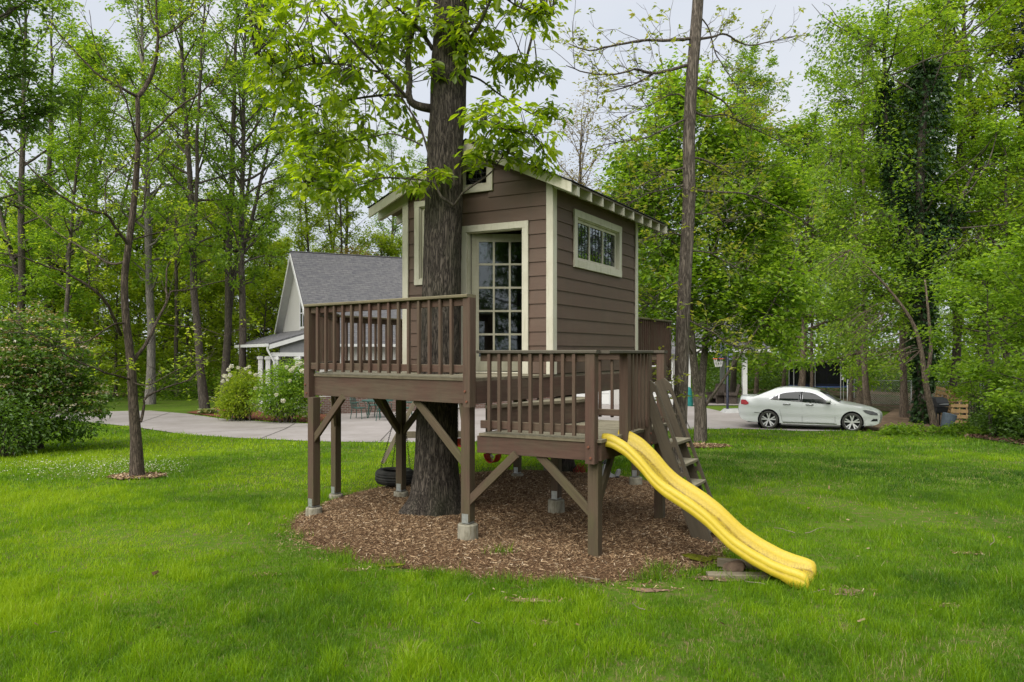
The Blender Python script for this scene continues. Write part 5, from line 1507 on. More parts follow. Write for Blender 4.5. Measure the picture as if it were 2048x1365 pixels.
FT = [
 # kind, variant, px, depth, scale, leaf, bark, width, tilt, label
 ('tall', 0, -70, 26, 1.0, M_lf_deep, M_bk_dark, 1.1, 0, "dark green tree overhanging the top left corner"),
 ('airy', 1, 30, 38, 1.05, M_lf_fresh, M_bk_dark, 1, 0, "tall leafy tree standing at the far left edge"),
 ('airy', 2, 88, 43, 1.05, M_lf_fresh, M_bk_dark, 1, 0, "dark trunked tree above the left flowering shrub"),
 ('slim', 0, 122, 36, 1.0, M_lf_fresh, M_bk_grey, 1, .07, "slim leaning tree just left of the young bare tree"),
 ('airy', 0, 300, 40, 1.10, M_lf_fresh, M_bk_pale, .95, 0, "pale straight trunk directly behind the young bare tree"),
 ('slim', 1, 355, 46, 1.1, M_lf_yel, M_bk_dark, 1, 0, "thin dark tree between the pale trunk and the trunk cluster"),
 ('airy', 1, 410, 37, 1.05, M_lf_fresh, M_bk_dark, .9, -.02, "leftmost big dark trunk of the cluster behind the snowball shrubs"),
 ('airy', 2, 448, 40, 1.12, M_lf_fresh, M_bk_dark, .9, .02, "middle dark trunk of the cluster behind the snowball shrubs"),
 ('airy', 0, 482, 38, 1.05, M_lf_fresh, M_bk_dark, .85, .01, "rightmost dark trunk of the cluster beside the house gable"),
 ('slim', 0, 545, 52, .8, M_lf_yel, M_bk_dark, 1, -.05, "slanting thin tree above the peak of the house gable"),
 ('slim', 1, 625, 50, .95, M_lf_yel, M_bk_dark, 1.1, -.03, "thin dark trunk behind the house roof, left one"),
 ('slim', 0, 655, 54, 1.0, M_lf_yel, M_bk_dark, 1, .02, "thin dark trunk behind the house roof, right one"),
 ('under', 0, 715, 50, 1.25, M_lf_tan, M_bk_dark, 1.2, 0, "low tan leaved tree behind the grey house roof"),
 ('broad', 0, 560, 56, .85, M_lf_yel, M_bk_dark, 1, 0, "round yellow green tree behind the house gable"),
 ('broad', 1, 790, 58, .85, M_lf_yel, M_bk_dark, 1.1, 0, "yellow green tree behind the roof beside the cabin"),
 ('bud', 0, 1150, 46, 1.08, M_lf_tan, M_bk_grey, 1.1, 0, "pale tan budding tree against the sky above the cabin roof"),
 ('bud', 0, 1105, 58, 1.0, M_lf_tan, M_bk_grey, 1.0, .03, "fainter tan budding tree left of the other budding tree"),
 ('tall', 1, 1465, 45, .92, M_lf_fresh, M_bk_grey, .9, .03, "tall green tree rising above the maple into the sky"),
 ('slim', 1, 1512, 47, .9, M_lf_fresh, M_bk_brown, 1.2, 0, "brown trunk right of the pavilion post"),
 ('slim', 0, 1566, 49, .85, M_lf_fresh, M_bk_brown, 1.2, 0, "brown trunk just left of the trampoline"),
 ('slim', 1, 1622, 44, .8, M_lf_fresh, M_bk_brown, 1, 0, "thin trunk in front of the trampoline net"),
 ('slim', 0, 1700, 40, .85, M_lf_fresh, M_bk_brown, 1.1, -.02, "trunk beside the white bird feeder"),
 ('tall', 2, 1738, 34, .78, M_lf_fresh, M_bk_brown, .95, .01, "stout brown trunk behind the car bonnet"),
 ('tall', 0, 1808, 31.5, .72, M_lf_fresh, M_bk_brown, 1.0, -.02, "thick brown trunk left of the ivy covered tree"),
 ('slim', 1, 1826, 30, .78, M_lf_fresh, M_bk_brown, 1.2, .03, "thin trunk touching the ivy covered tree"),
 ('broad', 0, 1720, 37, .95, M_lf_fresh, M_bk_brown, 1.0, 0, "broad leafy tree above the front of the car"),
 ('tall', 1, 1985, 33, .95, M_lf_yel, M_bk_dark, 1.1, -.02, "golden green tree arching over the top right corner"),
 ('pine', 0, 2045, 35, 1.0, M_lf_pine, M_bk_dark, 1, 0, "dark pine at the right edge of the view"),
 ('under', 1, 1985, 23.5, .78, M_lf_fresh, M_bk_dark, 1.15, 0, "bright green low tree in front of the black fence"),
 ('under', 2, 2060, 21.5, .85, M_lf_fresh, M_bk_dark, 1.1, 0, "bright green low tree cut by the right edge"),
 ('broad', 1, 1580, 52, 1.0, M_lf_fresh, M_bk_dark, 1.1, 0, "round tree deep behind the trampoline"),
 ('under', 2, 150, 44, 1.1, M_lf_yel, M_bk_dark, 1.2, 0, "yellow green low tree behind the left shrub"),
 ('under', 0, 230, 47, 1.2, M_lf_yel, M_bk_dark, 1.2, 0, "yellow green low tree left of the pale trunk"),
 ('under', 1, 370, 50, 1.3, M_lf_yel, M_bk_dark, 1.2, 0, "yellow green low tree left of the trunk cluster"),
 ('under', 2, 520, 48, 1.1, M_lf_yel, M_bk_dark, 1.2, 0, "yellow green low tree touching the house gable"),
 ('under', 0, 20, 40, 1.2, M_lf_fresh, M_bk_dark, 1.3, 0, "green low tree behind the far left shrub"),
 ('broad', 0, 1600, 44, 1.25, M_lf_fresh, M_bk_brown, .9, 0, "tall full leafed tree between the maple and the ivy covered tree"),
 ('tall', 2, 1900, 36, .95, M_lf_fresh, M_bk_dark, 1.1, 0, "leafy tree filling the gap right of the ivy covered tree"),
 ('broad', 1, 2010, 29, .85, M_lf_fresh, M_bk_dark, 1.0, 0, "full bright tree above the brush on the right"),
 ('airy', 1, 200, 52, 1.05, M_lf_fresh, M_bk_dark, 1.0, 0, "airy tree between the leaning tree and the pale trunk"),
 ('under', 1, 100, 52, 1.7, M_lf_yel, M_bk_dark, 1.1, 0, "tall yellow green tree deep in the woods above the left shrub"),
 ('under', 2, 270, 55, 1.8, M_lf_fresh, M_bk_dark, 1.1, 0, "fresh green tree deep in the woods left of the pale trunk"),
 ('under', 0, 335, 57, 1.9, M_lf_yel, M_bk_dark, 1.1, 0, "yellow green tree deep in the woods right of the pale trunk"),
 ('under', 1, 465, 54, 1.9, M_lf_yel, M_bk_dark, 1.0, 0, "yellow green tree seen between the clustered dark trunks"),
 ('broad', 1, 395, 62, 1.15, M_lf_fresh, M_bk_dark, 1.0, 0, "full tree deep behind the clustered dark trunks"),
 ('broad', 0, 60, 58, 1.2, M_lf_fresh, M_bk_dark, 1.0, 0, "full tree deep behind the far left trunks"),
 ('airy', 2, 690, 56, .95, M_lf_yel, M_bk_dark, .9, .02, "tall airy tree behind the middle of the house roof"),
 ('airy', 1, 775, 60, .9, M_lf_fresh, M_bk_dark, .9, -.02, "tall airy tree behind the roof close to the cabin"),
]
for kd, v_, px, Y, s, ml, mw, wi, tl, lb in FT:
    forest_tree(kd, v_, px, Y, s, ml, mw, lb, wid=wi, tilt=tl, name="pine_tree" if kd == 'pine' else "woodland_tree")

# the woods further back: one mass
def mass(name, spots, mats, label, seed, frac=.55):
    r = np.random.default_rng(seed); wd, lf = MB(), MB()
    for (kd, x, y, s, wi) in spots:
        a, b = PROTO[kd][int(r.integers(len(PROTO[kd])))]
        th = r.uniform(0, 6.28); c, s_ = math.cos(th), math.sin(th); R = np.array([[c, -s_, 0], [s_, c, 0], [0, 0, 1]])
        for src, dst, keep in ((a, wd, 1.0), (b, lf, frac)):
            v, f, at, mi = src.arrays()
            v = (v*np.array([s*wi, s*wi, s])) @ R.T + np.array([x, y, gzf(x, y)])
            if keep < 1:
                nl = len(v)//4; kk = np.nonzero(r.random(nl) < keep)[0]
                v = v.reshape(nl, 4, 3)[kk].reshape(-1, 3); q = np.arange(len(v)).reshape(-1, 4); al = at[0][:nl][kk] + r.normal(0, .1)
                dst.add(v, np.concatenate([q[:, [0, 1, 2]], q[:, [0, 2, 3]]]), np.clip(np.concatenate([al, al]), 0, 1))
            else:
                o = dst.n; dst.v.append(v); dst.n += len(v); dst.f += [x_ + o for x_ in f]; dst.a += at; dst.mi += mi
    va, fa = wd, lf
    for f in fa.mi: f += 1
    off = va.n
    va.v += fa.v; va.f += [f + off for f in fa.f]; va.a += fa.a; va.mi += fa.mi; va.n += fa.n
    return ob(name, va.mesh(name, False, True), mats, label=label, kind="stuff")
r_ = np.random.default_rng(5)
def woods(n, x0, x1, y0, y1, kinds, smin, smax, avoid=None):
    out = []
    for k in range(n):
        x = x0 + (x1 - x0)*(k + r_.random())/n; y = r_.uniform(y0, y1); out.append((kinds[int(r_.integers(len(kinds)))], x, y, r_.uniform(smin, smax), r_.uniform(.95, 1.25)))
    return out
mass("distant_woods", woods(22, -62, -6, 62, 82, ['airy', 'broad', 'airy', 'slim'], .55, .85) + woods(16, -50, -8, 52, 60, ['under', 'broad'], .8, 1.2), [M_bk_dark, M_lf_yel], "distant woodland behind the house on the left", 61, .5)
mass("distant_woods", woods(18, 2, 34, 62, 84, ['broad', 'tall', 'slim'], .55, .75) + woods(16, 6, 46, 56, 66, ['under', 'broad'], .8, 1.1) + woods(16, 28, 66, 38, 66, ['tall', 'broad', 'tall'], .8, 1.0), [M_bk_dark, M_lf_fresh], "distant woodland behind the car on the right", 62, .5)
mass("distant_woods", woods(22, -110, 110, 95, 120, ['tall', 'broad'], .7, .95), [M_bk_dark, M_lf_deep], "farthest dark line of woodland trees", 63, .35)

mass("woods_beyond_lawn", woods(26, -46, 46, -34, -22, ['broad', 'tall', 'broad'], .8, 1.1) + woods(12, -14, 14, -24, -20, ['broad', 'under'], .8, 1.2), [M_bk_dark, M_lf_deep], "woodland edge on the viewer's side of the lawn", 64, .7)

# undergrowth, ivy and ground cover
def brush(name, spots, mat, label, seed, n_per, ls, h):
    r = np.random.default_rng(seed); lf = MB()
    for x, y, s in spots:
        n = int(n_per*s); p = r.normal(0, 1, (n, 3)); p = p/np.linalg.norm(p, axis=1)[:, None]*(r.random((n, 1))**.4)
        lump = 1 + .35*np.sin(p[:, :1]*5 + x) * np.cos(p[:, 1:2]*4 + y)
        pos = np.array([x, y, gzf(x, y) + h*s*.35]) + p*np.array([h*s*1.05, h*s*.9, h*s*.75])*lump
        pos[:, 2] = np.maximum(pos[:, 2], gzf(x, y) + .02)
        leaves(lf, pos, ls*r.uniform(.6, 1.3, n), int(r.integers(1e9)), .15, vmean=np.clip(r.normal(.5, .15), .2, .8), vsd=.18)
    return ob(name, lf.mesh(name, False, True), mat, label=label, kind="stuff")
sp = [(x, y, s) for x, y, s in zip(r_.uniform(-48, -12, 46), r_.uniform(44, 54, 46), r_.uniform(.7, 1.6, 46))]
brush("undergrowth", sp, M_lf_fresh, "woodland undergrowth left of the house", 71, 620, .17, 1.5)
sp = [(x, y, s) for x, y, s in zip(np.linspace(-64, -3, 30), r_.uniform(58, 64, 30), r_.uniform(.8, 1.25, 30))]
brush("thicket", sp, M_lf_yel, "yellow green thicket filling the woods behind the house", 75, 1500, .30, 4.2)
sp = [(x, y, s) for x, y, s in zip(np.linspace(4, 62, 28), r_.uniform(60, 66, 28), r_.uniform(.8, 1.25, 28))]
brush("thicket", sp, M_lf_fresh, "green thicket filling the woods behind the trampoline", 76, 1500, .30, 4.2)
sp = [(x, y, s) for x, y, s in zip(r_.uniform(8, 40, 44), r_.uniform(50, 60, 44), r_.uniform(.7, 1.5, 44))]
brush("undergrowth", sp, M_lf_deep, "woodland undergrowth behind the trampoline and fence", 72, 560, .17, 1.4)
sp = [(PXX(px, Y), Y, s) for px, Y, s in [(2005, 24, .9), (2030, 23, 1.0), (2060, 22.5, 1.2), (2100, 21, 1.2), (1975, 26, .7), (2000, 27, 1.2), (1950, 26.5, .5), (2060, 26, 1.5), (2120, 24, 1.5), (2180, 22, 1.4), (1975, 31, 1.2), (2030, 31, 1.6), (2110, 29, 1.6)]]
brush("fence_brush", sp, M_lf_deep, "green brush growing along the black fence", 73, 1500, .11, .8)
sp = [(PXX(px, Y), Y, s) for px, Y, s in zip(r_.uniform(1770, 1990, 40), r_.uniform(23.8, 26.2, 40), r_.uniform(.5, .95, 40))]
brush("ground_ivy", sp, M_lf_fresh, "low leafy ground cover beside the dirt patch", 74, 260, .10, .32)
M_litterleaf = attrmat("dry_leaves", [(0.0, (0.06, 0.035, 0.022)), (0.5, (0.15, 0.085, 0.06)), (1.0, (0.27, 0.19, 0.13))])
lx = rng.uniform(10.5, 19, 9000); ly = rng.uniform(17.5, 27, 9000); m_ = inpoly(lx, ly, WOODS); lx, ly = lx[m_], ly[m_]
chips("leaf_litter", lx, ly, gz(lx, ly) + .05, .05, .11, (.4, .8), M_litterleaf, 10, .35, label="brown fallen leaves along the right lawn edge")

# ivy-covered tree
IY = 29.0
wd, iv, cr = MB(), MB(), MB()
def ip(pts, ra, rb):
    d = dens([P(a, b, IY + (c[0] if c else 0)) for a, b, *c in pts], 4); wd.tube(d, np.linspace(ra, rb, len(d)), 8); return d
t1 = ip([(1846, 862), (1848, 780), (1846, 680), (1842, 560), (1840, 440), (1842, 300), (1850, 200), (1855, 130)], .26, .10)
t2 = ip([(1844, 560), (1815, 480, .2), (1790, 400, .3), (1775, 300, .3), (1770, 190, .3), (1768, 60, .3)], .14, .05)
t3 = ip([(1846, 600), (1860, 520, -.2), (1890, 460, -.3), (1920, 400, -.3), (1950, 340, -.3)], .12, .04)
r_i = np.random.default_rng(88)
def ivy_on(path, rad, dens_, lo=0, hi=1):
    n = int(dens_*len(path)); u = r_i.uniform(lo, hi, n)*(len(path) - 1.001); i = u.astype(int); p = path[i] + (path[i+1] - path[i])*(u - i)[:, None]
    rr = np.interp(u, range(len(path)), rad)*(.45 + 1.1*vnoise(u*.55, u*0 + 3.3, 17))
    o = r_i.normal(0, 1, (n, 3)); o[:, 2] *= .5; o = unit(o)
    leaves(iv, p + o*(rr*r_i.uniform(.55, 1.15, n))[:, None] + r_i.normal(0, .05, (n, 3)), .15*r_i.uniform(.6, 1.3, n), int(r_i.integers(1e9)), .8, (.7, .95), o*.8, .45, .22, flat=.1)
w1 = np.interp(np.arange(len(t1)), np.linspace(0, len(t1) - 1, 9), [.36, .34, .42, .6, .75, .62, .7, .6, .25])
ivy_on(t1, w1, 260); ivy_on(t2, np.linspace(.45, .22, len(t2)), 110, .2, .85); ivy_on(t3, np.linspace(.6, .3, len(t3)), 80, .1, .7)
iw = []
for A0 in (t1, t2, t3):
    for k in range(16):
        i = int(r_i.integers(len(A0)//3, len(A0))); az = k*2.4; d = np.array([math.cos(az), math.sin(az), r_i.uniform(.1, .8)]); b = limb(A0[i], d, r_i.uniform(1.5, 4.0), 7, r_i, .14, .04); wd.tube(b, np.linspace(.04, .008, 8), 5, False); iw.append(b[2:])
iw = np.concatenate(iw); ki = IY/F
twig_fill(wd, cr, iw, [(P(a, b, IY + c), (rx*ki, rd, ry*ki), n) for a, b, c, rx, ry, rd, n in [(1700, 120, 0, 90, 110, 2, 70), (1680, 240, 0, 100, 90, 2, 70), (1740, 60, 0, 90, 60, 2, 50), (1840, 60, 0, 120, 70, 2, 60), (1720, 360, -.5, 110, 90, 2, 70), (1930, 200, .5, 90, 120, 2, 60), (1950, 380, 0, 90, 90, 2, 50), (1700, 500, -.5, 120, 80, 2, 70), (1780, 560, -1, 110, 70, 2, 60), (1900, 520, -.5, 110, 80, 2, 60), (1730, 640, -.8, 110, 60, 2, 45)]],
          89, (7, 11), .15, False, tips=3, cluster=.2, droop=.3, wr=(.5, .7), tw=(.006, .003), maxlen=1.8)
it = thing_tree("ivy_tree", tuple(G(1846, 858)), wd, cr, M_bk_dark, M_lf_fresh, "tree smothered in dark ivy beside the pallets")
obl("ivy", iv, M_lf_ivy, it, tuple(G(1846, 858)), attr=True)
wd = MB(); d = dens([P(a, b, 26.5) for a, b in [(1872, 868), (1862, 820), (1850, 760), (1842, 700), (1822, 640), (1770, 570), (1700, 500)]], 4); wd.tube(d, np.linspace(.13, .018, len(d)), 8)
d2 = dens([P(a, b, 26.6) for a, b in [(1852, 765), (1862, 700), (1858, 640), (1850, 560)]], 4); wd.tube(d2, np.linspace(.08, .03, len(d2)), 7)
cr = MB(); twig_fill(wd, cr, d[12:], [(P(a, b, 26.5), (rx*26.5/F, 1.2, ry*26.5/F), n) for a, b, rx, ry, n in [(1700, 520, 60, 40, 26), (1650, 560, 60, 40, 20), (1690, 700, 60, 40, 26), (1740, 735, 50, 30, 18)]], 91, (6, 9), .13, False, tips=3, cluster=.15, maxlen=1.6, tw=(.006, .003))
thing_tree("leaning_tree", tuple(G(1872, 864)), wd, cr, M_bk_brown, M_lf_fresh, "slender tree leaning left across the ivy covered trunk")

# ------------------------------------------------------------------ shrubs
def shrub(name, base, lobes_, nleaf, ls, ml, mw, label, seed, nst=12, flower=None, clump=.16, droop=.3, layers=False):
    """lobes_: (dx, dy, dz, rx, ry, rz)"""
    r = np.random.default_rng(seed); wd, lf = MB(), MB(); b = np.array(tuple(base))
    L_ = np.array(lobes_); vol = L_[:, 3]*L_[:, 4]*L_[:, 5]; vol = vol/vol.sum()
    for k in range(nst):
        l = L_[r.choice(len(L_), p=vol)]; p0 = b + np.array([r.normal(0, .18), r.normal(0, .18), -.03]); e = b + l[:3] + unit(r.normal(0, 1, 3))*l[3:]*.6
        m = (p0 + e)/2 + np.array([0, 0, .2]); t = np.linspace(0, 1, 7)[:, None]; wd.tube((1-t)**2*p0 + 2*t*(1-t)*m + t*t*e, np.linspace(.03, .008, 7), 5, False)
    nc = nleaf//14; ki = r.choice(len(L_), nc, p=vol); dirs = unit(r.normal(0, 1, (nc, 3))); rad = r.random(nc)**.33
    cen = b + L_[ki, :3] + dirs*rad[:, None]*L_[ki, 3:]
    if layers: cen[:, 2] = np.round((cen[:, 2] - b[2])/.22)*.22 + b[2] + r.normal(0, .03, nc)
    cen[:, 2] = np.maximum(cen[:, 2], b[2] + .06)
    cl = np.repeat(np.arange(nc), 14); pos = cen[cl] + r.normal(0, clump, (len(cl), 3))*np.array([1, 1, .5])
    vm = np.clip(.5 + r.normal(0, .18, nc), .1, .9)
    leaves(lf, pos, ls*r.uniform(.6, 1.25, len(cl)), seed + 3, droop, (.5, .72), dirs[cl]*.4, vm[cl], .13, flat=.6)
    t = thing_tree(name, tuple(base), wd, lf, mw, ml, label, "shrub", crown="foliage")
    return t, cen, dirs, rad, L_[ki]
M_petal = leafmat("white_petals", [(0.0, (0.42, 0.36, 0.24)), (0.5, (0.62, 0.60, 0.50)), (1.0, (0.78, 0.78, 0.72))], 0.3, 0.03, 1.0)
M_petal_tan = leafmat("fading_blossom", [(0.0, (0.26, 0.16, 0.07)), (0.4, (0.42, 0.32, 0.18)), (0.8, (0.60, 0.56, 0.44)), (1.0, (0.72, 0.70, 0.62))], 0.3, 0.01, 1.0)
vb = G(60, 902)
t, cen, dirs, rad, LL = shrub("flowering_shrub", tuple(vb), [(-.2, 0, 1.5, 1.5, 1.2, 1.2), (.4, 0, 2.3, 1.2, 1.1, .9), (1.0, 0, 1.3, .9, .9, .9), (-1.2, .3, 2.0, 1.4, 1.2, 1.2), (.9, -.1, .55, .75, .7, .45), (-.2, .2, 3.0, .9, .9, .55), (-1.0, .3, .7, .8, .7, .5)],
  15000, .115, M_lf_deep, M_bk_dark, "big layered shrub with cream and rusty blossom at the left edge", 303, 22, clump=.15, layers=True)
r = np.random.default_rng(12); lf = MB(); sel = np.nonzero((rad > .4) & (r.random(len(rad)) < .8) & (cen[:, 2] > vb.z + .8))[0]
for i in sel:
    m = int(r.integers(6, 13)); pos = cen[i] + np.array([0, 0, .10]) + r.normal(0, .085, (m, 3))*np.array([1, 1, .25]); leaves(lf, pos, np.full(m, .066), int(r.integers(1e9)), 0, (.8, 1), None, float(np.clip(r.normal(.45, .25), 0, 1)), .25, flat=.85)
obl("blossom", lf, M_petal_tan, t, tuple(vb), attr=True)
lb_ = G(5, 915)
shrub("low_shrub", tuple(lb_), [(0, 0, .7, .9, .7, .7), (-.7, .2, .9, .8, .7, .8)], 5200, .09, M_lf_deep, M_bk_dark, "dark lower shrub beneath the blossom at the far left edge", 305, 14, clump=.14)
def snowball(c, label, lobes_, balls, seed, n=9000, ml=None):
    t, *_ = shrub("snowball_shrub", c, lobes_, n, .10, ml or M_lf_fresh, M_bk_dark, label, seed, 14, clump=.13)
    r = np.random.default_rng(seed); mb = MB(); k = 90
    p = unit(r.normal(0, 1, (k, 3))); leaves(mb, p*.075, np.full(k, .07), seed, 0, (.8, 1), p*.3, .75, .2, flat=.2)
    me = mb.mesh("flower_head", False, True); me.materials.append(M_petal)
    for px, py, Y, s in balls:
        ob("flower_head", me, M_petal, t, Matrix.Translation(P(px, py, Y)) @ Matrix.Rotation(random.uniform(0, 6), 4, 'Z') @ Matrix.Scale(s*.68, 4))
sb = G(572, 846)
snowball(tuple(sb), "round shrub with white snowball flowers right by the deck post", [(0, 0, 1.25, 1.08, .9, 1.0), (.25, 0, 1.85, .78, .7, .6), (-.5, 0, .9, .8, .7, .7), (.5, 0, .9, .7, .7, .7)],
  [(573, 735, 28.9, 1), (583, 741, 28.7, 1.2), (588, 736, 28.8, 1), (601, 727, 28.9, 1), (594, 730, 28.9, .8), (605, 742, 28.7, 1.2), (512, 750, 29.4, 1), (580, 762, 28.6, .9), (511, 777, 29.2, .9), (553, 790, 28.5, .9), (566, 802, 28.5, 1.1), (524, 760, 29.0, .7), (610, 728, 28.9, .8)], 401, 9500)
sb2 = G(480, 842)
snowball(tuple(sb2), "lighter snowball shrub left of the larger one near the porch", [(0, 0, 1.0, .8, .8, .8), (.3, 0, 1.5, .6, .6, .5), (-.3, 0, .6, .6, .6, .5)],
  [(463, 733, 29.6, 1.1), (457, 740, 29.6, 1), (448, 752, 29.7, 1), (451, 753, 29.6, 1), (446, 763, 29.6, 1), (460, 751, 29.5, 1.1), (476, 736, 29.6, .9), (492, 738, 29.6, .9), (498, 734, 29.6, .8), (500, 746, 29.5, .8), (455, 760, 29.5, .8)], 402, 6000, M_lf_yel)
M_hosta = leafmat("variegated_hosta", [(0.0, (0.10, 0.18, 0.03)), (0.5, (0.26, 0.30, 0.12)), (1.0, (0.55, 0.55, 0.38))], 0.3)
def hosta(px, py, s, label):
    g = G(px, py); r = np.random.default_rng(int(px)); n = 90; th = r.uniform(0, 6.28, n); o = np.stack([np.cos(th), np.sin(th), r.uniform(.2, 1.0, n)], 1)
    mb = MB(); leaves(mb, np.array(tuple(g)) + o*np.array([.16, .16, .12])*s*r.uniform(.3, 1, (n, 1)), .24*s*r.uniform(.6, 1.1, n), int(px), .1, (.45, .6), o*2, .55, .3, flat=.7)
    obl("hosta_plant", mb, M_hosta, None, tuple(g), attr=True, label=label, cat="plant", group="hostas in the flower bed")
for px, py, s, lb in [(415, 829, 1.3, "variegated hosta at the left tip of the flower bed"), (461, 834, 1.0, "small variegated hosta before the lighter snowball shrub"), (410, 801, 1.2, "variegated hosta behind on the far grass"), (436, 803, 1.2, "second variegated hosta behind on the far grass"), (622, 838, 1.2, "green hosta clump below the larger snowball shrub")]:
    hosta(px, py, s, lb)
# ------------------------------------------------------------------ the house behind
def shingle_mat():
    t = NT("grey_asphalt_shingles"); c = t.coord('Object')
    b = t.n("TexBrick", {'Vector': c, 'Color1': (0.09, 0.09, 0.10, 1), 'Color2': (0.155, 0.15, 0.15, 1), 'Mortar': (0.055, 0.055, 0.06, 1), 'Scale': 1.0, 'Mortar Size': 0.012, 'Brick Width': 0.30, 'Row Height': 0.14, 'Bias': 0.0})
    b.offset_frequency = 2
    n = t.noise(c, 1.1, 5); n2 = t.noise(t.coord('Object', (2.5, 9, 9)), 2.0, 5)
    col = t.mix(0.55, b.outputs[0], t.ramp(n2, [(0.3, (0.065, 0.065, 0.075)), (0.7, (0.19, 0.185, 0.18))]))
    t.bsdf(col, 0.9, 0.15, t.bump(b.outputs[1], 0.4, -0.01)); return t.m
M_hroof = shingle_mat()
def lap_mat(name, col):
    t = NT(name); c = t.coord('Object')
    w = t.n("TexWave", {'Vector': c, 'Scale': 1.0/0.18/6.2832*3.14159*2}, wave_type='BANDS', bands_direction='Z', wave_profile='SAW').outputs['Fac']
    cc = t.mix(t.ramp(w, [(0.0, (1, 1, 1)), (0.10, (0, 0, 0))]), col, tuple(x*.6 for x in col))
    t.bsdf(cc, 0.6, 0.3, t.bump(w, 0.5, 0.02)); return t.m
M_hsiding = lap_mat("pale_lap_siding", (0.50, 0.485, 0.455))
M_white = plain("white_house_trim", (0.60, 0.60, 0.585), 0.5, 0.35, 0.05, 4)
M_grey = plain("grey_soffit_board", (0.20, 0.20, 0.205), 0.7, 0.2, 0.1, 5)
def brick_mat():
    t = NT("house_brick"); c = t.coord('Object')
    b = t.n("TexBrick", {'Vector': c, 'Color1': (0.11, 0.06, 0.045, 1), 'Color2': (0.15, 0.085, 0.065, 1), 'Mortar': (0.22, 0.2, 0.18, 1), 'Scale': 1.0, 'Mortar Size': 0.01, 'Brick Width': 0.21, 'Row Height': 0.075})
    t.bsdf(b.outputs[0], 0.9, 0.15, t.bump(b.outputs[1], .4, -.01)); return t.m
M_brick = brick_mat()
M_dkglass = plain("dark_window_glass", (0.02, 0.025, 0.028), 0.05, 0.6, 0.1, 3)
R0 = Vector((-10.1, 36.96, 0)); RD = Vector((0.885, 0.466, 0)).normalized(); GD = Vector((RD.y, -RD.x, 0)); HG = -0.5
ZE, ZR, RUN, OVH = 2.45, 6.82, 4.42, 0.35
LEN = 12.5
def H(l, g, z): return R0 + RD*l + GD*g + Vector((0, 0, z))
house = empty("house", H(4, 0, HG), "white sided house with steep grey shingle roof behind the treehouse", "house")
def slab(name, pts, th, mat, xdir=RD):
    pts = [Vector(p) for p in pts]; n = (pts[1]-pts[0]).cross(pts[2]-pts[1]).normalized()
    if n.z < 0: n = -n
    return prism(name, pts, n*th, mat, house, xdir=xdir)
roofo = slab("roof", [H(-OVH, RUN, ZE), H(LEN, RUN, ZE), H(LEN, 0, ZR), H(-OVH, 0, ZR)], .08, M_hroof)
slab("roof", [H(-OVH, -RUN, ZE), H(LEN, -RUN, ZE), H(LEN, 0, ZR), H(-OVH, 0, ZR)], .08, M_hroof)
for sg in (1, -1):
    pts = [H(-OVH - .03, 0, ZR - .02), H(-OVH - .03, sg*RUN, ZE - .02), H(-OVH - .03, sg*RUN, ZE - .22), H(-OVH - .03, 0, ZR - .26)]
    prism("rake_board", pts, RD*.03, M_white, house)
    pts = [H(-OVH, 0, ZR - .1), H(-OVH, sg*RUN, ZE - .1), H(.0, sg*RUN, ZE - .1), H(.0, 0, ZR - .1)]
    prism("soffit", pts, Vector((0, 0, .02)), M_white, house)
WR = RUN - .35
prism("gable_wall", [H(0, -WR, HG), H(0, WR, HG), H(0, WR, ZE + .3), H(0, 0, ZR - .12), H(0, -WR, ZE + .3)], RD*.12, M_hsiding, house, xdir=GD)
prism("wall", [H(0.12, WR, HG + .45), H(LEN - .2, WR, HG + .45), H(LEN - .2, WR, ZE + .1), H(.12, WR, ZE + .1)], -GD*.12, M_hsiding, house, xdir=RD)
prism("brick_base", [H(0.0, WR + .03, HG), H(LEN - .2, WR + .03, HG), H(LEN - .2, WR + .03, HG + .75), H(.0, WR + .03, HG + .75)], -GD*.16, M_brick, house, xdir=RD)
prism("gutter", [H(-OVH, RUN + .02, ZE - .06), H(LEN, RUN + .02, ZE - .06), H(LEN, RUN + .02, ZE + .06), H(-OVH, RUN + .02, ZE + .06)], GD*.11, M_white, house)
prism("wall", [H(LEN - .3, -WR, HG), H(LEN - .3, WR - .01, HG), H(LEN - .3, WR - .01, ZE + .3), H(LEN - .3, 0, ZR - .12), H(LEN - .3, -WR, ZE + .3)], RD*.1, M_hsiding, house, xdir=GD)
bar("ridge_cap", H(-OVH - .02, 0, ZR + .07), H(LEN, 0, ZR + .07), .22, .04, M_hroof, house)
def hwin(c, d, n, w, h, cols, rows, name="window", mull=.045):
    """a framed window: centre c, d along the wall, n outward"""
    c = Vector(c); mb = MB(); fw = .09
    for sg in (-1, 1):
        mb.beam(c + d*(sg*(w/2 + fw/2)) + Vector((0, 0, -h/2 - fw)), c + d*(sg*(w/2 + fw/2)) + Vector((0, 0, h/2 + fw)), fw, .07, up=tuple(n))
        mb.beam(c - d*(w/2) + Vector((0, 0, sg*(h/2 + fw/2))), c + d*(w/2) + Vector((0, 0, sg*(h/2 + fw/2))), fw, .068, up=tuple(n))
    for k in range(1, cols): mb.beam(c + d*(w*(k/cols - .5)) + Vector((0, 0, -h/2)), c + d*(w*(k/cols - .5)) + Vector((0, 0, h/2)), mull*1.6, .06, up=tuple(n))
    for k in range(1, rows): mb.beam(c - d*(w/2) + Vector((0, 0, h*(k/rows - .5))), c + d*(w/2) + Vector((0, 0, h*(k/rows - .5))), mull, .058, up=tuple(n))
    wo = obl(name, mb, M_white, house, tuple(c))
    prism("pane", [c - d*w/2 + Vector((0, 0, -h/2)), c + d*w/2 + Vector((0, 0, -h/2)), c + d*w/2 + Vector((0, 0, h/2)), c - d*w/2 + Vector((0, 0, h/2))], n*.012, M_dkglass, wo)
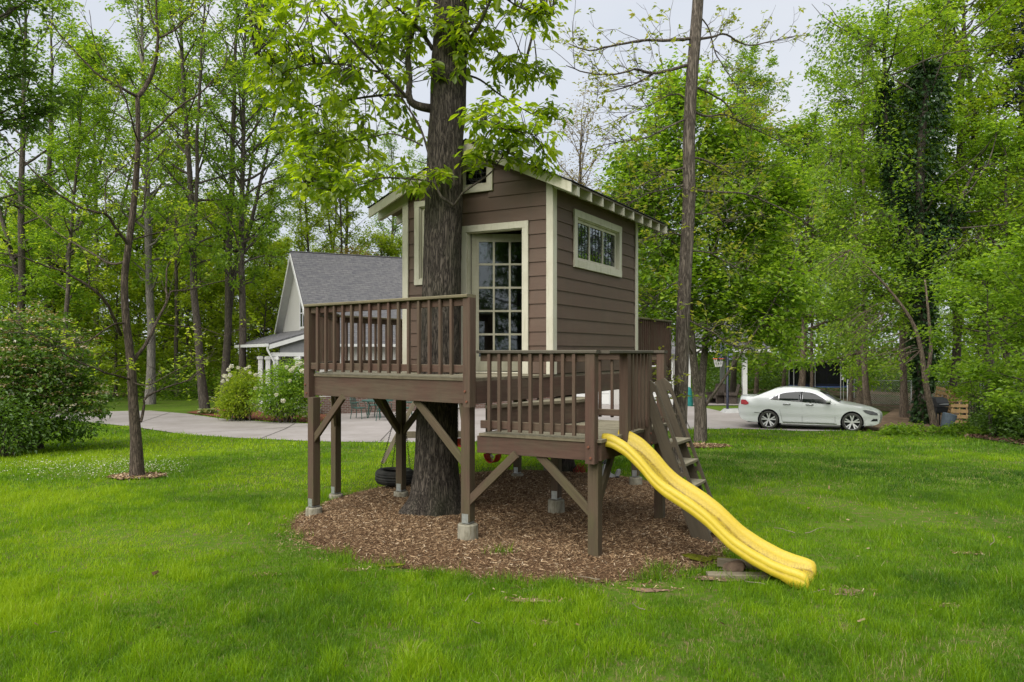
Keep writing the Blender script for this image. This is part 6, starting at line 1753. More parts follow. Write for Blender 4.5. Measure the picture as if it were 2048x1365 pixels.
hwin(H(-.03, 1.2, 3.95), GD, -RD, 1.0, 1.25, 2, 2)
hwin(H(3.0, WR + .05, 1.15), RD, GD, 1.2, 1.2, 2, 2)
hwin(H(8.6, WR + .05, 1.15), RD, GD, 1.6, 1.2, 3, 2)
# white double door onto the patio
for l in (4.6, 5.55):
    dd = prism("patio_door", [H(l, WR + .05, HG + .08), H(l + .9, WR + .05, HG + .08), H(l + .9, WR + .05, HG + 2.1), H(l, WR + .05, HG + 2.1)], GD*.05, M_white, house, xdir=RD)
    prism("pane", [H(l + .16, WR + .105, HG + .75), H(l + .74, WR + .105, HG + .75), H(l + .74, WR + .105, HG + 1.95), H(l + .16, WR + .105, HG + 1.95)], GD*.006, M_dkglass, dd, xdir=RD)
    mb = MB(); q = H(l + (.82 if l < 5 else .08), WR + .12, HG + 1.0); mb.tube([q, q + GD*.06, q + GD*.06 + RD*.1], .012, 5); obl("handle", mb, M_black, dd, tuple(q))
# lean-to porch along the gable end
PW = 2.1
def porch_z(l): return 3.12 + l*.31          # l is negative away from the gable
pp = [H(.05, WR + .25, porch_z(0)), H(-PW, WR + .25, porch_z(-PW)), H(-PW, -WR, porch_z(-PW)), H(.05, -WR, porch_z(0))]
slab("porch_roof", pp, .07, M_hroof, GD)
prism("porch_fascia", [H(.0, WR + .27, porch_z(0) - .015), H(-PW - .03, WR + .27, porch_z(-PW) - .015), H(-PW - .03, WR + .27, porch_z(-PW) - .19), H(.0, WR + .27, porch_z(0) - .19)], -GD*.04, M_white, house)
prism("porch_gable", [H(-.02, WR + .1, porch_z(0) - .18), H(-PW + .45, WR + .1, porch_z(-PW + .45) - .18), H(-PW + .45, WR + .1, 2.12), H(-.02, WR + .1, 2.12)], -GD*.03, M_grey, house)
prism("porch_beam", [H(-.02, WR + .14, 1.98), H(-PW + .1, WR + .14, 1.98), H(-PW + .1, WR + .14, 2.14), H(-.02, WR + .14, 2.14)], -GD*.12, M_white, house)
prism("gutter", [H(-PW - .05, WR + .3, porch_z(-PW) - .09), H(-PW - .05, -WR, porch_z(-PW) - .09), H(-PW - .05, -WR, porch_z(-PW) + .04), H(-PW - .05, WR + .3, porch_z(-PW) + .04)], -RD*.11, M_white, house)
mb = MB(); q = H(-PW - .09, WR + .24, porch_z(-PW) - .1); q2 = H(-PW + .2, WR + .16, 1.75); mb.tube([q, q + Vector((0, 0, -.10)), q2, H(-PW + .2, WR + .16, HG)], .045, 6); obl("downspout", mb, M_white, house, tuple(q), smooth=True)
prism("porch_floor", [H(0, WR + .2, HG), H(-PW + .1, WR + .2, HG), H(-PW + .1, -WR, HG), H(0, -WR, HG)], Vector((0, 0, .3)), M_drive, house)
for l, g in ((-PW + .3, WR + .02), (-PW + .3, WR - 1.6), (-PW + .3, WR - 3.4), (-.9, WR + .02)):
    o = bar("porch_column", H(l, g, HG + .3), H(l, g, 1.98), .2, .2, M_white, house)
    mb = MB(); mb.box(H(l, g, 1.90), (.28, .28, .12)); mb.box(H(l, g, HG + .4), (.28, .28, .2)); obl("column_cap", mb, M_white, o, tuple(H(l, g, 1.9)))
prism("porch_back", [H(-.02, -WR, HG + .3), H(-.02, WR, HG + .3), H(-.02, WR, 2.5), H(-.02, -WR, 2.5)], -RD*.02, M_grey, house)

# ---- garage wing with white doors seen below the cabin
wing = empty("garage", (4.2, 41.0, HG), "low white garage seen between the deck railing balusters", "garage")
def bx(name, x0, x1, y0, y1, z0, z1, mat, parent):
    mb = MB(); c = Vector(((x0+x1)/2, (y0+y1)/2, (z0+z1)/2)); mb.box((0, 0, 0), (x1-x0, y1-y0, z1-z0)); return ob(name, mb.mesh(name), mat, parent, Matrix.Translation(c))
GX0, GX1, GYF = 1.9, 8.4, 39.5
bx("wall", GX0, GX1, GYF, GYF + 5, HG, 2.0, M_hsiding, wing)
for x0 in (GX0 + .35, GX0 + 3.5):
    dr = bx("garage_door", x0, x0 + 2.7, GYF - .06, GYF - .005, HG + .01, HG + 2.15, M_white, wing)
    for k in range(4): bx("door_panel", x0 + .06, x0 + 2.64, GYF - .085, GYF - .062, HG + .05 + k*.53, HG + .53 + k*.53, M_white, dr)
prism("roof", [(GX0 - .3, GYF - .4, 2.0), (GX1 + .2, GYF - .4, 2.0), (GX1 + .2, GYF + 2.5, 3.55), (GX0 - .3, GYF + 2.5, 3.55)], Vector((0, 0, .08)), M_hroof, wing, xdir=(1, 0, 0))
prism("roof", [(GX0 - .3, GYF + 5.4, 2.0), (GX1 + .2, GYF + 5.4, 2.0), (GX1 + .2, GYF + 2.5, 3.55), (GX0 - .3, GYF + 2.5, 3.55)], Vector((0, 0, .08)), M_hroof, wing, xdir=(1, 0, 0))
# ---- pavilion with white posts
pav = empty("pavilion", (10.4, 41, HG), "grey roofed pavilion on white posts left of the car", "pavilion")
X0, X1, Y0, Y1 = 8.75, 12.6, 39.6, 44.0
prism("roof", [(X0, Y0 - .3, 2.30), (X1 + .4, Y0 - .3, 2.30), (X1 - .6, Y0 + 2.2, 3.75), (X0, Y0 + 2.2, 3.75)], Vector((0, 0, .08)), M_hroof, pav, xdir=(1, 0, 0))
prism("roof", [(X0, Y1 + .3, 2.30), (X1 + .4, Y1 + .3, 2.30), (X1 - .6, Y0 + 2.2, 3.75), (X0, Y0 + 2.2, 3.75)], Vector((0, 0, .08)), M_hroof, pav, xdir=(1, 0, 0))
prism("roof", [(X1 + .4, Y0 - .3, 2.30), (X1 + .4, Y1 + .3, 2.30), (X1 - .6, Y0 + 2.2, 3.75)], Vector((0, 0, .08)), M_hroof, pav, xdir=(0, 1, 0))
bx("fascia", X0, X1 + .42, Y0 - .33, Y0 - .29, 2.14, 2.30, M_white, pav)
bx("fascia", X1 + .42, X1 + .46, Y0 - .33, Y1 + .3, 2.14, 2.30, M_white, pav)
for x, y in ((PXX(1376, 39.8), 39.8), (PXX(1489, 39.8), 39.8), (X0 + .2, Y1), (PXX(1489, 39.8), Y1)):
    bx("post", x - .11, x + .11, y - .11, y + .11, HG, 2.2, M_white, pav)
sheet("patio_slab", [(7.6, 38.8), (13.2, 38.8), (13.2, 45), (7.6, 45)], M_drive, .03, 1.5, label="concrete patio slab under the pavilion", kind="structure")
M_wicker = plain("dark_wicker", (0.06, 0.048, 0.04), 0.85, 0.2, 0.4, 40, 0.4)
def lounge(x, y, a, label):
    e = empty("patio_chair", (x, y, HG), label, "chair", "dark patio chairs under the pavilion")
    R = Matrix.Rotation(a, 3, 'Z')
    def B(name, c, s, rx=0):
        mb = MB(); mb.box((0, 0, 0), s); ob(name, mb.mesh(name), M_wicker, e, Matrix.Translation(Vector((x, y, HG + .03)) + R @ Vector(c)) @ R.to_4x4() @ Matrix.Rotation(rx, 4, 'X'))
    B("seat", (0, 0, .36), (.62, .62, .18)); B("backrest", (0, .32, .68), (.66, .14, .62), -.25)
    for sg in (-1, 1):
        B("armrest", (sg*.36, .0, .50), (.12, .66, .14)); B("base", (sg*.30, 0, .14), (.08, .60, .26))
lounge(PXX(1432, 40.3), 40.3, -1.0, "left dark wicker patio chair beside the hoop pole")
lounge(PXX(1462, 40.0), 40.0, -1.9, "right dark wicker patio chair next to the rear of the car")
M_teal = plain("teal_canvas", (0.02, 0.16, 0.15), 0.8, 0.2, 0.2, 6)
mb = MB(); mb.lathe([(.001, .95), (.10, .93), (.18, .8), (.22, .45), (.25, .1), (.25, 0)], 14)
tq = P(1376, 805, 38.6); ob("garden_bag", mb.mesh("garden_bag", True), M_teal, None, Matrix.Translation((tq.x, tq.y, HG)), label="teal garden bag half hidden by the tall straight trunk", cat="bag")
# green patio table and chairs before the house
M_green = plain("dark_green_metal", (0.018, 0.07, 0.055), 0.55, 0.4, 0.2, 10)
tb = G(755, 836)
table = empty("patio_table", tuple(tb), "round dark green metal table on the patio behind the deck", "table")
mb = MB(); mb.lathe([(.001, .72), (.62, .72), (.64, .70), (.62, .685), (.001, .685)], 28); ob("tabletop", mb.mesh("tabletop"), M_green, table, Matrix.Translation(tb))
for k in range(4):
    a = k*math.pi/2 + .5; mb = MB(); mb.tube([tb + Vector((.42*math.cos(a), .42*math.sin(a), .69)), tb + Vector((.25*math.cos(a), .25*math.sin(a), .4)), tb + Vector((.4*math.cos(a), .4*math.sin(a), .01))], .018, 5); obl("leg", mb, M_green, table, tuple(tb))
def mchair(px, py, a, label):
    g = G(px, py); e = empty("metal_chair", tuple(g), label, "chair", "green metal chairs at the patio table")
    R = Matrix.Rotation(a, 3, 'Z')
    def q(x, y, z): return g + R @ Vector((x, y, z))
    mb = MB()
    mb.lathe([(.001, .45), (.24, .45), (.25, .435), (.24, .42), (.001, .42)], 18, tuple(g)); obl("seat", mb, M_green, e, tuple(g))
    mb = MB(); mb.tube([q(-.22, .2, .43), q(-.24, .27, .75), q(-.12, .31, .95), q(.12, .31, .95), q(.24, .27, .75), q(.22, .2, .43)], .016, 5)
    for x in (-.14, -.07, 0, .07, .14): mb.tube([q(x, .21, .44), q(x, .30, .93)], .010, 4)
    for z in (.6, .75): mb.tube([q(-.22, .25, z), q(.22, .25, z)], .010, 4)
    obl("backrest", mb, M_green, e, tuple(g))
    for sg in (-1, 1):
        mb = MB(); mb.tube([q(sg*.23, .24, .65), q(sg*.27, -.1, .66), q(sg*.25, -.18, .44)], .014, 5); obl("armrest", mb, M_green, e, tuple(g))
        for y in (-.2, .2): mb = MB(); mb.tube([q(sg*.2, y, .43), q(sg*.25, y*1.25, .01)], .016, 5); obl("leg", mb, M_green, e, tuple(g))
mchair(718, 838, 1.3, "green metal chair left of the patio table"); mchair(768, 842, 3.05, "green metal chair in front of the patio table"); mchair(812, 838, -1.4, "green metal chair right of the patio table"); mchair(748, 831, 0.1, "green metal chair behind the patio table")
pq = tb + Vector((.1, 0, .72)); mb = MB(); mb.lathe([(.001, 0), (.10, 0), (.13, .15), (.12, .15), (.001, .13)], 14)
ob("planter", mb.mesh("planter"), M_conc, None, Matrix.Translation(pq), label="pale planter standing on the green patio table", cat="planter")
bq = P(792, 738, 27.5)
# path lights
for px, py, lb in ((415.5, 826, "leftmost black path light by the driveway"), (441, 834, "black path light near the lighter snowball shrub"), (502, 842, "black path light between the two snowball shrubs")):
    g = G(px, py); e = empty("path_light", tuple(g), lb, "path light", "black path lights in the flower bed")
    mb = MB(); mb.tube([g, g + Vector((0, 0, .38))], .014, 6); obl("stake", mb, M_black, e, tuple(g))
    mb = MB(); mb.lathe([(.001, .46), (.10, .40), (.10, .385), (.04, .38), (.04, .33), (.001, .33)], 14); ob("lamp_head", mb.mesh("lamp_head"), M_black, e, Matrix.Translation(g))

# ------------------------------------------------------------------ basketball hoop
hp = G(1455, 826); hoop = empty("basketball_hoop", tuple(hp), "portable basketball hoop with orange rim beside the driveway", "basketball hoop")
M_orange = plain("orange_rim", (0.55, 0.10, 0.03), 0.5, 0.4, 0.1, 10); M_net = plain("white_net", (0.6, 0.6, 0.58), 0.8, 0.1, 0.1, 10); M_navy = plain("navy_pole", (0.015, 0.018, 0.035), 0.4, 0.4, 0.2, 10)
M_board = glassmat("smoky_backboard", (0.45, 0.5, 0.5), 0.15)
mb = MB(); mb.tube([hp, hp + Vector((0, 0, 2.75))], .055, 10); obl("pole", mb, M_navy, hoop, tuple(hp), smooth=True)
rc = P(1436, 718, hp.y); rc = Vector((rc.x, hp.y - .1, rc.z))
mb = MB(); mb.tube([rc + Vector((.23*math.cos(a), .23*math.sin(a), 0)) for a in np.linspace(0, 2*math.pi, 25)], .018, 6, False); obl("rim", mb, M_orange, hoop, tuple(rc))
mb = MB()
for k in range(14):
    a = 2*math.pi*k/14; b = a + .45
    mb.tube([rc + Vector((.22*math.cos(a), .22*math.sin(a), 0)), rc + Vector((.13*math.cos(b), .13*math.sin(b), -.36))], .007, 3); mb.tube([rc + Vector((.22*math.cos(a), .22*math.sin(a), 0)), rc + Vector((.13*math.cos(a - .45), .13*math.sin(a - .45), -.36))], .007, 3)
obl("net", mb, M_net, hoop, tuple(rc))
bc = rc + Vector((.30, .12, .22)); bd = Vector((.72, .69, 0)).normalized()
prism("backboard", [bc - bd*.6 + Vector((0, 0, -.33)), bc + bd*.6 + Vector((0, 0, -.33)), bc + bd*.6 + Vector((0, 0, .43)), bc - bd*.6 + Vector((0, 0, .43))], Vector((.02, -.02, 0)), M_board, hoop)
mb = MB(); mb.beam(hp + Vector((0, 0, 2.6)), bc + Vector((.05, 0, .1)), .05, .08); mb.beam(hp + Vector((0, 0, 2.2)), bc + Vector((.05, 0, -.1)), .05, .08); obl("bracket", mb, M_navy, hoop, tuple(hp))
mb = MB(); mb.add([(-.55, -.4, 0), (.65, -.4, 0), (.65, .4, 0), (-.55, .4, 0), (-.4, -.28, .16), (.5, -.28, .16), (.5, .28, .16), (-.4, .28, .16)], [[0,3,2,1],[4,5,6,7],[0,1,5,4],[1,2,6,5],[2,3,7,6],[3,0,4,7]])
ob("base", mb.mesh("base"), M_greypl, hoop, Matrix.Translation(hp + Vector((.35, .1, .012))))

# ------------------------------------------------------------------ trampoline, feeder, fences, pallets, grill
TR = G(1640, 808); TRY = 46.0; trc = Vector((PXX(1642, TRY), TRY, HG))
tramp = empty("trampoline", tuple(trc), "trampoline with black safety net beyond the car roof", "trampoline")
def netmat():
    t = NT("black_netting"); tr = t.n("BsdfTransparent", {'Color': (1, 1, 1)}); d = t.n("BsdfDiffuse", {'Color': (0.012, 0.012, 0.014)})
    return t.done(t.n("MixShader", {0: .84, 1: tr.outputs[0], 2: d.outputs[0]}))
M_netb = netmat(); M_bluepad = plain("blue_pad", (0.05, 0.09, 0.22), 0.6, 0.3, 0.2, 6)
R_ = 1.75; mb = MB(); n_ = 40
mb.add([(R_*math.cos(2*math.pi*k/n_), R_*math.sin(2*math.pi*k/n_), z) for z in (.72, 2.05) for k in range(n_)], [[k, (k+1) % n_, n_ + (k+1) % n_, n_ + k] for k in range(n_)])
ob("safety_net", mb.mesh("safety_net", True), M_netb, tramp, Matrix.Translation(trc))
mb = MB(); mb.lathe([(.001, .68), (1.45, .68), (1.5, .72), (1.78, .72), (1.8, .66), (1.5, .64)], 40); ob("mat", mb.mesh("mat"), M_bluepad, tramp, Matrix.Translation(trc))
for k in range(8):
    a = 2*math.pi*(k + .3)/8; q = trc + Vector((1.8*math.cos(a), 1.8*math.sin(a), 0)); mb = MB(); mb.tube([q, q + Vector((0, 0, 2.1))], .028, 6); obl("pole", mb, M_greypl, tramp, tuple(q), smooth=True)
bf = P(1687, 790, 37); fd = empty("bird_feeder", (bf.x, 37, HG), "white bird feeder on a thin pole behind the windscreen of the car", "bird feeder")
mb = MB(); mb.tube([(bf.x, 37, HG), (bf.x, 37, HG + 1.35)], .018, 6); obl("pole", mb, M_steel, fd, (bf.x, 37, HG))
mb = MB(); mb.lathe([(.001, .30), (.03, .28), (.12, .19), (.12, .175), (.065, .175), (.065, .04), (.10, .03), (.10, 0), (.001, 0)], 10); ob("feeder_house", mb.mesh("feeder_house"), M_white, fd, Matrix.Translation((bf.x, 37, HG + 1.35)))
# chain-link fence
fence = empty("chain_link_fence", (20, 38, HG), "low chain link fence across the woodland edge", "fence")
fp = [Vector((PXX(1695, 40.5), 40.5, HG)), Vector((PXX(1960, 37.5), 37.5, HG)), Vector((PXX(2200, 36), 36, HG))]
for a, b in zip(fp, fp[1:]):
    L = (b - a).length; n_ = max(1, round(L/2.5)); d = (b - a)/L
    for k in range(n_ + 1):
        q = a + d*(L*k/n_); mb = MB(); mb.tube([q, q + Vector((0, 0, 1.25))], .03, 6); obl("post", mb, M_steel, fence, tuple(q), smooth=True)
    mb = MB(); mb.tube([a + Vector((0, 0, 1.22)), b + Vector((0, 0, 1.22))], .022, 6); obl("top_rail", mb, M_steel, fence, tuple(a), smooth=True)
    mb = MB()
    for k in range(int(L/.11) + 11):
        for sg in (1, -1):
            x0 = k*.11 - (1.2 if sg > 0 else 0); x1 = x0 + 1.2*sg*1.0 if sg > 0 else x0 - 1.2
            z0, z1 = .03, 1.22
            if x0 < 0: z0 += (0 - x0)/(x1 - x0)*(z1 - z0) if x1 > 0 else 9; x0 = 0
            if x1 < 0 or z0 > 2: continue
            if x0 > L or x1 > L: continue
            p0, p1 = a + d*x0 + Vector((0, 0, z0)), a + d*x1 + Vector((0, 0, z1)); o = Vector((0, 0, .006))
            mb.add([tuple(p0 - o), tuple(p0 + o), tuple(p1 + o), tuple(p1 - o)], [[0, 1, 2, 3]])
    obl("wire_mesh", mb, M_steel, fence, tuple(a))
# black picket fence
pf = empty("picket_fence", (PXX(1990, 27), 27, HG), "black metal picket fence half hidden by brush on the right", "fence")
a, b = Vector((PXX(1929, 30.0), 30.0, HG)), Vector((PXX(2230, 24.5), 24.5, gzf(0, 24.5)))
L = (b - a).length; d = (b - a)/L
for z in (.18, 1.35, 1.6): bar("rail", a + Vector((0, 0, z)), b + Vector((0, 0, z)), .03, .04, M_black, pf)
for k in range(int(L/.125)):
    q = a + d*(.06 + k*.125); bar("picket", q + Vector((0, 0, .08)), q + Vector((0, 0, 1.72)), .02, .02, M_black, pf, ch=.002)
for k in range(5): q = a + d*(L*k/4.0); bar("post", q, q + Vector((0, 0, 1.85)), .07, .07, M_black, pf)
M_pallet = wood("raw_pallet_wood", (0.42, 0.27, 0.12), (0.50, 0.34, 0.17), (0.5, 0.38, 0.22), 0.3)
def pallet(c, R, w, h, label, nb=6):
    e = empty("pallet", tuple(c), label, "pallet", "wooden pallets by the fence")
    def q(x, y, z): return Vector(c) + R @ Vector((x, y, z))
    for k in range(nb):
        z = (k + .5)*h/nb
        bar("slat", q(-w/2, -.065, z), q(w/2, -.065, z), .02, h/nb*.62, M_pallet, e)
    for x in (-w/2 + .05, 0, w/2 - .05): bar("stringer", q(x, 0, 0), q(x, 0, h), .04, .09, M_pallet, e, up=tuple(R @ Vector((0, 1, 0))))
    for k in (0, 2, 5):
        z = (k + .5)*h/nb; bar("slat", q(-w/2, .065, z), q(w/2, .065, z), .02, h/nb*.62, M_pallet, e)
c1 = Vector((PXX(1919, 28.6), 28.6, HG)); pallet(c1, Matrix.Rotation(-.5, 3, 'Z') @ Matrix.Rotation(-.06, 3, 'X'), .55, 1.2, "upright wooden pallet against the black fence post")
c2 = Vector((PXX(1896, 29.3), 29.3, HG + .35)); pallet(c2, Matrix.Rotation(.5, 3, 'Z') @ Matrix.Rotation(.35, 3, 'Y'), .5, .95, "tilted wooden pallet behind the black grill")
c3 = Vector((PXX(1874, 29.8), 29.8, HG + .3)); pallet(c3, Matrix.Rotation(.2, 3, 'Z') @ Matrix.Rotation(.2, 3, 'Y'), .45, .9, "half hidden wooden pallet left of the tilted one", 5)
gq = Vector((PXX(1876, 28.0), 28.0, HG))
grill = empty("barbecue_grill", tuple(gq), "black barbecue grill with steel handle in front of the pallets", "grill")
def gp(x, y, z): return gq + Matrix.Rotation(.35, 3, 'Z') @ Vector((x, y, z))
prism("lid", [gp(-.28, -.22, .72), gp(-.28, .22, .72), gp(-.28, .20, .95), gp(-.28, .05, 1.05), gp(-.28, -.14, 1.0), gp(-.28, -.21, .86)], gp(.28, 0, 0) - gp(-.28, 0, 0), M_black, grill)
prism("firebox", [gp(-.27, -.21, .70), gp(-.27, .21, .70), gp(-.27, .15, .50), gp(-.27, -.15, .50)], gp(.27, 0, 0) - gp(-.27, 0, 0), M_black, grill)
mb = MB(); mb.tube([gp(-.18, -.23, .80), gp(-.18, -.28, .81), gp(.18, -.28, .81), gp(.18, -.23, .80)], .014, 6); obl("handle", mb, M_steel, grill, tuple(gq))
for x in (-.22, .22):
    for y in (-.13, .13): bar("leg", gp(x, y, 0), gp(x, y, .5), .035, .035, M_black, grill)
bt = Vector((PXX(1893, 27.6), 27.6, gzf(0, 27.6))); mb = MB(); mb.lathe([(.001, .5), (.22, .5), (.24, .48), (.2, 0), (.001, 0)], 16)
ob("tub", mb.mesh("tub"), plain("grey_blue_tub", (0.10, 0.13, 0.16), .6, .3), None, Matrix.Translation(bt) @ Matrix.Rotation(.25, 4, 'Y'), label="dark blue grey tub leaning beside the pallets", cat="tub")

# ------------------------------------------------------------------ the white car
def car():
    Yc = 27.25; rear = Vector((PXX(1542, 27.8), 27.8, 0)); front = Vector((PXX(1704.5, 26.75), 26.75, 0))
    hd = (front - rear).normalized(); zc = gzf(0, 27.3) + .014
    K = .935; org = rear - hd*1.10*K; org.z = zc
    R = Matrix((hd, Vector((-hd.y, hd.x, 0)), Vector((0, 0, 1)))).transposed(); MU = mat4(R, org); M = MU @ Matrix.Diagonal((K, 1, 1, 1))        # x forward, y to its left, z up; the side seen is y<0
    c = empty("parked_car", tuple(org + hd*2.4), "white four door saloon car parked on the driveway", "car")
    tpaint = NT("pearl_white_paint"); tpaint.bsdf((0.50, 0.52, 0.51), 0.3, 0.45, None, 0.0, **{'Coat Weight': 0.6, 'Coat Roughness': 0.06}); MP = tpaint.m
    MD = plain("car_black_trim", (0.012, 0.012, 0.013), .5, .3, .1, 5); MCH = plain("car_chrome", (0.35, 0.35, 0.36), .25, .5, .05, 5, 0, 1.0); MRIM = plain("alloy_rim", (0.55, 0.55, 0.55), .35, .5, .05, 5, 0, .4)
    tg = NT("car_glass"); tg.bsdf((0.008, 0.011, 0.010), 0.03, 0.32); MG = tg.m
    MTL = plain("red_tail_lens", (0.28, 0.012, 0.015), .15, .5, .2, 10); MHL = plain("headlight_lens", (0.10, 0.10, 0.11), .08, .6, .3, 20)
    def fy(x, z):
        b = .915
        if z < .55: b -= (.55 - z)*.10
        if z > .92: b -= min(.36, (z - .92)*.30 + max(0, z - 1.02)**1.2*.62)
        e = 0
        if x < .75: e = ((.75 - x)/.75)**2.2*.20
        if x > 4.0: e = ((x - 4.0)/.85)**2.0*.26
        return b - e
    # silhouette, from the lower rear corner forward along the sill and back over the roof
    def arch(cx): return [(cx - .385*math.cos(a), .30 + .385*math.sin(a)) for a in np.linspace(-.22, math.pi + .22, 17)]
    low = [(.14, .30), (.35, .235), (.62, .225)] + arch(1.10) + [(1.62, .20), (2.5, .185), (3.4, .20)] + arch(3.92) + [(4.40, .21), (4.66, .225), (4.78, .28)]
    top = [(4.825, .42), (4.83, .55), (4.81, .62), (4.72, .69), (4.50, .76), (4.3, .81), (4.0, .87), (3.75, .91), (3.52, .945), (3.30, 1.05), (3.10, 1.16), (2.90, 1.28), (2.75, 1.345), (2.5, 1.395), (2.2, 1.42), (1.86, 1.43), (1.6, 1.42), (1.4, 1.39), (1.25, 1.35), (1.0, 1.255), (.75, 1.155), (.57, 1.095), (.3, 1.095), (.13, 1.095), (.09, 1.04), (.075, .9), (.02, .76), (.0, .6), (.03, .45), (.08, .36)]
    ol = low + top
    pts = [Vector(p) for p in ol]
    gx, gzz = np.meshgrid(np.arange(.06, 4.8, .07), np.arange(.22, 1.45, .06)); m = inpoly(gx.ravel(), gzz.ravel(), ol)
    pts += [Vector((a, b)) for a, b in zip(gx.ravel()[m], gzz.ravel()[m])]
    vo, _, fo, *_q = delaunay_2d_cdt(pts, [], [list(range(len(ol)))], 1, 1e-5)
    mb = MB(); n0 = len(vo)
    for sg in (-1, 1):
        v = [(p.x, sg*(fy(p.x, p.y) + .012*math.exp(-((p.y - .80)/.05)**2) - .012*math.exp(-((p.y - .42)/.07)**2)), p.y) for p in vo]
        mb.add(v, [list(f) if sg > 0 else list(f)[::-1] for f in fo])
    # skin over the top and round the ends
    tt = [low[-1]] + top + [low[0]]; ny = 10; v = []
    for x, z in tt:
        w = fy(x, z); crown = .018 if z > .7 else .0
        for k in range(ny + 1):
            u = -1 + 2*k/ny; bow = (1 - u*u); ex = (.10*bow if x > 4.4 else (-.08*bow if x < .3 else (.10*bow if 2.9 < x < 3.6 else 0)))
            v.append((x + ex, u*w, z + crown*bow*(1 if x < 4.6 else .3)))
    f = [[i*(ny+1)+k, i*(ny+1)+k+1, (i+1)*(ny+1)+k+1, (i+1)*(ny+1)+k] for i in range(len(tt) - 1) for k in range(ny)]
    mb.add(v, f)
    mb.add([(.3, -.8, .2), (4.6, -.8, .2), (4.6, .8, .2), (.3, .8, .2)], [[0, 3, 2, 1]])
    body = ob("body", mb.mesh("body", True), MP, c, M)
    def patch(name, poly, mat, parent, off=.008, sides=(-1, 1), res=.06):
        pp = [Vector(p) for p in poly]; n = len(pp); xs = [p[0] for p in poly]; zs = [p[1] for p in poly]
        gx, gq_ = np.meshgrid(np.arange(min(xs), max(xs), res), np.arange(min(zs), max(zs), res)); mm = inpoly(gx.ravel(), gq_.ravel(), poly)
        pp += [Vector((a, b)) for a, b in zip(gx.ravel()[mm], gq_.ravel()[mm])]
        vo, _, fo, *_q = delaunay_2d_cdt(pp, [], [list(range(n))], 1, 1e-6)
        for sg in sides:
            b = MB(); b.add([(p.x, sg*(fy(p.x, p.y) + .012*math.exp(-((p.y - .80)/.05)**2) - .012*math.exp(-((p.y - .42)/.07)**2) + off), p.y) for p in vo], [list(f) for f in fo]); ob(name, b.mesh(name, True), mat, parent, M)
    patch("window_surround", [(1.10, 1.025), (1.38, 1.175), (1.60, 1.25), (1.85, 1.285), (2.2, 1.305), (2.5, 1.285), (2.72, 1.235), (2.97, 1.11), (3.26, .925), (3.20, .88), (2.2, .95), (1.25, 1.005)], MCH, c, .006)
    patch("quarter_window", [(1.17, 1.03), (1.44, 1.18), (1.44, 1.012)], MG, c, .014)
    patch("side_window", [(1.47, 1.01), (1.47, 1.19), (1.62, 1.238), (1.86, 1.272), (2.2, 1.292), (2.2, .962)], MG, c, .014)
    patch("side_window", [(2.27, .958), (2.27, 1.292), (2.5, 1.272), (2.71, 1.222), (2.95, 1.10), (3.22, .925), (3.18, .895)], MG, c, .014)
    patch("pillar", [(2.2, .962), (2.2, 1.292), (2.27, 1.292), (2.27, .958)], MD, c, .013)
    for pl in ([(2.255, .24), (2.262, .24), (2.262, .98), (2.255, .98)], [(3.36, .30), (3.368, .30), (3.368, .93), (3.36, .93)], [(1.50, .62), (1.507, .62), (1.41, 1.0), (1.403, 1.0)], [(1.58, .26), (1.587, .26), (1.507, .62), (1.50, .62)], [(1.58, .262), (3.36, .262), (3.36, .270), (1.58, .270)]):
        patch("door_gap", pl, MD, c, .004, res=.2)
    patch("sill_strip", [(1.60, .225), (3.42, .225), (3.42, .25), (1.60, .25)], MCH, c, .012, res=.2)
    patch("bumper_strip", [(.58, .545), (1.0, .545), (1.0, .56), (.58, .56)], MCH, c, .010, res=.2)
    patch("tail_light", [(.10, .95), (.12, .985), (.28, .98), (.40, .88), (.37, .83), (.26, .81), (.10, .83)], MTL, c, .012)
    patch("headlight", [(4.26, .72), (4.36, .735), (4.58, .695), (4.74, .63), (4.76, .555), (4.52, .57), (4.36, .63)], MHL, c, .010)
    patch("fog_light", [(4.52, .36), (4.60, .44), (4.74, .44), (4.75, .36)], MD, c, .008)
    for x in (1.62, 2.40):
        for sg in (-1, 1):
            b = MB(); yy = sg*(fy(x, .86) + .03)
            b.tube([(x - .01, yy - sg*.03, .865), (x + .03, yy, .872), (x + .20, yy, .872), (x + .24, yy - sg*.03, .865)], .018, 6); ob("door_handle", b.mesh("door_handle", True), MCH, c, M)
    for sg in (-1, 1):
        b = MB(); y0 = sg*(fy(3.2, .97)); b.add([(3.10, y0, .95), (3.22, y0, .95), (3.22, y0 + sg*.06, .96), (3.10, y0 + sg*.06, .96), (3.08, y0 + sg*.20, .95), (3.25, y0 + sg*.17, .96), (3.22, y0 + sg*.18, 1.07), (3.08, y0 + sg*.20, 1.06), (3.10, y0 + sg*.05, 1.06), (3.2, y0 + sg*.05, 1.05)], [[0,1,2,3],[3,2,5,4],[4,5,6,7],[7,6,9,8],[3,4,7,8],[2,9,6,5],[3,8,9,2]])
        ob("mirror", b.mesh("mirror", True), MP, c, M)
    # windscreen and rear screen
    for nm, x0, x1 in (("windscreen", 3.46, 2.84), ("rear_window", .62, 1.24)):
        zi = lambda x: float(np.interp(x, [p[0] for p in top][::-1], [p[1] for p in top][::-1])) if True else 0
        tx = sorted([(p[0], p[1]) for p in top if .6 < p[0] < 3.7]); v = []
        for i in range(7):
            x = x0 + (x1 - x0)*i/6; z = float(np.interp(x, [t[0] for t in tx], [t[1] for t in tx]))
            for k in range(9):
                u = -1 + 2*k/8; bow = 1 - u*u; ex = .10*bow if 2.9 < x < 3.6 else 0
                v.append((x + ex + (.012 if x0 > 2 else -.012), u*(fy(x, z) - .05), z + .018*bow + .010))
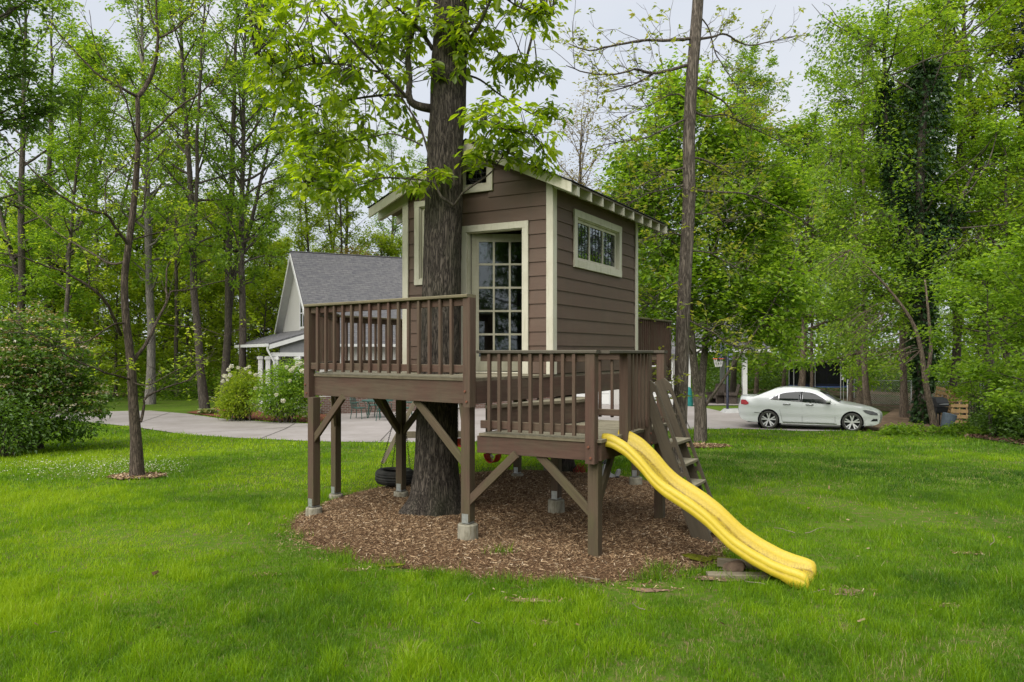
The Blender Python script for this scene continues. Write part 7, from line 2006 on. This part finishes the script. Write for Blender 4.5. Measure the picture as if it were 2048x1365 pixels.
        b = MB(); b.add(v, [[i*9+k, i*9+k+1, (i+1)*9+k+1, (i+1)*9+k] for i in range(6) for k in range(8)]); ob(nm, b.mesh(nm, True), MG, c, M)
    for sg in (-1, 1):
        for cx in (1.10, 3.92):
            wc = Vector((cx*K, sg*.80, .310)); Mw = MU @ Matrix.Translation(wc) @ Matrix.Rotation(-sg*math.pi/2 if False else math.pi/2*sg, 4, 'X') @ Matrix.Identity(4)
            b = MB(); b.lathe([(.235, .095), (.25, .105), (.30, .10), (.312, .07), (.314, 0), (.312, -.08), (.30, -.1), (.22, -.1)], 36)
            wh = ob("wheel", b.mesh("wheel", True), M_rubber, c, MU @ Matrix.Translation(wc) @ Matrix.Rotation(-math.pi/2*sg, 4, 'X'))
            b = MB(); b.lathe([(.25, .102), (.243, .10), (.232, .088), (.225, .02), (.225, -.02)], 36); b.lathe([(.001, .085), (.045, .085), (.055, .07), (.055, .03), (.001, .03)], 16)
            for k in range(5):
                for o in (-.16, .16):
                    a = 2*math.pi*k/5 + math.pi/2 + o
                    p0 = Vector((.045*math.cos(a - o), .045*math.sin(a - o), .068)); p1 = Vector((.236*math.cos(a + o*.35), .236*math.sin(a + o*.35), .09)); b.beam(p0, p1, .042, .022)
            ob("rim", b.mesh("rim"), MRIM, wh, MU @ Matrix.Translation(wc) @ Matrix.Rotation(-math.pi/2*sg, 4, 'X'))
            b = MB(); b.lathe([(.001, -.03), (.235, -.03)], 24); ob("brake_disc", b.mesh("brake_disc"), MD, wh, MU @ Matrix.Translation(wc) @ Matrix.Rotation(-math.pi/2*sg, 4, 'X'))
            b = MB(); b.lathe([(.001, -.20), (.375, -.20), (.385, -.19), (.385, .07)], 30); ob("wheel_well", b.mesh("wheel_well"), MD, c, MU @ Matrix.Translation(Vector((cx*K, sg*.80, .30))) @ Matrix.Rotation(-math.pi/2*sg, 4, 'X'))
car()
# ------------------------------------------------------------------ lawn grass
EXCL = [MULCH, DRIVE, BED, WOODS, DIRT, RING1, RING2]
BARE_PX = [(1690, 1185, .26, .15, "bare worn soil right of the slide foot"), (1440, 1160, .42, .14, "bare soil under the old boards by the slide"), (520, 1152, .14, .06, "small bare spot left of the mulch bed"), (1060, 1205, .30, .10, "thin brown patch in front of the mulch bed"),
           (1300, 1182, .30, .10, "bare strip between the near post and the grass"), (1880, 1215, .16, .07, "small bare spot toward the right lawn"), (700, 1142, .22, .08, "bare fringe at the front left of the mulch"), (1940, 1110, .14, .06, "brown spot on the lawn far right of the slide"), (1080, 1250, .12, .05, "tiny bare spot in the middle foreground")]
BARE = [(G(a, b).x, G(a, b).y, c*1.15, d*1.15) for a, b, c, d, _l in BARE_PX]
def scatter(y0, y1, dens_, seed, margin=1.15):
    r = np.random.default_rng(seed); half = .70*y1*margin + .6
    n = int(2*half*(y1 - y0)*dens_); x = r.uniform(-half, half, n); y = r.uniform(y0, y1, n)
    m = np.abs(x) < .70*y*margin + .6
    jx, jy = x + r.normal(0, .07, n), y + r.normal(0, .07, n)
    for p in EXCL: m &= ~inpoly(jx, jy, p)
    # thin, worn places near the treehouse and on the right
    worn = vnoise(x*.9 + 5, y*.9, 7)*.6 + vnoise(x*2.3, y*2.3 + 8, 8)*.4
    near = np.clip(1.6 - np.abs(np.hypot((x - .6)/1.9, (y - 9.3)/1.0) - 1.6), 0, 1)
    keep = np.clip(1.25 - np.clip(worn - .50, 0, 1)*(3.0 + 3.5*near)*np.where(x > -1.2, 1, .4), .10, 1)
    for gx_, gy_, rx_, ry_ in BARE: keep = keep*(1 - .70*np.exp(-(((x - gx_)/rx_)**2 + ((y - gy_)/ry_)**2)*1.3*(.6 + .8*vnoise(x*9, y*9, 31))))
    m &= r.random(n) < keep
    return x[m], y[m], worn[m]
def grass_color_index(x, y, r):
    """0 dark bluish green .. 1 bright yellow green, >: straw"""
    a = vnoise(x*.45 + 3, y*.35 + 1, 11)*.5 + vnoise(x*1.3, y*1.1 + 4, 12)*.3 + vnoise(x*4, y*3.4, 13)*.2
    left = np.clip((1.0 - x)/4.0, -.5, 1)*.20
    return np.clip(-.12 + a*1.12 + left + r.normal(0, .11, len(x)), 0.0, .90)
def blades(name, y0, y1, dens_, seed, h0, w0, bent, label):
    r = np.random.default_rng(seed); x, y, worn = scatter(y0, y1, dens_, seed)
    n = len(x); z = gz(x, y) - .004
    tuft = vnoise(x*6.5, y*5.0, 15); tall = (.7 + .8*vnoise(x*1.7 + 9, y*1.7, 14)**1.5)*(.55 + .9*tuft)*np.where(r.random(n) < .025, 1.7, 1)
    h = h0*tall*r.uniform(.55, 1.25, n)*np.where(worn > .62, .7, 1); w = w0*r.uniform(.7, 1.3, n)
    th = r.uniform(0, 2*np.pi, n); ln = r.uniform(.1, .75, n); la = r.uniform(0, 2*np.pi, n)
    sx, sy = np.cos(th)*w, np.sin(th)*w; dx, dy = np.cos(la)*ln*h, np.sin(la)*ln*h
    v_ = np.clip(grass_color_index(x, y, r) + (tuft - .5)*.35, 0, .9); straw = r.random(n) < (.008 + .20*np.clip(worn - .55, 0, 1)*3*np.where(x > -1, 1.3, .4)); v_[straw] = r.uniform(.94, 1, straw.sum())
    mb = MB(); B0 = np.stack([x - sx, y - sy, z], 1); B1 = np.stack([x + sx, y + sy, z], 1)
    T_ = np.stack([x + dx, y + dy, z + h*np.sqrt(np.clip(1 - ln*ln*.5, .3, 1))], 1)
    if bent:
        m0 = np.stack([x + dx*.35 - sx*.7, y + dy*.35 - sy*.7, z + h*.58], 1); m1 = np.stack([x + dx*.35 + sx*.7, y + dy*.35 + sy*.7, z + h*.58], 1)
        V_ = np.stack([B0, B1, m1, m0, T_], 1).reshape(-1, 3); o = 5*np.arange(n)[:, None]
        mb.add(V_, o + np.array([[0, 1, 2, 3]]), v_); mb.f.append((o + np.array([[3, 2, 4]])).astype(int)); mb.a.append(v_); mb.mi.append(np.zeros(n))
    else:
        V_ = np.stack([B0, B1, T_], 1).reshape(-1, 3); mb.add(V_, np.arange(3*n).reshape(n, 3), v_)
    return ob(name, mb.mesh(name, False, True), M_grass, label=label, kind="stuff")
M_grass = leafmat("grass_blades", [(0.0, (0.042, 0.105, 0.012)), (0.35, (0.105, 0.215, 0.012)), (0.65, (0.190, 0.325, 0.008)), (0.90, (0.29, 0.42, 0.014)), (0.93, (0.30, 0.25, 0.11)), (1.0, (0.42, 0.36, 0.20))], 0.45, 0.012, 1.4)
blades("lawn_grass", 4.3, 7.6, 5200, 501, .076, .0027, True, "nearest long green lawn grass along the bottom of the view")
blades("lawn_grass", 7.6, 12.5, 2500, 502, .062, .0042, False, "lawn grass around the mulch bed")
blades("lawn_grass", 12.5, 19.0, 800, 503, .060, .0080, False, "lawn grass beyond the treehouse")
blades("lawn_grass", 19.0, 33.0, 200, 504, .065, .0170, False, "far lawn grass before the driveway")
# taller tufts round the mulch edge, moss and bits
r = np.random.default_rng(66); ex, ey = [], []
for k in range(34):
    i = int(r.integers(len(MULCH))); q = MULCH[i]
    if q[1] > 9.6 and r.random() < .6: continue
    d = np.array(q) - MC; d /= np.linalg.norm(d); c = np.array(q) + d*r.uniform(-.04, .16); n = int(r.integers(40, 120)); ex.append(c[0] + r.normal(0, .07, n)); ey.append(c[1] + r.normal(0, .05, n))
for px, py in ((1310, 1150), (1325, 1145), (1300, 1158), (1500, 1170), (1005, 1125)):
    g = G(px, py); ex.append(g.x + r.normal(0, .07, 90)); ey.append(g.y + r.normal(0, .04, 90))
ex, ey = np.concatenate(ex), np.concatenate(ey); n = len(ex); h = r.uniform(.05, .13, n); th = r.uniform(0, 6.28, n); w = .0032; la = r.uniform(0, 6.28, n); ln = r.uniform(.2, .8, n); ez = mulch_z(ex, ey)
V_ = np.stack([np.stack([ex - np.cos(th)*w, ey - np.sin(th)*w, ez], 1), np.stack([ex + np.cos(th)*w, ey + np.sin(th)*w, ez], 1), np.stack([ex + np.cos(la)*ln*h, ey + np.sin(la)*ln*h, ez + h], 1)], 1).reshape(-1, 3)
mb = MB(); mb.add(V_, np.arange(3*n).reshape(n, 3), np.clip(r.normal(.4, .2, n), 0, .9)); ob("grass_tufts", mb.mesh("grass_tufts", False, True), M_grass, label="longer grass tufts along the edge of the mulch", kind="stuff")
# fallen petals under the blossom shrub, dead leaves and twigs on the lawn
n = 1500; x = rng.normal(-8.0, 1.5, n); y = rng.normal(15.6, .9, n) + (x + 8)*-.15; m = (y > 13.6) & (x < -.415*y); x, y = x[m], y[m]
mb = MB(); leaves(mb, np.stack([x, y, gz(x, y) + rng.uniform(.03, .065, len(x))], 1), rng.uniform(.018, .034, len(x)), 5, 0, (.7, 1), flat=.9)
ob("fallen_petals", mb.mesh("fallen_petals", False, True), M_petal, label="white fallen petals on the grass by the left shrub", kind="stuff")
n = 150; x = rng.uniform(-5, 6, n); y = rng.uniform(4.6, 13, n); m = ~inpoly(x, y, MULCH) & (rng.random(n) < np.where(x > .5, .8, .35)); x, y = x[m], y[m]
chips("dead_leaves", x, y, gz(x, y) + .05, .02, .045, (.35, .8), attrmat("dead_leaf", [(0, (0.09, 0.055, 0.025)), (.5, (0.20, 0.14, 0.07)), (1, (0.36, 0.29, 0.17))]), 12, .4, label="scattered dead leaves on the lawn")
mb = MB(); r = np.random.default_rng(4)
for px, py, L in ((1530, 1180, .22), (1650, 1190, .3), (1590, 1075, .25), (1290, 1232, .12), (1470, 1168, .2), (930, 1215, .2), (1610, 1075, .3), (1980, 1100, .2), (1345, 1160, .2), (1200, 1170, .25), (100, 1280, .2), (960, 1260, .12)):
    g = G(px, py); a = r.uniform(0, 3.1); p = np.array([g.x, g.y, gzf(g.x, g.y) + .05]); t_ = limb(p, [math.cos(a), math.sin(a)*.6, .02], L, 5, r, .25, 0); mb.tube(t_, np.linspace(.005, .002, 6), 4)
ob("fallen_twigs", mb.mesh("fallen_twigs"), M_dry, label="thin fallen twigs scattered on the lawn", kind="stuff")
LITX, LITY = [], []
# moss patches and bare soil beside the slide
M_moss = plain("bright_moss", (0.12, 0.13, 0.012), .95, .05, .4, 12, .8)
for k, (px, py, rx, ry) in enumerate(((1395, 1126, .16, .09), (1440, 1122, .13, .05), (780, 1135, .13, .05))):
    g = G(px, py); poly = [(g.x + rx*random.uniform(.7, 1.2)*math.cos(a), g.y + ry*random.uniform(.7, 1.2)*math.sin(a)) for a in np.linspace(0, 2*math.pi, 16, endpoint=False)]
    sheet("moss_patch", poly, M_moss, .022, .05, mulch_z, kind="stuff", label=("yellow green moss left of the slide boards", "yellow green moss behind the brown rock", "yellow green moss at the front edge of the mulch")[k])
for px, py, rx, ry, lb in BARE_PX:
    g = G(px, py); poly = [(g.x + rx*random.uniform(.35, .8)*math.cos(a), g.y + ry*random.uniform(.35, .8)*math.sin(a)) for a in np.linspace(0, 2*math.pi, 20, endpoint=False)]
    sheet("bare_soil", poly, M_dirt, .011, .06, mulch_z, kind="structure", label=lb)
    x = g.x + rx*.7*rng.normal(0, .9, 90); y = g.y + ry*.7*rng.normal(0, .9, 90)
    LITX.append(x); LITY.append(y)
LITX = np.concatenate(LITX); LITY = np.concatenate(LITY)
chips("soil_litter", LITX, LITY, mulch_z(LITX, LITY) + .022, .012, .04, (.12, .4), M_chips, 14, .25, label="bits of bark and straw on the bare lawn spots")
